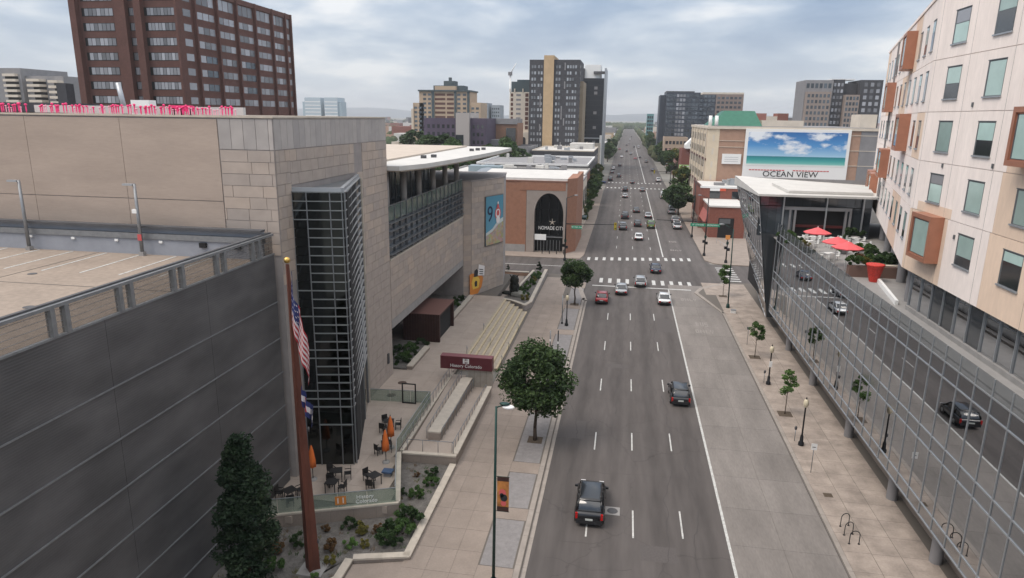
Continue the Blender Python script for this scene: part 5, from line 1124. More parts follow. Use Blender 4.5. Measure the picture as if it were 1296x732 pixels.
# --- museum roof clutter and pink decorations
tag(MB().box(-66,-54.5,60.5,66,25.8,26.7).obj('roof_unit_box', CHAR), 'long black equipment box on the museum roof', 'roof equipment')
mt_ = thing('roof_tent', 'white rounded roof structure at the far left on the museum roof', 'tent', (-68,61,25.7)); MB().prism([(-75,58),(-66.8,58),(-66.0,58.8),(-66.0,64),(-75,64)],25.8,26.5).obj('wall', WHITEP, mt_); MB().lathe((-70.5,61,26.5),[(4.2,0),(3.6,0.35),(0.3,0.5)],16).obj('roof', WHITE, mt_)
tag(MB().box(-53.0,-32.6,56.0,56.4,25.8,26.45).obj('roof_screen', WHITE), 'long low white screen along the museum roof edge', 'screen wall')
sm = thing('roof_stack', 'pale upright metal duct rising above the museum roof', 'duct', (-46,58,25.7)); MB().tube((-45.4,58,25.7),(-45.85,58,28.5),0.22,0.22,12).obj('duct', ALU, sm); cuboid('base_box', WHITEP, -44.4,-42.6,57.5,58.5,25.7,27.0,sm)
pk_me = MB().box(-0.05,0.05,-0.02,0.02,0.25,0.95).ball((0,0,1.0),0.13,0,6,4).box(-0.02,0.02,-0.02,0.02,0,0.25).mesh('pink_streamer', PINK, centre=False)[0]
pk_m2 = MB().box(-0.04,0.04,-0.02,0.02,0.1,0.8).ball((0,0,0.8),0.09,0,6,4).mesh('pink_streamer', PINKPALE, centre=False)[0]
rs = random.Random(9)
for i in range(150):
    x = -62+i*0.197+rs.uniform(-.1,.1); hot = rs.random() < 0.55
    if i in range(48, 55) or rs.random() < 0.12: continue
    near_ = x > -44
    o = put('pink_streamer', pk_me if hot else pk_m2, (x, 54.8, 25.72), scale=(1.0,1.0,rs.uniform(0.55,0.85)))
    tag(o, ('hot pink' if hot else 'pale pink')+' streamer hanging at the '+('right' if near_ else 'left')+' half of the museum roof edge', 'streamer', ('hot' if hot else 'pale')+' pink streamers, '+('right' if near_ else 'left')+' half of the roof edge')
rc = thing('pink_roof_cluster', 'dense hot pink cluster on the roof edge below the brown tower', 'decoration', (-38,55,25.7)); MB().box(-38.8,-36.9,55.2,55.5,26.05,26.55).obj('pink_cloth', PINK, rc)
for k in range(3): cuboid('pole', DARKIN, -38.7+k*0.8,-38.5+k*0.8,55.1,55.2,25.7,26.3,rc)
# --- white twin glass towers, stepped beige tower
for (x0,x1,zt,lb) in ((-433,-410,47.0,'pale glass twin tower on the left, stepped at its left side'),(-405,-386,47.2,'pale glass twin tower on the right, stepped at its right side')):
    t = block('pale_glass_tower', lb, 'tower', x0, x1, 900, 925, zt, mat('pale blue glass', (0.42,0.50,0.55),0.4), WHITE, group=None)
    s_ = -1 if x0 < -410 else 1; xs = x0-4 if s_ < 0 else x1
    MB().box(xs, xs+4, 902, 920, 0, zt-5).obj('stepped_bay', mat('pale blue glass b', (0.36,0.45,0.50),0.4), t)
    for i in range(8): Frame(x0,900,1,0).box('floor_band', WHITEP, 0.4, x1-x0-0.4, 0, 0.15, 10+i*4.5, 11.0+i*4.5, t)
be = thing('stepped_beige_tower', 'stepped beige residential tower with dark roofs and orange brick bays', 'apartment tower', (-110,420,0))
BE = mat('beige facade', (0.46,0.35,0.25),0.9); BD = mat('dark teal roof', (0.06,0.085,0.095),0.7)
for (x0,x1,zt,m_) in ((-131,-124,33.5,BE),(-127,-117,40.2,BE),(-117,-104,43.5,BE),(-104,-95,40.3,BE),(-95,-88.5,34.0,BE),(-133.5,-131,30,CREAM2)):
    MB().box(x0,x1,420 if m_ is BE else 424,440,0,zt).obj('wall', m_, be)
MB().prism([(-127.5,419),(-94.5,419),(-94.5,441),(-127.5,441)],40.3,41.2).obj('roof', BD, be); MB().box(-119,-100,424,436,41.2,44.0).obj('roof_tier', BD, be); MB().box(-113,-106,426,434,44.0,46.8).obj('roof_tier', BD, be); MB().box(-110.6,-109,429,431,46.8,49).obj('roof_tier', BD, be)
fb = Frame(-131,420,1,0)
for (a0,a1) in ((0.8,2.6),(3.6,5.4),(6.6,8.4),(9.6,11.4),(14.0,20.5),(21.5,25.8),(28,30),(31.5,33.5),(36.8,38.6),(39.6,41.4)):
    zt = 32 if a0 < 4 or a0 > 35.5 else 39
    z = 14.0
    while z < zt: fb.box('window', BRN_BRK if a0 > 13 and a0 < 27 else FARGLASS, a0, a1, 0, 0.1, z, z+1.3, be); z += 2.65
for (a0,a1) in ((11.9,13.6),(26.2,27.6),(34.2,35.6)): fb.box('dark_bay', BD, a0, a1, 0, 0.5, 8, 41, be)
for a in (0.2, 35.8): fb.box('trim', BE, a, a+0.4, 0, 0.5, 5, 33, be)
# hazy small towers
for (x0,x1,y,zt,lb) in ((-168,-160,560,31.0,'small hazy tower left of the stepped beige tower'),(-118,-112,560,36,'grey hazy tower just right of the stepped beige tower'),(-110,-103,565,34.5,'darker hazy tower second right of the stepped beige tower')):
    t = block('hazy_tower', lb, 'tower', x0, x1, y, y+18, zt, mat('hazy tower wall', (0.30,0.33,0.36),0.8)); windows(Frame(x0,y,1,0), t, 0.3, x1-x0-0.3, 8, zt-1, 4, 9, 0.9, 1.3)
# purple clad block with pale slab
pu = block('purple_block', 'dark purple clad apartment block left of the pale slab', 'apartment block', -78.5, -64.9, 265, 285, 24.6, PURPLE, WHITE, par=0.5)
windows(Frame(-78.5,265,1,0), pu, 1, 12.8, 9, 23.5, 6, 5, 1.0, 1.4, DARKWIN)
sb = block('pale_slab', 'pale concrete slab standing between two dark purple blocks', 'stair tower', -64.9, -59.7, 262, 280, 26.9, mat('pale concrete slab', (0.40,0.365,0.345),0.9), par=0.3)
cuboid('dark_window_strip', DARKWIN, -64.9,-61.9,261.9,262,14.5,19.0, sb)
pu2 = block('purple_block', 'dark purple clad apartment block right of the pale slab', 'apartment block', -59.7, -53.6, 264, 285, 24.7, PURPLE, WHITE, par=0.5)
windows(Frame(-59.7,264,1,0), pu2, 0.6, 5.6, 9, 23.5, 3, 5, 0.9, 1.3, DARKWIN)
b2 = block('brown_low_block', 'low brown brick block with a dark attic, between purple blocks and cream tower', 'apartment block', -54.5, -44.4, 285, 300, 23.0, mat('muted brown brick', (0.26,0.15,0.10),0.9), DGREY)
MB().box(-54,-44.6,284.5,299,23.0,25.2).obj('attic', MGREY, b2); cuboid('dark_bay', DARKWIN, -49.2,-45.2,284.3,285,15.5,21.5,b2); cuboid('pale_base', CREAM2, -54.5,-44.4,284.6,285,8,14.2,b2)
# low white and blue roofed sheds
for (x0,x1,y0,y1,z,wm,rm,lb) in ((-98,-84,240,252,11.5,WHITEP,mat('blue grey roof',(0.30,0.37,0.45),0.6),'white low building with a blue grey roof behind the museum canopy'),(-82,-70,250,262,13.5,WHITEP,WHITE,'white low building with a flat white roof among the trees'),(-104,-94,300,312,14,CREAM2,mat('pale grey roof',(0.45,0.45,0.46),0.8),'pale low building at the left behind the blue roofed shed'),(-90,-80,320,330,17.5,CREAM,DGREY,'cream three storey house with white chimneys'),(-92,-76,272,282,12.5,MGREY,mat('blue roof',(0.12,0.2,0.38),0.6),'grey shed with a strong blue roof')):
    t = block('low_building', lb, 'low building', x0,x1,y0,y1,z,wm,rm,par=0.4); windows(Frame(x0,y0,1,0), t, 0.8, x1-x0-0.8, z-4.5, z-1, 4, 1, 1.3, 1.8, DARKWIN)
    rooftop(t, x0+1, x1-3, y0+1, y1-3, z, 3, int(x0))
# --- cream tower with mansard, crane
ct = thing('cream_tower', 'cream stone apartment tower with a dark mansard roof beside the charcoal tower', 'apartment tower', (-53,330,0))
MB().box(-55.5,-45,330,350,0,37.3).obj('wall', CREAM2, ct); MB().box(-60,-45,326,350,0,19).obj('podium', CREAM2, ct); MB().box(-58.5,-55.5,329,350,0,24).obj('stepped_wing', CREAM2, ct)
MB().prism([(-54.8,330.4),(-45,330.4),(-45,349),(-54.8,349)],37.3,42.0).obj('mansard_roof', BD, ct); MB().box(-52.5,-45.5,333,346,42,43).obj('roof_top', BD, ct)
fc = Frame(-55.5,330,1,0)
windows(fc, ct, 0.2, 2.0, 20, 37, 1, 8, 1.1, 1.4, BRN_BRK); windows(fc, ct, 2.6, 5.8, 20, 37, 1, 8, 2.2, 0.9, MGREY); windows(fc, ct, 7.0, 9.4, 20, 37, 1, 8, 1.5, 1.6, BRN_BRK)
for a in (-0.1, 2.1, 6.0, 9.6): fc.box('pinnacle', CREAM2, a, a+0.5, -0.3, 0.3, 37.3, 38.8, ct)
f2 = Frame(-60,326,1,0)
for a in (2.5, 7, 11): f2.box('arched_opening', DARKWIN, a, a+2.0, 0, 0.05, 12.5, 15.8, ct); MB().tube(f2.p(a+1,0.0,15.8), f2.p(a+1,0.06,15.8), 1.0, 1.0, 14).obj('arch_head', DARKWIN, ct)
cn = thing('tower_crane', 'thin white tower crane with a raised jib behind the cream tower', 'crane', (-57.8,345,0))
MB().tube((-57.8,345,20),(-57.8,345,46.5),0.45,0.45,6).obj('mast', WHITEP, cn); MB().tube((-57.8,345,46.5),(-55.0,345,51.3),0.35,0.2,6).obj('jib', WHITEP, cn); cuboid('cab', MGREY, -58.8,-57.0,344,346,45.6,47.2,cn)
# --- charcoal tower with ochre shaft
bk = thing('charcoal_tower', 'tall charcoal tower with a full height ochre panel on its front', 'tower', (-33,320,0))
MB().box(-44.9,-22.1,320,345,-0.5,51.0).obj('wall', CHAR, bk); cuboid('ochre_shaft', OCHRE, -38.3,-33.8,319.0,320,10,52.8,bk); MB().box(-38.3,-33.8,320,340,51,52.8).obj('roof_block', OCHRE, bk)
MB().box(-22.1,-20.6,324,345,0,42).obj('side_bay', mat('muted ochre bay',(0.27,0.215,0.15),0.85), bk)
fk = Frame(-44.9,320,1,0); rs = random.Random(4); PANE = mat('pale reflecting pane', (0.34,0.36,0.38), 0.2, 0.3, rand=0.5)
for r_ in range(14):
    z = 12.5 + r_*2.68
    for a in (1.0, 2.2, 3.9, 5.2, 12.0, 13.3, 17.0, 18.2, 19.4, 20.6):
        if rs.random() < 0.12: continue
        fk.box('window', PANE, a, a+0.75, 0, 0.08, z, z+1.3, bk)
    if rs.random() < 0.8: a = rs.choice((3.4, 4.9, 14.6, 15.8, 21.4)); fk.box('cladding_strip', CHARL, a, a+0.55, 0, 0.12, z-0.8, z+2.4, bk)
fks = Frame(-22.1,320,0,1)
for r_ in range(14): fks.box('window', PANE, 1.0, 3.0, 0, 0.06, 12.5+r_*2.68, 13.9+r_*2.68, bk)
bk2 = thing('dark_glass_tower', 'dark glass tower with a white edge fin and white corner frame behind the charcoal tower', 'tower', (-17,360,0))
MB().box(-26,-12.6,360,385,-0.5,45.3).obj('wall', mat('near black glass wall', (0.03,0.034,0.042),0.3,0.3), bk2); MB().box(-26,-22.5,360,380,45.3,50.0).obj('upper_block', CHAR, bk2)
MB().box(-22.5,-14.6,361,378,45.3,51.8).obj('white_crown', WHITEP, bk2); MB().box(-18.0,-12.4,359.5,363,47.4,48.6).obj('canopy', DGREY, bk2); cuboid('edge_fin', ALU, -12.6,-11.7,359.6,384,0,50.2,bk2)
fd = Frame(-26,360,1,0)
for r_ in range(16):
    z = 6+r_*2.42
    for a in ([0.3+k*0.95 for k in range(4)] if True else []): fd.box('window', DARKWIN, a+1.2, a+1.95, 0, 0.05, z, z+1.5, bk2)
    if r_ in (3,6,9,13,14): fd.box('pale_pane', CHARL, 8.6, 10.2, 0, 0.06, z, z+1.4, bk2)
    fd.box('floor_line', CHAR, 0.2, 13.2, 0, 0.07, z+1.95, z+2.1, bk2)
fd.box('podium_bar', ALU, 1.5, 13.4, 0, 1.2, 15.6, 16.2, bk2)
# --- left street: brick corner building with arch
ab = thing('arch_brick_building', 'orange brick corner building with a big dark arched opening in a concrete surround', 'shop building', (-22,143,0))
AY = 131.5; pA = [(-34,AY),(-10.6,AY),(-9.0,134.5),(-8.9,152),(-34,152)]
MB().prism([(-34,AY),(-18.6,AY),(-18.6,151.9),(-34,151.9)], 0, 13.9).obj('wall', ORG_BRK, ab)
# arch surround built as a ring of voussoir-like quads round the opening
ax, aw, zs_, az = -14.15, 2.85, 7.6, 4.2     # centre x, half width, spring, rise
arc = [(ax-aw, 0.2)] + [(ax-aw*math.cos(t*PI/16), zs_+az*math.sin(t*PI/16)) for t in range(17)] + [(ax+aw, 0.2)]
mb = MB(); n = len(arc)
outer = [(-18.55, 0.0)] + [(max(-18.55,min(-10.7,ax-12*math.cos(t*PI/16))), min(13.9, zs_+9*math.sin(t*PI/16)) if 0 < t < 16 else zs_) for t in range(17)] + [(-10.7, 0.0)]
outer[1] = (-18.55, zs_); outer[-2] = (-10.7, zs_)
for i in range(2, n-2): outer[i] = (ax+(arc[i][0]-ax)*1.0, 13.9) if 3 < i < n-4 else outer[i]
outer[2] = (-18.55, 10.5); outer[3] = (-18.55, 13.9); outer[n-3] = (-10.7, 10.5); outer[n-4] = (-10.7, 13.9)
for i in range(n-1):
    a, b_, c_, d_ = arc[i], arc[i+1], outer[i+1], outer[i]
    for yy0, yy1 in ((AY-0.02, AY+2.0),):
        mb.add([(a[0],yy0,a[1]),(b_[0],yy0,b_[1]),(c_[0],yy0,c_[1]),(d_[0],yy0,d_[1])], [(0,1,2,3)]); mb.add([(a[0],yy0,a[1]),(b_[0],yy0,b_[1]),(b_[0],yy1,b_[1]),(a[0],yy1,a[1])], [(3,2,1,0)])
mb.obj('arch_surround', mat('arch concrete', (0.31,0.265,0.235),0.9,ns=1,na=0.1), ab)
MB().box(-18.55,-10.7,AY+2.0,151.9,0,13.9).obj('arch_glazing', mat('near black arch glazing',(0.012,0.014,0.016),0.35,spec=0.3), ab)
for xx in (-15.9,-14.15,-12.4): cuboid('arch_mullion', BLACKM, xx-0.06,xx+0.06,AY+0.8,AY+2.0,3.3,11.3,ab)
for zq in (3.4,5.9,8.4): cuboid('arch_transom', BLACKM, -17.0,-11.3,AY+0.79,AY+0.88,zq,zq+0.12,ab)
MB().prism([(-10.7,AY),(-9.0,134.5),(-8.9,151.9),(-10.69,151.9)],0,14.6).obj('corner_pier', ORG_BRK, ab)
MB().box(-19.9,-11.0,AY-0.06,AY-0.02,12.3,13.9).obj('brick_frieze', ORG_BRK, ab); MB().box(-34,-18.7,AY-0.05,AY,0.0,1.6).obj('stone_plinth', CONC, ab)
MB().box(-34.1,-10.5,AY-0.1,AY+0.35,13.9,14.15).obj('coping', mat('brick cap', (0.20,0.10,0.07),0.8), ab); MB().prism([(-33,132.5),(-11,132.5),(-9.6,135),(-9.5,151),(-33,151)],13.9,14.0).obj('roof', mat('grey brown roof', (0.28,0.25,0.23),0.9,ns=1), ab)
MB().prism([(-29,137),(-9.8,137),(-9.8,150),(-29,150)],14.0,14.6,z1s=[14.15,14.15,14.9,14.9]).obj('white_roof', WHITE, ab)
put_text('NOMADE CITY', 1.0, WHITEP, (-13.7,AY+0.7,4.9), ab, sx=0.75)
stt = MB()
for k in range(5): a = k*2*PI/5; stt.tube((-13.5,AY+0.7,6.1),(-13.5+0.7*math.cos(a+PI/2),AY+0.7,6.1+0.7*math.sin(a+PI/2)),0.10,0.03,4)
stt.obj('star_emblem', CREAM2, ab)
cuboid('white_awning_panel', WHITEP, -16.9,-14.6,AY+0.2,AY+0.5,2.6,3.7,ab); cuboid('door_transom', GALV, -14.6,-11.4,AY+0.5,AY+0.6,3.1,3.3,ab)
for k in range(9): cuboid('gate_bar', GALV, -16.9+k*0.62,-16.82+k*0.62,AY+0.3,AY+0.38,0.2,2.6,ab)
for k in range(4): cuboid('bollard', BLACKM, -15.2+k*1.4,-15.05+k*1.4,AY-1.2,AY-1.05,0.1,1.1,ab)
do = thing('roof_dome', 'grey glass dome on the low roof beside the brick corner building', 'dome', (-31.5,158,10)); MB().lathe((-31.5,158,12.1),[(3.4,0),(3.2,0.8),(2.6,1.5),(1.6,2.1),(0.2,2.4)],20).obj('dome_shell', mat('grey dome',(0.22,0.25,0.28),0.4), do); MB().lathe((-31.5,158,11.6),[(3.6,0),(3.6,0.5)],20).obj('dome_ring', CONC, do)
tag(MB().box(-27,-13.5,154,156,12.4,14.7).obj('dark_roof_screen', DGREY), 'dark long plant screen on the roof behind the arch building', 'roof equipment')
# concrete-sided shop, white roofs, dark storefronts
L1b = block('white_roofed_shop', 'shop block with white roof and concrete street side behind the brick corner building', 'shop building', -44, -9.4, 153.5, 176, 11.6, CREAM2, WHITE, par=0.4, parmat=MGREY)
windows(Frame(-9.4,153.5,0,1), L1b, 0.5, 22, 4, 10.5, 3, 1, 4.8, 4.6, DARKWIN); rooftop(L1b, -40,-14,156,172,11.6,14,3)
cuboid('blue_grey_unit', mat('blue grey unit',(0.24,0.30,0.33),0.6), -38,-30,166,170,11.6,14.2,L1b)
L2b = block('long_white_roof', 'long flat white roofed block with rows of roof units on the left of the avenue', 'shop building', -48, -10.2, 178, 206, 11.0, RED_BRK, WHITE, par=0.5, parmat=CONC)
windows(Frame(-10.2,178,0,1), L2b, 0.5, 27, 1.0, 9.5, 6, 2, 3.2, 2.8, DARKWIN, sill=GREENM); rooftop(L2b, -44,-14,181,202,11.0,24,5)
L3b = block('grey_brick_shops', 'dark fronted shop row with grey roof further along the left side', 'shop building', -46, -11.2, 212, 258, 11.6, DGREY, MGREY, par=0.6, parmat=WHITEP)
windows(Frame(-11.2,212,0,1), L3b, 0.5, 45, 1.0, 10, 9, 2, 3.6, 2.8, DARKWIN); rooftop(L3b, -42,-14,215,250,11.6,12,6)
for k,(y0,y1,m_) in enumerate(((156,160,GREENM),(182,188,GREENM),(220,226,DGREY))): MB().prism([(-9.3,y0),(-8.2,y0),(-8.2,y1),(-9.3,y1)] if k==0 else [(-10.1-(k-1)*1.0,y0),(-9.0-(k-1)*1.0,y0),(-9.0-(k-1)*1.0,y1),(-10.1-(k-1)*1.0,y1)],3.4,3.9).obj('awning', m_, (L1b,L2b,L3b)[k])
L4b = block('grey_garage_block', 'grey concrete block in front of the charcoal tower base', 'building', -62, -38, 272, 296, 14.2, MGREY, DGREY, par=0.4); MB().box(-58,-50,274,284,14.2,17).obj('stair_core', MGREY, L4b)
L5b = block('dark_podium', 'dark podium with green edge and white roof at the foot of the charcoal tower', 'building', -37, -12.5, 275, 318, 13.0, CHAR, WHITE, par=0.4, parmat=CREAM2)
windows(Frame(-12.5,275,0,1), L5b, 1, 42, 1.5, 12, 8, 2, 3.6, 3.2, PALEGLASS); rooftop(L5b, -34,-16,278,310,13.0,10,8); MB().box(-24,-14,300,314,13,15.2).obj('white_roof_block', WHITE, L5b)
L6b = block('cream_gate_building', 'cream building with tall pier at the kerb past the charcoal tower', 'building', -20, -12.8, 345, 400, 13.5, CREAM2, MGREY); MB().box(-13.4,-12.4,352,356,0,17.5).obj('tall_pier', WHITEP, L6b)
windows(Frame(-12.8,345,0,1), L6b, 1, 54, 1.5, 12.5, 9, 3, 3, 2.2, DARKWIN)

# --- right street
ap = thing('apartment_block', 'beige and brown apartment block carrying a huge ocean billboard', 'apartment block', (42,205,0))
MB().box(21.2,64,190,238,-0.5,23.6).obj('wall', TAN_BRK, ap); MB().box(21.07,24.0,189.9,238.1,-0.5,23.65).obj('cream_corner', CREAM, ap)
MB().box(20.8,64,189.6,238.4,23.65,24.3).obj('cornice', CREAM2, ap); MB().box(22,63,191,237,24.3,24.45).obj('roof', MGREY, ap)
fa = Frame(21.2,190,1,0)
for z in (19.0, 20.6): fa.box('string_course', CREAM2, 2.9, 10.0, 0, 0.15, z, z+0.12, ap)
for z in (11.0, 14.8, 18.6, 22.4): fa.box('string_course', CREAM2, 34.6, 42.8, 0, 0.15, z, z+0.15, ap)
fa.box('grey_wing', MGREY, 37.6, 42.8, 0, 0.1, 0, 23.6, ap)
fw = Frame(21.07,238,0,-1)
windows(fw, ap, 1, 47.5, 2.5, 23, 12, 6, 1.5, 1.9, DARKWIN, depth=0.1)
for k in (6, 14, 22, 30, 38, 46): fw.box('pier', CREAM2, k-0.4, k+0.4, 0, 0.35, 0, 23.6, ap)
for z in (8.5, 15.5): fw.box('string_course', BRN_BRK, 0, 48, 0, 0.2, z, z+0.5, ap)
windows(Frame(21.07,189.9,1,0), ap, 0.2, 2.8, 2.5, 23, 1, 6, 0.5, 1.6, CREAM2, depth=0.02)
gr = MB(); gr.add([(22,195,24.4),(35.4,195,24.4),(35.4,212,24.4),(22,212,24.4),(26,200,28.4),(34,200,28.4),(34,207,28.4),(26,207,28.4)], [(0,1,5,4),(1,2,6,5),(2,3,7,6),(3,0,4,7),(4,5,6,7)]); gr.obj('green_hip_roof', GREENROOF, ap)
MB().box(35.5,46,196,204,24.4,26.0).obj('penthouse', CREAM2, ap); MB().box(60,64,196,204,24.4,27.8).obj('penthouse', CREAM2, ap)
for x in (21.6, 23.2): MB().tube((x,192,24.3),(x,192,27.0),0.5,0.45,10).obj('white_turret', WHITEP, ap)
# billboard
bb_ = thing('ocean_billboard', 'huge billboard of blue sky, clouds and green sea with OCEAN VIEW lettering', 'billboard', (43.4,189.6,11))
fbb = Frame(30.5,189.7,1,0); BW = 25.8
fbb.box('board', WHITEP, 0, BW, -0.1, 0.35, 10.6, 23.85, bb_)
om, ot, op = new_mat('ocean and cloud print'); g_ = N('ShaderNodeNewGeometry', ot); sp_ = N('ShaderNodeSeparateXYZ', ot); ot.links.new(g_.outputs['Position'], sp_.inputs[0]); op.inputs['Roughness'].default_value = 0.7
nz = N('ShaderNodeTexNoise', ot); nz.inputs['Scale'].default_value = 0.16; nz.inputs['Detail'].default_value = 8; nz.inputs['Roughness'].default_value = 0.55
mp = N('ShaderNodeMapping', ot); mp.inputs['Scale'].default_value = (0.8,1,1.7); mp.inputs['Location'].default_value = (3.3,0,1.2); ot.links.new(g_.outputs['Position'], mp.inputs[0]); ot.links.new(mp.outputs[0], nz.inputs['Vector'])
c1 = N('ShaderNodeValToRGB', ot); c1.color_ramp.elements[0].position = 0.47; c1.color_ramp.elements[0].color = (0,0,0,1); c1.color_ramp.elements[1].position = 0.57; c1.color_ramp.elements[1].color = (1,1,1,1); ot.links.new(nz.outputs['Fac'], c1.inputs[0])
def zr(a, b_):
    n = N('ShaderNodeMapRange', ot); n.inputs['From Min'].default_value = a; n.inputs['From Max'].default_value = b_; ot.links.new(sp_.outputs[2], n.inputs['Value']); return n.outputs[0]
rs_ = N('ShaderNodeValToRGB', ot); e = rs_.color_ramp.elements; e[0].position = 0; e[0].color = (0.36,0.58,0.75,1); e[1].position = 1; e[1].color = (0.03,0.15,0.40,1); k_ = e.new(0.45); k_.color = (0.08,0.28,0.58,1); ot.links.new(zr(17, 23), rs_.inputs[0])
m1 = N('ShaderNodeMixRGB', ot); ot.links.new(c1.outputs[0], m1.inputs[0]); ot.links.new(rs_.outputs[0], m1.inputs[1]); m1.inputs[2].default_value = (0.78,0.82,0.86,1)
sea = N('ShaderNodeValToRGB', ot); e = sea.color_ramp.elements; e[0].position = 0; e[0].color = (0.78,0.78,0.74,1); e[1].position = 1; e[1].color = (0.02,0.20,0.24,1)
for ps, cc in ((0.10,(0.62,0.72,0.68,1)),(0.22,(0.18,0.50,0.45,1)),(0.6,(0.05,0.34,0.33,1))): k_ = e.new(ps); k_.color = cc
ot.links.new(zr(14.6, 16.9), sea.inputs[0])
gt = N('ShaderNodeMath', ot, operation='GREATER_THAN'); ot.links.new(sp_.outputs[2], gt.inputs[0]); gt.inputs[1].default_value = 16.95
m2 = N('ShaderNodeMixRGB', ot); ot.links.new(gt.outputs[0], m2.inputs[0]); ot.links.new(sea.outputs[0], m2.inputs[1]); ot.links.new(m1.outputs[0], m2.inputs[2]); ot.links.new(m2.outputs[0], op.inputs['Base Color'])
fbb.box('picture_print', om, 0.75, BW-0.75, 0.35, 0.40, 14.55, 23.1, bb_)
for k in range(26):
    if k in (12,13): continue
    fbb.box('small_print_line', RINK, 1.6+k*0.75+(0.5 if k>12 else 0), 1.6+k*0.75+0.62+(0.5 if k>12 else 0), 0.35, 0.38, 13.25, 13.5, bb_)
put_text('OCEAN VIEW', 2.0, DARKIN, (30.5+BW/2-0.9,189.3,12.35), bb_, sx=1.12)
sbb = thing('small_white_billboard', 'small white billboard on the brown wall left of the ocean billboard', 'billboard', (27.3,189.8,14.9))
cuboid('board', WHITEP, 25.1,29.9,189.6,189.95,14.7,17.3,sbb)
for k in range(3): cuboid('faint_line', GALV, 25.7,29.2,189.58,189.6,15.3+k*0.55,15.36+k*0.55,sbb)
# red brick shop with porch
rb_ = thing('red_brick_shop', 'red brick corner shop with white roofs on the right beyond the junction', 'shop building', (23,168,0))
MB().box(18.4,30,172,190,0,10.1).obj('wall', RED_BRK, rb_); MB().box(18.7,30,172.3,189,10.1,10.16).obj('roof', WHITE, rb_); MB().box(18.3,30,171.9,172.3,9.9,10.4).obj('cornice', WHITEP, rb_); MB().box(18.3,18.7,172.3,190,9.9,10.4).obj('cornice', BRN_BRK, rb_)
MB().box(19.3,27,158,172,0,7.0).obj('porch_wall', RED_BRK, rb_); MB().box(19.1,27.2,157.8,172,7.0,7.35).obj('porch_roof', WHITE, rb_)
fr_ = Frame(18.4,172,1,0); fr_.box('window', DARKWIN, 2.2,4.6,0,0.06,7.45,9.2,rb_); fr_.box('window', DARKWIN, 7.4,9.4,0,0.06,7.45,9.2,rb_)
fr_.box('white_signboard', WHITEP, 2.2,4.5,0.02,0.12,9.25,9.85,rb_); fr_.box('red_signboard', mat('orange red sign',(0.60,0.10,0.05),0.6), 4.5,5.9,0.02,0.12,9.25,9.85,rb_)
fp_ = Frame(19.3,158,1,0); fp_.box('dark_doorway', DARKIN, 2.0,5.4,0,0.05,0.1,4.6,rb_); fp_.box('lattice', WINFRAME, 2.2,4.6,0.05,0.1,3.4,4.4,rb_)
MB().prism([(18.5,160),(19.28,160),(19.28,188),(18.5,188)],3.0,3.1,z1s=[3.2,5.4,5.4,3.2]).obj('red_awning', mat('faded red awning',(0.38,0.12,0.10),0.8), rb_)
windows(Frame(18.4,190,0,-1), rb_, 1, 17, 0.6, 3.0, 4, 1, 3, 2.2, DARKWIN)
rooftop(rb_, 22,28,176,186,10.1,6,12)
# beyond the apartment block
gb_ = block('pale_green_building', 'pale green walled small building with a dormer roof past the beige block', 'low building', 20.5, 27, 262, 275, 8.4, GREENWALL, MGREY)
br2 = block('brick_row', 'dark red brick row with a white gabled shed on top', 'building', 21.5, 34, 278, 292, 14.2, mat('dark red brick',(0.20,0.075,0.06),0.9), DGREY)
ch = MB(); ch.add([(22.6,276.6,15),(27.4,276.6,15),(27.4,276.6,17.2),(25.0,276.6,18.9),(22.6,276.6,16.4),(22.6,284,15),(27.4,284,15),(27.4,284,17.2),(25.0,284,18.9),(22.6,284,16.4)], [(0,1,2,3,4),(9,8,7,6,5),(1,6,7,2),(2,7,8,3),(3,8,9,4),(4,9,5,0)]); ch.obj('white_gable', WHITEP, br2); cuboid('window', DARKWIN, 24.3,25.5,276.5,276.6,15.8,16.8,br2)
lw_ = block('tan_podium', 'tan low building with a band of dark windows below the dark glass tower', 'building', 21, 34, 405, 420, 15.5, mat('tan wall',(0.42,0.32,0.24),0.9), MGREY); windows(Frame(21,405,1,0), lw_, 0.5, 12.5, 3, 15, 6, 3, 1.4, 1.8, DARKWIN)
pb = block('pink_brick_shops', 'row of low pinkish brick shops on the far right kerb', 'building', 22.5, 34, 340, 395, 9.5, mat('pinkish brick',(0.33,0.19,0.16),0.9), MGREY); windows(Frame(22.5,395,0,-1), pb, 1, 54, 1, 9, 9, 2, 3, 2, DARKWIN)
dk = thing('dark_curtain_wall_tower', 'wide dark blue glass tower with pale centre panes on the right of the avenue', 'tower', (30,460,0))
DB_ = mat('blue black wall',(0.06,0.07,0.09),0.5,0.3)
MB().box(23,43.5,450,480,0,42.0).obj('wall', DB_, dk); MB().box(13.0+10,40.0,452,478,42.0,42.8).obj('roof', DGREY, dk); MB().box(43.5,53.5,455,480,0,41).obj('east_wing', DB_, dk); 
MB().box(12.5+7,23,456,480,0,40.5).obj('west_wing', DB_, dk)
fdk = Frame(19.5,450,1,0)
for r_ in range(13):
    z = 8+r_*2.6
    for k in range(10): fdk.box('window', PALEGLASS if 3 <= k <= 5 else FARGLASS, 4.0+k*1.95, 5.4+k*1.95, 0, 0.08, z, z+1.7, dk)
    for k in range(4): fdk.box('window', FARGLASS, 24.4+k*2.4, 26.1+k*2.4, -5, -4.92, z, z+1.7, dk)
bq = block('brown_slab_block', 'brown brick slab block with square windows right of the dark glass tower', 'apartment tower', 52, 80, 520, 545, 43.5, mat('taupe brick',(0.25,0.19,0.165),0.9), CREAM2, par=1.2, parmat=CREAM2)
windows(Frame(52,520,1,0), bq, 1, 27, 14, 42.5, 9, 9, 1.9, 1.6, FARGLASS)
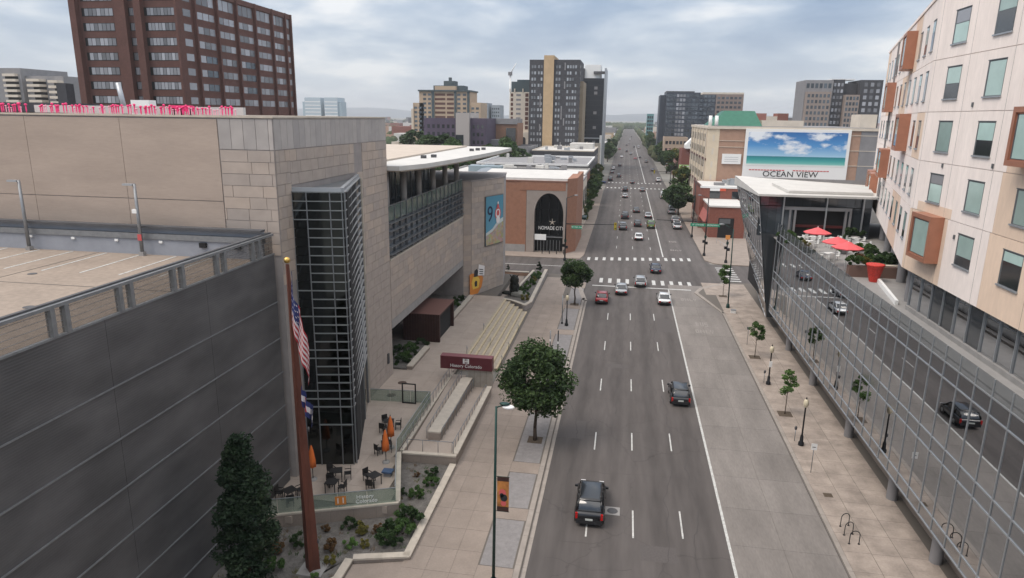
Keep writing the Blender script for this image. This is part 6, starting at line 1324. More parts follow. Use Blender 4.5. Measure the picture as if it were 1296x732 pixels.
tt_ = block('teal_glass_tower', 'slim teal glass tower beside the dark glass tower at the road end', 'tower', 18.5, 25, 700, 715, 30, TEAL, WHITE); windows(Frame(18.5,700,1,0), tt_, 0.3, 6.2, 4, 29, 3, 7, 1.6, 2.4, FARGLASS)
sbk = block('small_brick_blocks', 'small red and white blocks on the skyline behind the beige block roof', 'building', 70, 78, 420, 432, 29.3, mat('dusty brick',(0.33,0.14,0.11),0.9), WHITE); MB().box(78,84,420,432,0,28.2).obj('white_block', CREAM2, sbk); MB().box(84,90,420,432,0,29.9).obj('brick_block', RED_BRK, sbk); MB().box(90,99,424,436,0,27.6).obj('grey_block', MGREY, sbk)
rr_ = thing('grey_brick_residences', 'grey and charcoal residential complex with tan brick bays at the far right', 'apartment tower', (93,335,0))
TB2 = mat('taupe facade',(0.29,0.235,0.205),0.9)
for (x0,x1,y0,zt,m_) in ((76.8,88.5,332,43.5,MGREY),(77.2,87.6,330,38.5,TB2),(88.5,93.5,333,43.8,CHAR),(93.5,99.5,330,37.3,TB2),(93.5,99.5,335,42.3,CHAR),(99.5,108.6,331,43.6,CHAR)): MB().box(x0,x1,y0,350,0,zt).obj('wall', m_, rr_)
windows(Frame(77.2,330,1,0), rr_, 0.3, 10.2, 16, 38, 6, 9, 1.0, 1.4, FARGLASS); windows(Frame(93.5,330,1,0), rr_, 0.3, 5.8, 16, 37, 4, 9, 0.9, 1.4, FARGLASS); windows(Frame(99.5,331,1,0), rr_, 1.0, 8.6, 16, 43, 3, 10, 1.4, 1.6, PALEGLASS); windows(Frame(88.5,333,1,0), rr_, 0.3, 4.8, 16, 43, 3, 10, 0.9, 1.4, PALEGLASS)
windows(Frame(76.8,332,1,0), rr_, 0.3, 11.2, 39, 43.2, 6, 1, 1.2, 2.0, FARGLASS); cuboid('roof_frame', WHITEP, 89,99,338,345,43.8,44.4,rr_)
# mid-distance rows to the horizon: individual low blocks along the avenue
rs = random.Random(77); cols_ = [CREAM2, MGREY, RED_BRK, TAN_BRK, CHAR, WHITEP, OCHRE]; nm_ = ['cream','grey','red brick','tan brick','charcoal','white','ochre']
k_i = 0
for side in (-1, 1):
    y = 470 if side < 0 else 560
    for k in range(9):
        d_ = rs.uniform(24,46); h_ = rs.uniform(7,15); ci = (k_i*3+1) % 7; xa, xb = (-34,-13.5) if side < 0 else (24,44)
        lb = '%s low block, %s along the %s side of the far avenue' % (nm_[ci], ('nearest','second','third','fourth','fifth','sixth','seventh','eighth','farthest')[k], 'left' if side < 0 else 'right')
        t = block('avenue_block', lb, 'building', xa, xb, y, y+d_, h_, cols_[ci], rs.choice((WHITE, DGREY, MGREY)), par=0.4)
        windows(Frame(xb,y,0,1) if side < 0 else Frame(xa,y+d_,0,-1), t, 1, d_-1, 1, h_-0.5, 5, 2, 2.6, 2.2, DARKWIN); y += d_+rs.uniform(8,26); k_i += 1
# uncounted far city: roofs and woods
mb = MB(); rs = random.Random(8)
for i in range(900):
    y = rs.uniform(520, 3200); x = rs.choice((-1,1))*(rs.uniform(50, 60+y*0.75)); w, d, h_ = rs.uniform(9,30), rs.uniform(9,30), rs.uniform(5,13)*(1 if rs.random() < .9 else 1.7)
    if -150 < x < -80 and y < 600: continue
    mb.box(x, x+w, y, y+d, 0, h_, rs.randrange(6))
mb.obj('distant_rooftops', [CREAM2, MGREY, TAN_BRK, WHITE, DGREY, RED_BRK], label='pale and brown low rooftops spreading to the horizon', kind='stuff')['category'] = 'rooftops'
mb = MB()
for i in range(90):
    y = 1750+rs.uniform(0,500); x = rs.uniform(-60,70); r_ = rs.uniform(6,10)
    q = MB().ball((0,0,0),1,0,7,5); mb.add([(x+v[0]*r_*1.3, y+v[1]*r_, 5+v[2]*r_*rs.uniform(.8,1.2)) for v in q.v], q.f, rs.randrange(2))
for i in range(230):
    y = 440 + i*5.5; x = -10.8-rs.uniform(0,2.5) if i % 2 else 18.5+rs.uniform(0,3); r_ = rs.uniform(2.6,4.8)
    q = MB().ball((0,0,0),1,0,7,5); mb.add([(x+v[0]*r_*rs.uniform(.7,1.2), y+v[1]*r_, 4.2+v[2]*r_*rs.uniform(.8,1.2)) for v in q.v], q.f, rs.randrange(2))
for i in range(1300):
    y = rs.uniform(380, 3000); x = rs.choice((-1,1))*(rs.uniform(27, 60+y*0.8)); r_ = rs.uniform(4,8)
    if y < 520 and abs(x) < 55: continue
    q = MB().ball((0,0,0),1,0,7,5); mb.add([(x+v[0]*r_*rs.uniform(.7,1.2), y+v[1]*r_, 4.5+v[2]*r_*0.75*rs.uniform(.8,1.2)) for v in q.v], q.f, rs.randrange(2))
mb.obj('distant_woods', [mat('far foliage', (0.045,0.07,0.03),0.95,ns=0.5,na=0.4), mat('far foliage olive', (0.075,0.085,0.035),0.95,ns=0.5,na=0.4)], label='dark green tree cover between the far roofs', kind='stuff')['category'] = 'trees'
# near left blocks filling behind the museum
for (x0,x1,y0,y1,z,wm,lb) in ((-80,-50,165,200,9,MGREY,'grey flat roofed block behind the museum'),(-130,-95,240,280,10,TAN_BRK,'tan block hidden low behind the museum roof'),(40,70,262,300,12,CREAM2,'cream block behind the beige billboard block'),(-60,-50,205,240,8,CREAM2,'cream low block between the white roofs and the trees')):
    block('city_block', lb, 'building', x0,x1,y0,y1,z,wm,WHITE)

# ------------------------------------------------------------------ vehicles
def loft(mb, secs, m=0, caps=True):
    """secs: list of (y, [(x,z)...]) half profiles mirrored in x"""
    rings = []
    for y, pr in secs:
        rings.append([(x,y,z) for x,z in pr]+[(-x,y,z) for x,z in reversed(pr)])
    n = len(rings[0]); b = len(mb.v); vs = [p for r_ in rings for p in r_]; fs = []
    for j in range(len(rings)-1):
        for i in range(n): fs.append((j*n+i, j*n+(i+1)%n, (j+1)*n+(i+1)%n, (j+1)*n+i))
    if caps: fs += [tuple(range(n-1,-1,-1)), tuple((len(rings)-1)*n+i for i in range(n))]
    mb.add(vs, fs, m, True); return mb
def car_meshes(kind):
    """car pointing to +Y, centred on the origin, wheels on z=0"""
    P = dict(sedan=(4.7,0.92,0.90,1.43,-1.75,-1.05,0.35,1.15,0.82), suv=(4.85,0.98,1.08,1.78,-2.22,-1.95,0.45,1.15,0.98), hatch=(4.4,0.92,0.95,1.55,-2.05,-1.65,0.4,1.15,0.86), pickup=(5.5,1.0,1.08,1.85,-0.55,-0.35,0.95,1.5,1.0), van=(5.6,1.02,1.15,2.4,-2.7,-2.6,1.4,2.1,1.1))[kind]
    L, hw, belt, top, r0, r1, f1, f0, hood = P; h = L/2; g = 0.26
    body = MB()
    def sec(y, w, z0, zm, z1): return (y, [(w*0.80, z0), (w*0.97, z0+0.10), (w, (z0+zm)/2), (w*0.985, zm), (w*0.93, z1-0.02), (w*0.80, z1)])
    rear = belt if kind in ('suv','hatch','van') else belt-0.02
    S_ = [sec(-h, hw*0.86, g+0.12, 0.62, rear-0.16), sec(-h+0.10, hw*0.95, g+0.02, 0.68, rear-0.04), sec(-h+0.5, hw, g, 0.72, rear+0.01), sec(-0.2, hw, g-0.02, 0.75, belt), sec(f0-0.1, hw, g, 0.72, belt-0.03), sec(h-0.9, hw*0.99, g, 0.68, hood-0.02), sec(h-0.3, hw*0.93, g+0.02, 0.62, hood-0.12), sec(h-0.04, hw*0.80, g+0.08, 0.55, hood-0.26), sec(h, hw*0.70, g+0.14, 0.50, hood-0.34)]
    loft(body, S_)
    # cabin: painted roof with pillars
    cab = MB(); tw = hw*0.76
    def cs(y, w0, z0, w1, z1): return (y, [(w0, z0), (w1, z1-0.05), (w1*0.86, z1)])
    gl = MB(); lo = belt-0.02
    loft(gl, [cs(r0-0.02, hw*0.86, lo, hw*0.82, lo+0.06), cs(r1, hw*0.89, lo, tw, top-0.045), cs(f1, hw*0.90, lo, tw, top-0.045), cs(f0, hw*0.90, lo, hw*0.84, lo+0.06)])
    rf = MB(); loft(rf, [(r1-0.03, [(tw*0.98, top-0.06),(tw*0.9, top-0.02)]), (r1+0.25, [(tw*1.01, top-0.055),(tw*0.88, top+0.005)]), ((r1+f1)/2, [(tw*1.01, top-0.05),(tw*0.86, top+0.02)]), (f1-0.1, [(tw*1.01, top-0.055),(tw*0.88, top+0.0)]), (f1+0.05, [(tw*0.97, top-0.08),(tw*0.88, top-0.045)])])
    def pil(y0, x0, z0, y1, x1, z1, w=0.045):
        for s in (-1,1): rf.tube((s*x0,y0,z0),(s*x1,y1,z1),w,w,5)
    pil(f0, hw*0.85, lo+0.03, f1, tw, top-0.06); pil(r0, hw*0.84, lo+0.05, r1, tw*0.99, top-0.06, 0.07)
    pil((f1+r1)/2+0.1, hw*0.89, lo, (f1+r1)/2+0.1, tw+0.005, top-0.07, 0.04)
    if kind in ('suv','hatch','van'): pil(r1+0.75, hw*0.89, lo, r1+0.7, tw+0.005, top-0.07, 0.06)
    if kind == 'suv':
        for s in (-1,1): rf.tube((s*tw*0.9,r1+0.3,top+0.05),(s*tw*0.9,f1-0.2,top+0.05),0.025,0.025,5)
    out = dict(body=body.mesh('body', PAINTS['_'], False)[0], roof=rf.mesh('roof', PAINTS['_'], False)[0], windows=gl.mesh('windows', CARGLASS, False)[0])
    wr = 0.40 if kind in ('suv','pickup','van') else 0.335
    ty = MB().tube((-0.11,0,0),(0.11,0,0),wr,wr,20); out['_tyre'] = ty.mesh('tyre', RUBBER, False)[0]
    out['_rim'] = MB().tube((-0.12,0,0),(0.12,0,0),wr*0.62,wr*0.62,12).mesh('rim', RIM, False)[0]; out['_wy'] = (-h+0.95, h-0.92, hw-0.10, wr)
    out['rear_bumper'] = MB().box(-hw*0.86,hw*0.86,-h-0.035,-h+0.2,g+0.04,g+0.34).mesh('rear_bumper', TRIM, False)[0]; out['front_bumper'] = MB().box(-hw*0.74,hw*0.74,h-0.25,h+0.03,g+0.02,g+0.26).mesh('front_bumper', TRIM, False)[0]
    out['_arch'] = MB().tube((-0.1,0,0),(0.1,0,0),wr+0.07,wr+0.07,18).mesh('wheel_arch', TRIM, False)[0]; out['_hw'] = hw
    tall = kind in ('suv','van','hatch')
    lt = MB().box(-0.14,0.14,-0.06,0.05,-0.10,0.10) if not tall else MB().box(-0.075,0.075,-0.06,0.06,-0.20,0.20)
    out['_tail'] = (lt.mesh('tail_light', TAIL, False)[0], hw*(0.74 if not tall else 0.84), -h+0.02 if not tall else -h+0.05, rear-0.26 if not tall else rear-0.25)
    out['_head'] = (MB().box(-0.16,0.16,-0.1,0.06,-0.06,0.06).mesh('headlight', HEADL, False)[0], hw*0.66, h-0.12, hood-0.27)
    out['plate'] = MB().box(-0.24,0.24,-h-0.05,-h-0.03,0.56,0.69).mesh('plate', PLATE, False)[0]
    mm = MB(); 
    out['_mirror'] = (MB().box(-0.1,0.1,-0.07,0.06,-0.06,0.08).mesh('mirror', TRIM, False)[0], hw+0.08, f0-0.28, belt+0.04)
    out['_handle'] = (MB().box(-0.012,0.012,-0.09,0.09,-0.015,0.015).mesh('door_handle', TRIM, False)[0], hw*0.985, 0, belt-0.14)
    if kind == 'pickup': out['bed'] = MB().box(-hw*0.84,hw*0.84,-h+0.12,-0.7,belt-0.45,belt+0.012).mesh('bed', TRIM, False)[0]
    return out
def paint(name, c, metal=0.35, rough=0.3):
    m = mat(name, c, rough, metal, spec=0.6, ns=1.5, na=0.05, coord='obj'); m.node_tree.nodes['Principled BSDF'].inputs['Coat Weight'].default_value = 0.6; return m
PAINTS = {'_': paint('car paint base', (0.2,0.2,0.2))}
for n_, c_ in dict(black=(0.010,0.011,0.013), charcoal=(0.03,0.033,0.038), silver=(0.36,0.37,0.38), white=(0.72,0.73,0.73), grey=(0.13,0.135,0.14), red=(0.30,0.012,0.015), navy=(0.02,0.03,0.06), lime=(0.10,0.17,0.03), blue=(0.03,0.06,0.16), dark_green=(0.02,0.05,0.04)).items(): PAINTS[n_] = paint('car paint '+n_.replace('_',' '), c_)
CARM = {}
def car(kind, colour, x, y, label, rz=0.0, cat='car', group='cars driving down the avenue', full=True, z=0.012):
    if kind not in CARM: CARM[kind] = car_meshes(kind)
    M = CARM[kind]; t = thing({'sedan':'sedan_car','suv':'suv_car','hatch':'hatchback_car','pickup':'pickup_truck','van':'delivery_van'}[kind], label, cat, (x,y,z), group)
    def add(nm, me, loc=(0,0,0), rot=(0,0,0), par=t, painted=False):
        o = bpy.data.objects.new(nm, me); COL.objects.link(o); o.parent = par; o.location = loc; o.rotation_euler = rot
        if painted: o.material_slots[0].link = 'OBJECT'; o.material_slots[0].material = PAINTS[colour]
        return o
    bd = add('body', M['body'], painted=True); add('roof', M['roof'], painted=True); add('windows', M['windows']); add('rear_bumper', M['rear_bumper']); add('front_bumper', M['front_bumper'])
    if 'bed' in M: add('bed', M['bed'])
    wy0, wy1, wx, wr = M['_wy']
    for yy in (wy0, wy1):
        for s in (-1,1):
            add('wheel_arch', M['_arch'], (s*(M['_hw']-0.096), yy, wr)); w_ = add('wheel', M['_tyre'], (s*wx, yy, wr))
            if full: add('rim', M['_rim'], (0,0,0), par=w_)
    me, a, b, c = M['_tail']
    for s in (-1,1): add('tail_light', me, (s*a,b,c))
    if full:
        me, a, b, c = M['_head']
        for s in (-1,1): add('headlight', me, (s*a,b,c))
        me, a, b, c = M['_mirror']
        for s in (-1,1): add('mirror', me, (s*a,b,c))
        me, a, b, c = M['_handle']
        for s in (-1,1):
            for yy in (-0.15, 0.85): add('door_handle', me, (s*a,yy,c))
        add('plate', M['plate'])
    t.rotation_euler = (0,0,rz); return t
car('suv','black',-1.12,42.2,'large black SUV seen from behind at the bottom of the avenue')
car('hatch','black',6.25,62.9,'black hatchback beside the solid white line, second nearest vehicle')
car('sedan','red',-2.35,97.7,'red car waiting at the stop line in the leftmost lane')
car('sedan','silver',0.4,103.4,'silver grey sedan at the stop line just right of the red car')
car('hatch','silver',3.35,108.8,'silver hatchback rolling onto the crosswalk')
car('sedan','white',6.6,98.9,'white sedan by the solid white line at the junction')
car('sedan','navy',6.2,119.7,'dark blue sedan in the middle of the junction')
car('sedan','white',3.75,152.4,'pale silver sedan alone just past the far crosswalk')
car('suv','lime',7.0,170.2,'dark lime green SUV beside the white line past the junction')
car('suv','grey',0.2,166,'grey SUV behind a black one in the left middle lane',full=False)
car('hatch','black',3.8,171.8,'black hatchback in the centre lane left of the lime green SUV',full=False)
car('suv','black',0.65,184.8,'black SUV ahead of the grey one in the left middle lane',full=False)
car('sedan','silver',6.8,188,'silver sedan directly ahead of the lime green SUV',full=False)
car('sedan','charcoal',3.8,198.2,'charcoal sedan ahead of the centre lane hatchback',full=False)
car('sedan','silver',0.45,235.2,'silver sedan following a black car before the second crossing',full=False)
car('suv','black',0.45,256,'black SUV just before the second crossing',full=False)
car('sedan','grey',6.7,257.5,'grey low sedan before the second crossing near the white line',full=False)
car('sedan','charcoal',3.3,288,'dark sedan on the second crossing',full=False)
car('suv','black',-2.6,317,'dark SUV past the second crossing in the left lane',full=False)
car('hatch','black',-3.0,391,'dark distant car in the left lane beyond the white roofed podium',full=False)
car('sedan','red',6.2,463,'small red distant car near the centre of the avenue',full=False)
for (x,y,c,k,lb) in ((7.2,650,'charcoal','suv','tiny dark car far down the avenue'),(2.6,750,'silver','sedan','tiny pale car far down the avenue'),(0.5,560,'black','suv','tiny black car below the teal tower'),(4,880,'white','suv','tiny white car near the vanishing point'),(-2.7,480,'white','sedan','tiny white car in the left lane past the cream pier'),(3.5,520,'silver','suv','tiny silver SUV in the centre lane far away'),(9.5,480,'black','sedan','tiny black car right of the white line far away'),(12.5,430,'grey','suv','small grey SUV in the right lane near the dark glass tower'),(-5.5,600,'red','sedan','tiny red car at the far left kerb'),(11,640,'white','van','tiny white van at the far right'),(0.3,690,'charcoal','hatch','tiny charcoal car between the far lanes'),(6.5,1000,'black','suv','tiny black speck of a car near the vanishing point'),(-1.5,1100,'silver','sedan','tiny silver speck of a car near the vanishing point')): car(k,c,x,y,lb,full=False)
PG_ = 'vehicles parked on the right of the avenue'
car('pickup','white',13.3,170.8,'white pickup truck parked at the right kerb beside the red brick shop',group=PG_,full=False)
car('suv','silver',13.5,181,'silver SUV parked ahead of the white pickup',group=PG_,full=False)
car('van','silver',13.6,198,'pale silver van parked under the round dark tree',cat='van',group=PG_,full=False)
car('van','white',13.2,236,'white van parked before the second crossing on the right',cat='van',group=PG_,full=False)
car('suv','white',14.2,300,'white vehicle at the right kerb past the second crossing',group=PG_,full=False)
car('sedan','navy',14.0,360,'dark parked car at the far right kerb',group=PG_,full=False)
LG_ = 'vehicles parked at the left of the avenue'
car('pickup','blue',-10.0,283,'blue pickup on the left side street past the second crossing',1.4,group=LG_,full=False)
car('suv','black',-6.0,298,'black vehicle parked at the left kerb past the second crossing',group=LG_,full=False)
car('sedan','charcoal',-6.2,340,'charcoal car parked at the left kerb by the cream pier',group=LG_,full=False)
car('hatch','white',-6.1,365,'white car parked at the left kerb ahead of the charcoal one',group=LG_,full=False)

# ------------------------------------------------------------------ street furniture
# tall rusty flag pole with two flags
fpole = thing('flagpole', 'tall tapering rust coloured steel flagpole with a gold ball, in front of the glass bay', 'flagpole', (-16.75,32.4,0.2))
mb = MB()
def ring(z, r_): return [(-16.75-0.32*(z/18.6)+r_*c, 32.4+r_*s, z) for c, s in ((1,0),(0.25,-0.45),(0,-1),(-1,0),(0,1))]
rg = [ring(0.2,0.46), ring(6,0.36), ring(12,0.24), ring(18.4,0.10)]
for a, b_ in zip(rg, rg[1:]): mb.add(a+b_, [(i,(i+1)%5,5+(i+1)%5,5+i) for i in range(5)])
mb.add(rg[-1], [(0,1,2,3,4)]); mb.obj('mast', CORTEN, fpole)
MB().ball((-17.07,32.4,18.62),0.17,0,12,8).obj('ball_finial', GOLD, fpole); cuboid('footing', CONC, -17.5,-16.0,31.7,33.1,0.1,0.28,fpole)
for z in (2.0,9.0): MB().tube((-16.3-z*0.02,32.4,z),(-16.3-z*0.02,32.4,z+0.25),0.05,0.05,6).obj('cleat', DGREY, fpole)
def flag(name, label, zt, hoist, fly, drop, width, colour_fn, mats, x0=-16.90, seed=1):
    nu, nv = 36, 39; mb = MB(); idx = {}
    for i in range(nu+1):
        for j in range(nv+1):
            u, v = i/nu, j/nv
            x = x0+0.08+0.012*(17.5-zt)+width*(1-math.cos(min(u*1.9,1.5)))*0.6+width*u*0.35*(1-v*0.35)+0.05*math.sin(u*16+v*3+seed)
            z = zt - v*hoist*(1-0.25*u) - drop*u**0.9
            y = 32.15 + 0.16*math.sin(u*13+v*2.2+seed)*(0.3+u) + 0.05*math.sin(u*31+v*5)
            idx[i,j] = len(mb.v); mb.v.append((x,y,z))
    for i in range(nu):
        for j in range(nv):
            mb.f.append((idx[i,j],idx[i+1,j],idx[i+1,j+1],idx[i,j+1])); mb.m.append(colour_fn((i+.5)/nu,(j+.5)/nv)); mb.sm.append(True)
    o = mb.obj(name, mats); return tag(o, label, 'flag')
FR_, FWH, FBL = mat('flag red',(0.36,0.03,0.04),0.8), mat('flag white',(0.62,0.58,0.58),0.8), mat('flag blue',(0.02,0.03,0.12),0.8)
def us(u, v):
    if u < 0.42 and v < 0.538:
        a, b_ = (u/0.42*6) % 1, (v/0.538*9) % 1
        return 1 if (0.3 < a < 0.7 and 0.25 < b_ < 0.75 and (int(u/0.42*6)+int(v/0.538*9)) % 2 == 0) else 2
    return 0 if int(v*13) % 2 == 0 else 1
flag('striped_flag', 'limp star spangled red, white and blue flag hanging high on the rusty pole', 18.2, 3.0, 4, 4.1, 0.82, us, [FR_,FWH,FBL])
def co(u, v):
    if (u-0.36)**2*2.2+(v-0.5)**2 < 0.018: return 3
    if (u-0.36)**2*2.2+(v-0.5)**2 < 0.07 and u < 0.5: return 0
    return 1 if 1/3 < v < 2/3 else 2
flag('state_flag', 'limp dark blue and white flag hanging below the striped one', 11.9, 1.3, 2, 1.5, 0.6, co, [FR_,FWH,FBL,GOLD], seed=3, x0=-16.72)
# tall green street light with banner
sl_ = thing('street_light', 'tall slim dark green street light with an orange banner on the left sidewalk', 'street light', (-6.15,33.0,0.15))
MB().tube((-6.15,33,0.15),(-6.07,33,11.1),0.095,0.06,10).obj('pole', GREENM, sl_); MB().lathe((-6.15,33,0.15),[(0.24,0),(0.22,0.35),(0.12,0.5)],10).obj('base', GREENM, sl_)
MB().tube((-6.07,33,11.05),(-5.7,33,11.2),0.04,0.04,6).obj('arm', GREENM, sl_)
MB().ball((-5.42,33,11.12),0.30,0,12,6,1.15,0.7,0.38).obj('lamp_head', WHITEP, sl_); MB().ball((-5.62,33,11.3),0.26,0,10,6,1.1,0.7,0.3).obj('lamp_cover', GREENM, sl_)
bn = MB().box(-5.98,-5.33,32.99,33.01,4.92,7.0).obj('banner', mat('banner ochre print',(0.42,0.17,0.045),0.8,ns=2,na=0.5), sl_)
cuboid('banner_band', DBROWN, -5.98,-5.33,32.985,32.988,4.92,5.2,bn); cuboid('banner_band', DBROWN, -5.98,-5.33,32.985,32.988,6.75,7.0,bn)
for (cx_,cz_,r_,m_) in ((-5.68,6.05,0.2,RINK),(-5.6,5.75,0.2,DINK),(-5.62,5.42,0.16,RINK),(-5.72,5.9,0.12,DINK)): MB().add([(cx_+r_*math.cos(k*PI/5),32.983-0.003*(m_ is DINK),cz_+r_*math.sin(k*PI/5)*1.15) for k in range(10)],[tuple(range(10))]).obj('banner_figure', m_, bn)
for z in (4.9,7.02): MB().tube((-6.1,33,z),(-5.3,33,z),0.018,0.018,5).obj('banner_rod', GREENM, sl_)
# acorn lamps on the right sidewalk
def acorn(label, x, y, group='black lamp posts with globe tops'):
    t = thing('lamp_post', label, 'lamp post', (0,0,0), group)
    MB().lathe((0,0,0),[(0.23,0),(0.23,0.25),(0.15,0.35),(0.13,0.8),(0.07,0.95),(0.06,3.3),(0.09,3.36)],12).obj('pole', BLACKM, t)
    MB().lathe((0,0,3.36),[(0.10,0),(0.2,0.15),(0.22,0.42),(0.16,0.62),(0.05,0.72)],12).obj('globe', mat('cream globe glass',(0.62,0.55,0.40),0.3) if 'cream globe glass' not in bpy.data.materials else bpy.data.materials['cream globe glass'], t)
    MB().lathe((0,0,4.05),[(0.08,0),(0.02,0.2)],8).obj('finial', BLACKM, t); place(t,(x,y,0.15)); return t
ac = acorn('black lamp post with a cream globe nearest the bike racks, by the young tree', 15.45, 54.5)
a2 = copy_tree(ac); place(a2,(15.4,67.9,0.15),label='black lamp post wrapped with a small white sign between two young trees')
o = MB().box(-0.14,0.14,-0.16,-0.12,1.9,2.5).mesh('notice', WHITEP)[0]; put('notice', o, (0,-0.14,1.9), None).parent = a2
place(copy_tree(ac),(-6.35,83.7,0.15),label='black lamp post on the left sidewalk before the second street tree'); 
lg = thing('street_light', 'tall green street light at the right kerb before the junction', 'street light', (15.4,97,0.15))
MB().tube((15.4,97,0.15),(15.2,97,11.4),0.10,0.07,10).obj('pole', GREENM, lg); MB().tube((15.2,97,11.3),(14.0,97,12.0),0.05,0.04,6).obj('arm', GREENM, lg); MB().ball((13.6,97,12.0),0.32,0,12,6,1.3,0.7,0.4).obj('lamp_head', GALV, lg); MB().lathe((15.4,97,0.15),[(0.25,0),(0.22,0.5),(0.12,0.6)],10).obj('base', GREENM, lg)
# posts on the left sidewalk
for (x,y,h_,lb) in ((-7.0,84.5,3.9,'tall grey banner post beside the black lamp on the left sidewalk'),(-6.4,72.8,2.9,'black striped sign post on the left sidewalk behind the big tree'),(-7.35,73.5,2.6,'grey post just left of the black striped post')):
    t = thing('sidewalk_post', lb, 'post', (x,y,0.15)); MB().tube((x,y,0.15),(x,y,h_),0.07,0.07,8).obj('post', BLACKM if 'black' in lb[:6] else GALV, t); MB().lathe((x,y,0.15),[(0.16,0),(0.12,0.2)],8).obj('base', BLACKM, t)
    if 'striped' in lb: cuboid('white_band', WHITEP, x-0.08,x+0.08,y-0.08,y+0.08,1.35,1.6,t)
# signs and meters
def sign_post(label, x, y, h, w, hh, board, nm='street_sign', cat='street sign'):
    t = thing(nm, label, cat, (x,y,0.15)); MB().tube((x,y,0.15),(x,y,h),0.028,0.028,6).obj('post', GALV, t)
    cuboid('board', board, x-w/2,x+w/2,y-0.045,y-0.03,h-hh,h,t); cuboid('print_line', DINK, x-w*0.3,x+w*0.3,y-0.05,y-0.045,h-hh*0.6,h-hh*0.5,t); return t
sign_post('small white sign on a thin post between the nearest lamp and the bike racks', 15.1, 49.9, 2.55, 0.42, 0.5, WHITEP); sign_post('thin post with a pale sign beside the bright young tree', 15.35, 80.4, 2.4, 0.4, 0.35, GALV)
def meter(label, x, y):
    t = thing('parking_meter', label, 'parking meter', (x,y,0.15)); MB().tube((x,y,0.15),(x,y,1.15),0.03,0.03,6).obj('post', GALV, t); MB().ball((x,y,1.32),0.13,0,8,6,0.9,0.7,1.4).obj('meter_head', DGREY, t)
meter('grey parking meter just left of the nearest globe lamp', 15.1, 55.2); meter('grey parking meter at the foot of the lamp with a white notice', 15.05, 68.3)
t = thing('utility_box', 'small white box on the right sidewalk below the tall green street light', 'box', (15.8,94.5,0.15)); cuboid('body', WHITEP, 15.45,16.1,94.2,94.7,0.15,0.55,t); cuboid('lid', GALV, 15.42,16.13,94.17,94.73,0.55,0.60,t)
cuboid_o = MB().box(15.2,15.8,46.45,47.0,0.14,0.158).obj('open_tree_pit', SOIL); tag(cuboid_o, 'small square dark hole in the right sidewalk before the bike racks', 'tree pit')
def rack(label, x, y, a):
    t = thing('bike_rack', label, 'bike rack', (0,0,0), 'arched bike racks'); pts = [(-0.3,0,0)]+[(0.3*-math.cos(k*PI/8),0,0.62+0.3*math.sin(k*PI/8)) for k in range(9)]+[(0.3,0,0)]
    MB().path(pts,0.028,6).obj('hoop', BLACKM, t)
    for s in (-1,1): MB().lathe((s*0.3,0,0),[(0.08,0),(0.08,0.015)],8).obj('foot_plate', BLACKM, t)
    place(t,(x,y,0.15),a)
rack('arched bike rack farthest from the camera of three', 15.5,42.9,0.35); rack('middle one of three arched bike racks', 15.45,41.9,0.35); rack('arched bike rack nearest the camera of three', 15.5,40.9,0.1)
# traffic signals
YEL = mat('signal yellow',(0.40,0.32,0.03),0.5); SIGNG = mat('street sign green',(0.02,0.28,0.16),0.5)
def signal(label, x, y, dirx, arm, zarm, htop, heads, signs, ped=True, lamp=True):
    t = thing('traffic_signal', label, 'traffic signal', (x,y,0.15)); MB().tube((x,y,0.15),(x,y,htop),0.14,0.09,10).obj('pole', BLACKM, t); MB().lathe((x,y,0.15),[(0.3,0),(0.28,0.4),(0.16,0.6)],10).obj('base', BLACKM, t)
    if arm: MB().tube((x,y,zarm),(x+dirx*arm,y,zarm+0.15),0.09,0.05,8).obj('mast_arm', BLACKM, t)
    for d in heads:
        hx = x+dirx*d; h = MB().box(hx-0.22,hx+0.22,y-0.25,y+0.1,zarm-0.75,zarm+0.55).obj('signal_head', YEL, t)
        for k, m_ in enumerate((RINK, YEL, GREENM)): MB().tube((hx,y-0.27,zarm+0.3-k*0.4),(hx,y-0.24,zarm+0.3-k*0.4),0.12,0.12,10).obj('lens', m_ if k else mat('dim red lens',(0.1,0.01,0.01),0.3), h)
        MB().box(hx-0.25,hx+0.25,y-0.24,y-0.235,zarm-0.78,zarm+0.58).obj('backplate', BLACKM, h)
    for (d, w, txt) in signs:
        sx_ = x+dirx*d; b_ = cuboid('name_board', SIGNG, sx_-w/2,sx_+w/2,y-0.1,y-0.06,zarm-0.85,zarm-0.25,t); put_text(txt,0.42,WHITEP,(sx_,y-0.11,zarm-0.55),t,sx=0.9)
    if ped:
        for k,(dx,dz) in enumerate(((-0.3,3.0),(0.3,2.7),(0.0,3.9))): cuboid('pedestrian_signal', BLACKM if k < 2 else GREENM, x+dx-0.2,x+dx+0.2,y-0.2,y+0.15,dz-0.25,dz+0.25,t)
    if lamp: MB().tube((x,y,htop-0.05),(x+dirx*1.4,y,htop+0.5),0.05,0.04,6).obj('lamp_arm', GREENM, t); MB().ball((x+dirx*1.7,y,htop+0.52),0.28,0,10,6,1.4,0.7,0.4).obj('lamp_head', GALV, t)
signal('traffic signal with a long mast arm and yellow head at the far left corner', -10.2,124.7,1,9.2,7.05,11.8,(9.0,),((2.0,1.9,'W 12th Ave'),))
signal('traffic signal with two green street name boards at the far right corner', 16.1,135.4,-1,9.5,6.75,11.4,(),((1.6,2.8,'W 12TH AVE'),(-1.2,2.6,'BROADWAY')))
signal('pedestrian signal pole with an orange sign on the right corner', 19.4,129.3,-1,0,5,5.2,(),(),True,False)
tag(MB().box(18.95,19.75,129.0,129.1,4.6,5.4).obj('orange_sign', mat('orange sign',(0.75,0.30,0.08),0.6)), 'small orange square sign above the pedestrian signal on the right', 'street sign')
signal('tall dark pole with a green signal housing past the junction on the right', 15.7,157.5,-1,0,7,12.8,(),(),False,False)
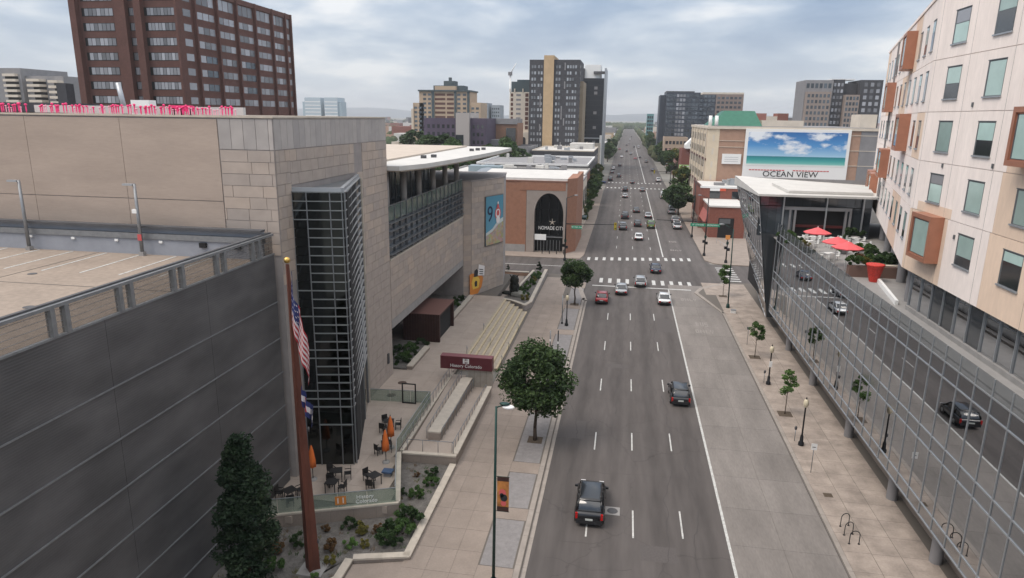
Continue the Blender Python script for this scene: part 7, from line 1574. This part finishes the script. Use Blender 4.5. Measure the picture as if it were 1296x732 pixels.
signal('second mast arm signal on the right at the second crossing', 16.8,262,-1,8,7,9.5,(6,),())
railing('corner_handrail','pale handrail by the porch of the red brick shop',[(20.2,150,0.15),(21.5,142,0.15)],2.5,mt=ALU)
# patio furniture
BK = mat('black patio furniture',(0.015,0.014,0.014),0.6)
def patio_set(px, py, label_t, labels_c, rot=0.0, proto={}):
    if 't' not in proto: proto['t'] = table(BK,0.8,'patio_table',label_t,'black patio tables'); proto['c'] = chair(BK,'patio_chair','chair','black patio chairs',labels_c[0]); tt, c_first = proto['t'], proto['c']
    else: tt, c_first = copy_tree(proto['t']), None
    place(tt,(px,py,1.0),rot,label_t)
    for i, lb in enumerate(labels_c):
        a = rot + i*2*PI/max(3,len(labels_c)); c_ = c_first if (c_first is not None and i == 0) else copy_tree(proto['c'])
        place(c_,(px+0.75*math.cos(a),py+0.75*math.sin(a),1.0),a-PI/2,lb)
patio_set(-18.9,40.9,'black patio table below the glass bay',['black chair left of the table below the glass bay','black chair behind the table below the glass bay','black chair in front of the table below the glass bay'],0.4)
patio_set(-18.6,39.4,'black patio table close to the glass front, middle one',['black chair right of the middle front table','black chair behind the middle front table'],0.0)
patio_set(-16.1,40.8,'black patio table near the right corner of the patio',['black chair left of the right corner table','black chair behind the right corner table'],2.6)
patio_set(-20.9,37.9,'black patio table behind the rusty pole at left',['black chair behind the rusty pole','black chair left of the table behind the rusty pole','dark chair tucked by the glass behind the rusty pole'],1.0)
patio_set(-16.9,45.6,'black patio table beside the closed orange parasol',['black chair left of the parasol table','black chair behind the parasol table'],2.0)
patio_set(-18.0,49.3,'dark patio table farthest along the patio',['dark chair left of the farthest patio table','dark chair in front of the farthest patio table','dark chair right of the farthest patio table'],0.2)
def closed_parasol(label, x, y, lean=0.0):
    t = thing('closed_parasol', label, 'parasol', (0,0,0)); MB().tube((0,0,0),(0,0,2.75),0.03,0.03,8).obj('pole', BLACKM, t); mb = MB()
    prof = [(0.05,0.95),(0.24,1.0),(0.23,1.5),(0.14,2.2),(0.04,2.65)]; n = 12
    for j,(r_,z) in enumerate(prof):
        for i in range(n): rr = r_*(1+0.22*(-1)**i); mb.v.append((rr*math.cos(2*PI*i/n), rr*math.sin(2*PI*i/n), z))
    for j in range(len(prof)-1):
        for i in range(n): mb.f.append((j*n+i,j*n+(i+1)%n,(j+1)*n+(i+1)%n,(j+1)*n+i)); mb.m.append(0); mb.sm.append(True)
    mb.obj('furled_canopy', ORANGE, t); MB().lathe((0,0,0),[(0.3,0),(0.28,0.1),(0.05,0.13)],10).obj('base', CONC, t); place(t,(x,y,1.0)); t.rotation_euler = (lean,0,0)
closed_parasol('furled orange parasol on the right side of the patio', -16.35,43.9); closed_parasol('furled orange parasol beside the rusty pole at the garage wall', -20.55,40.6); closed_parasol('furled orange parasol partly hidden farther along the patio', -16.75,46.2)
t = thing('blue_bin_lid', 'low blue grey cushion bench near the patio glass', 'bench', (-15.4,42.0,1.0)); cuboid('cushion', mat('blue cushion',(0.05,0.09,0.17),0.7), -15.95,-15.2,41.8,42.4,1.3,1.42,t); cuboid('bench_base', MGREY, -15.85,-15.3,41.9,42.3,1.0,1.3,t)
t = thing('door_frame', 'dark metal frame of a gate in the far patio glass', 'gate', (-17.8,54.6,1.0))
for x in (-18.55,-17.35): cuboid('post', BLACKM, x-0.05,x+0.05,54.5,54.6,1.0,2.9,t)
cuboid('lintel', BLACKM, -18.5,-17.4,54.5,54.6,2.82,2.9,t)
cuboid('bottom_rail', BLACKM, -18.5,-17.4,54.5,54.6,1.0,1.1,t)

# ------------------------------------------------------------------ air
hm = bpy.data.materials.new('haze'); hm.use_nodes = True; hn = hm.node_tree; hn.nodes.clear()
ho_ = hn.nodes.new('ShaderNodeOutputMaterial'); hp_ = hn.nodes.new('ShaderNodeVolumePrincipled'); hp_.inputs['Density'].default_value = 0.00016; hp_.inputs['Color'].default_value = (0.97, 0.985, 1.0, 1); hp_.inputs['Anisotropy'].default_value = 0.2
hn.links.new(hp_.outputs[0], ho_.inputs['Volume'])
MB().box(-9500, 9500, -400, 9700, -4.0, 150).obj('haze', hm, label='pale thin haze filling the air over the city', kind='stuff')
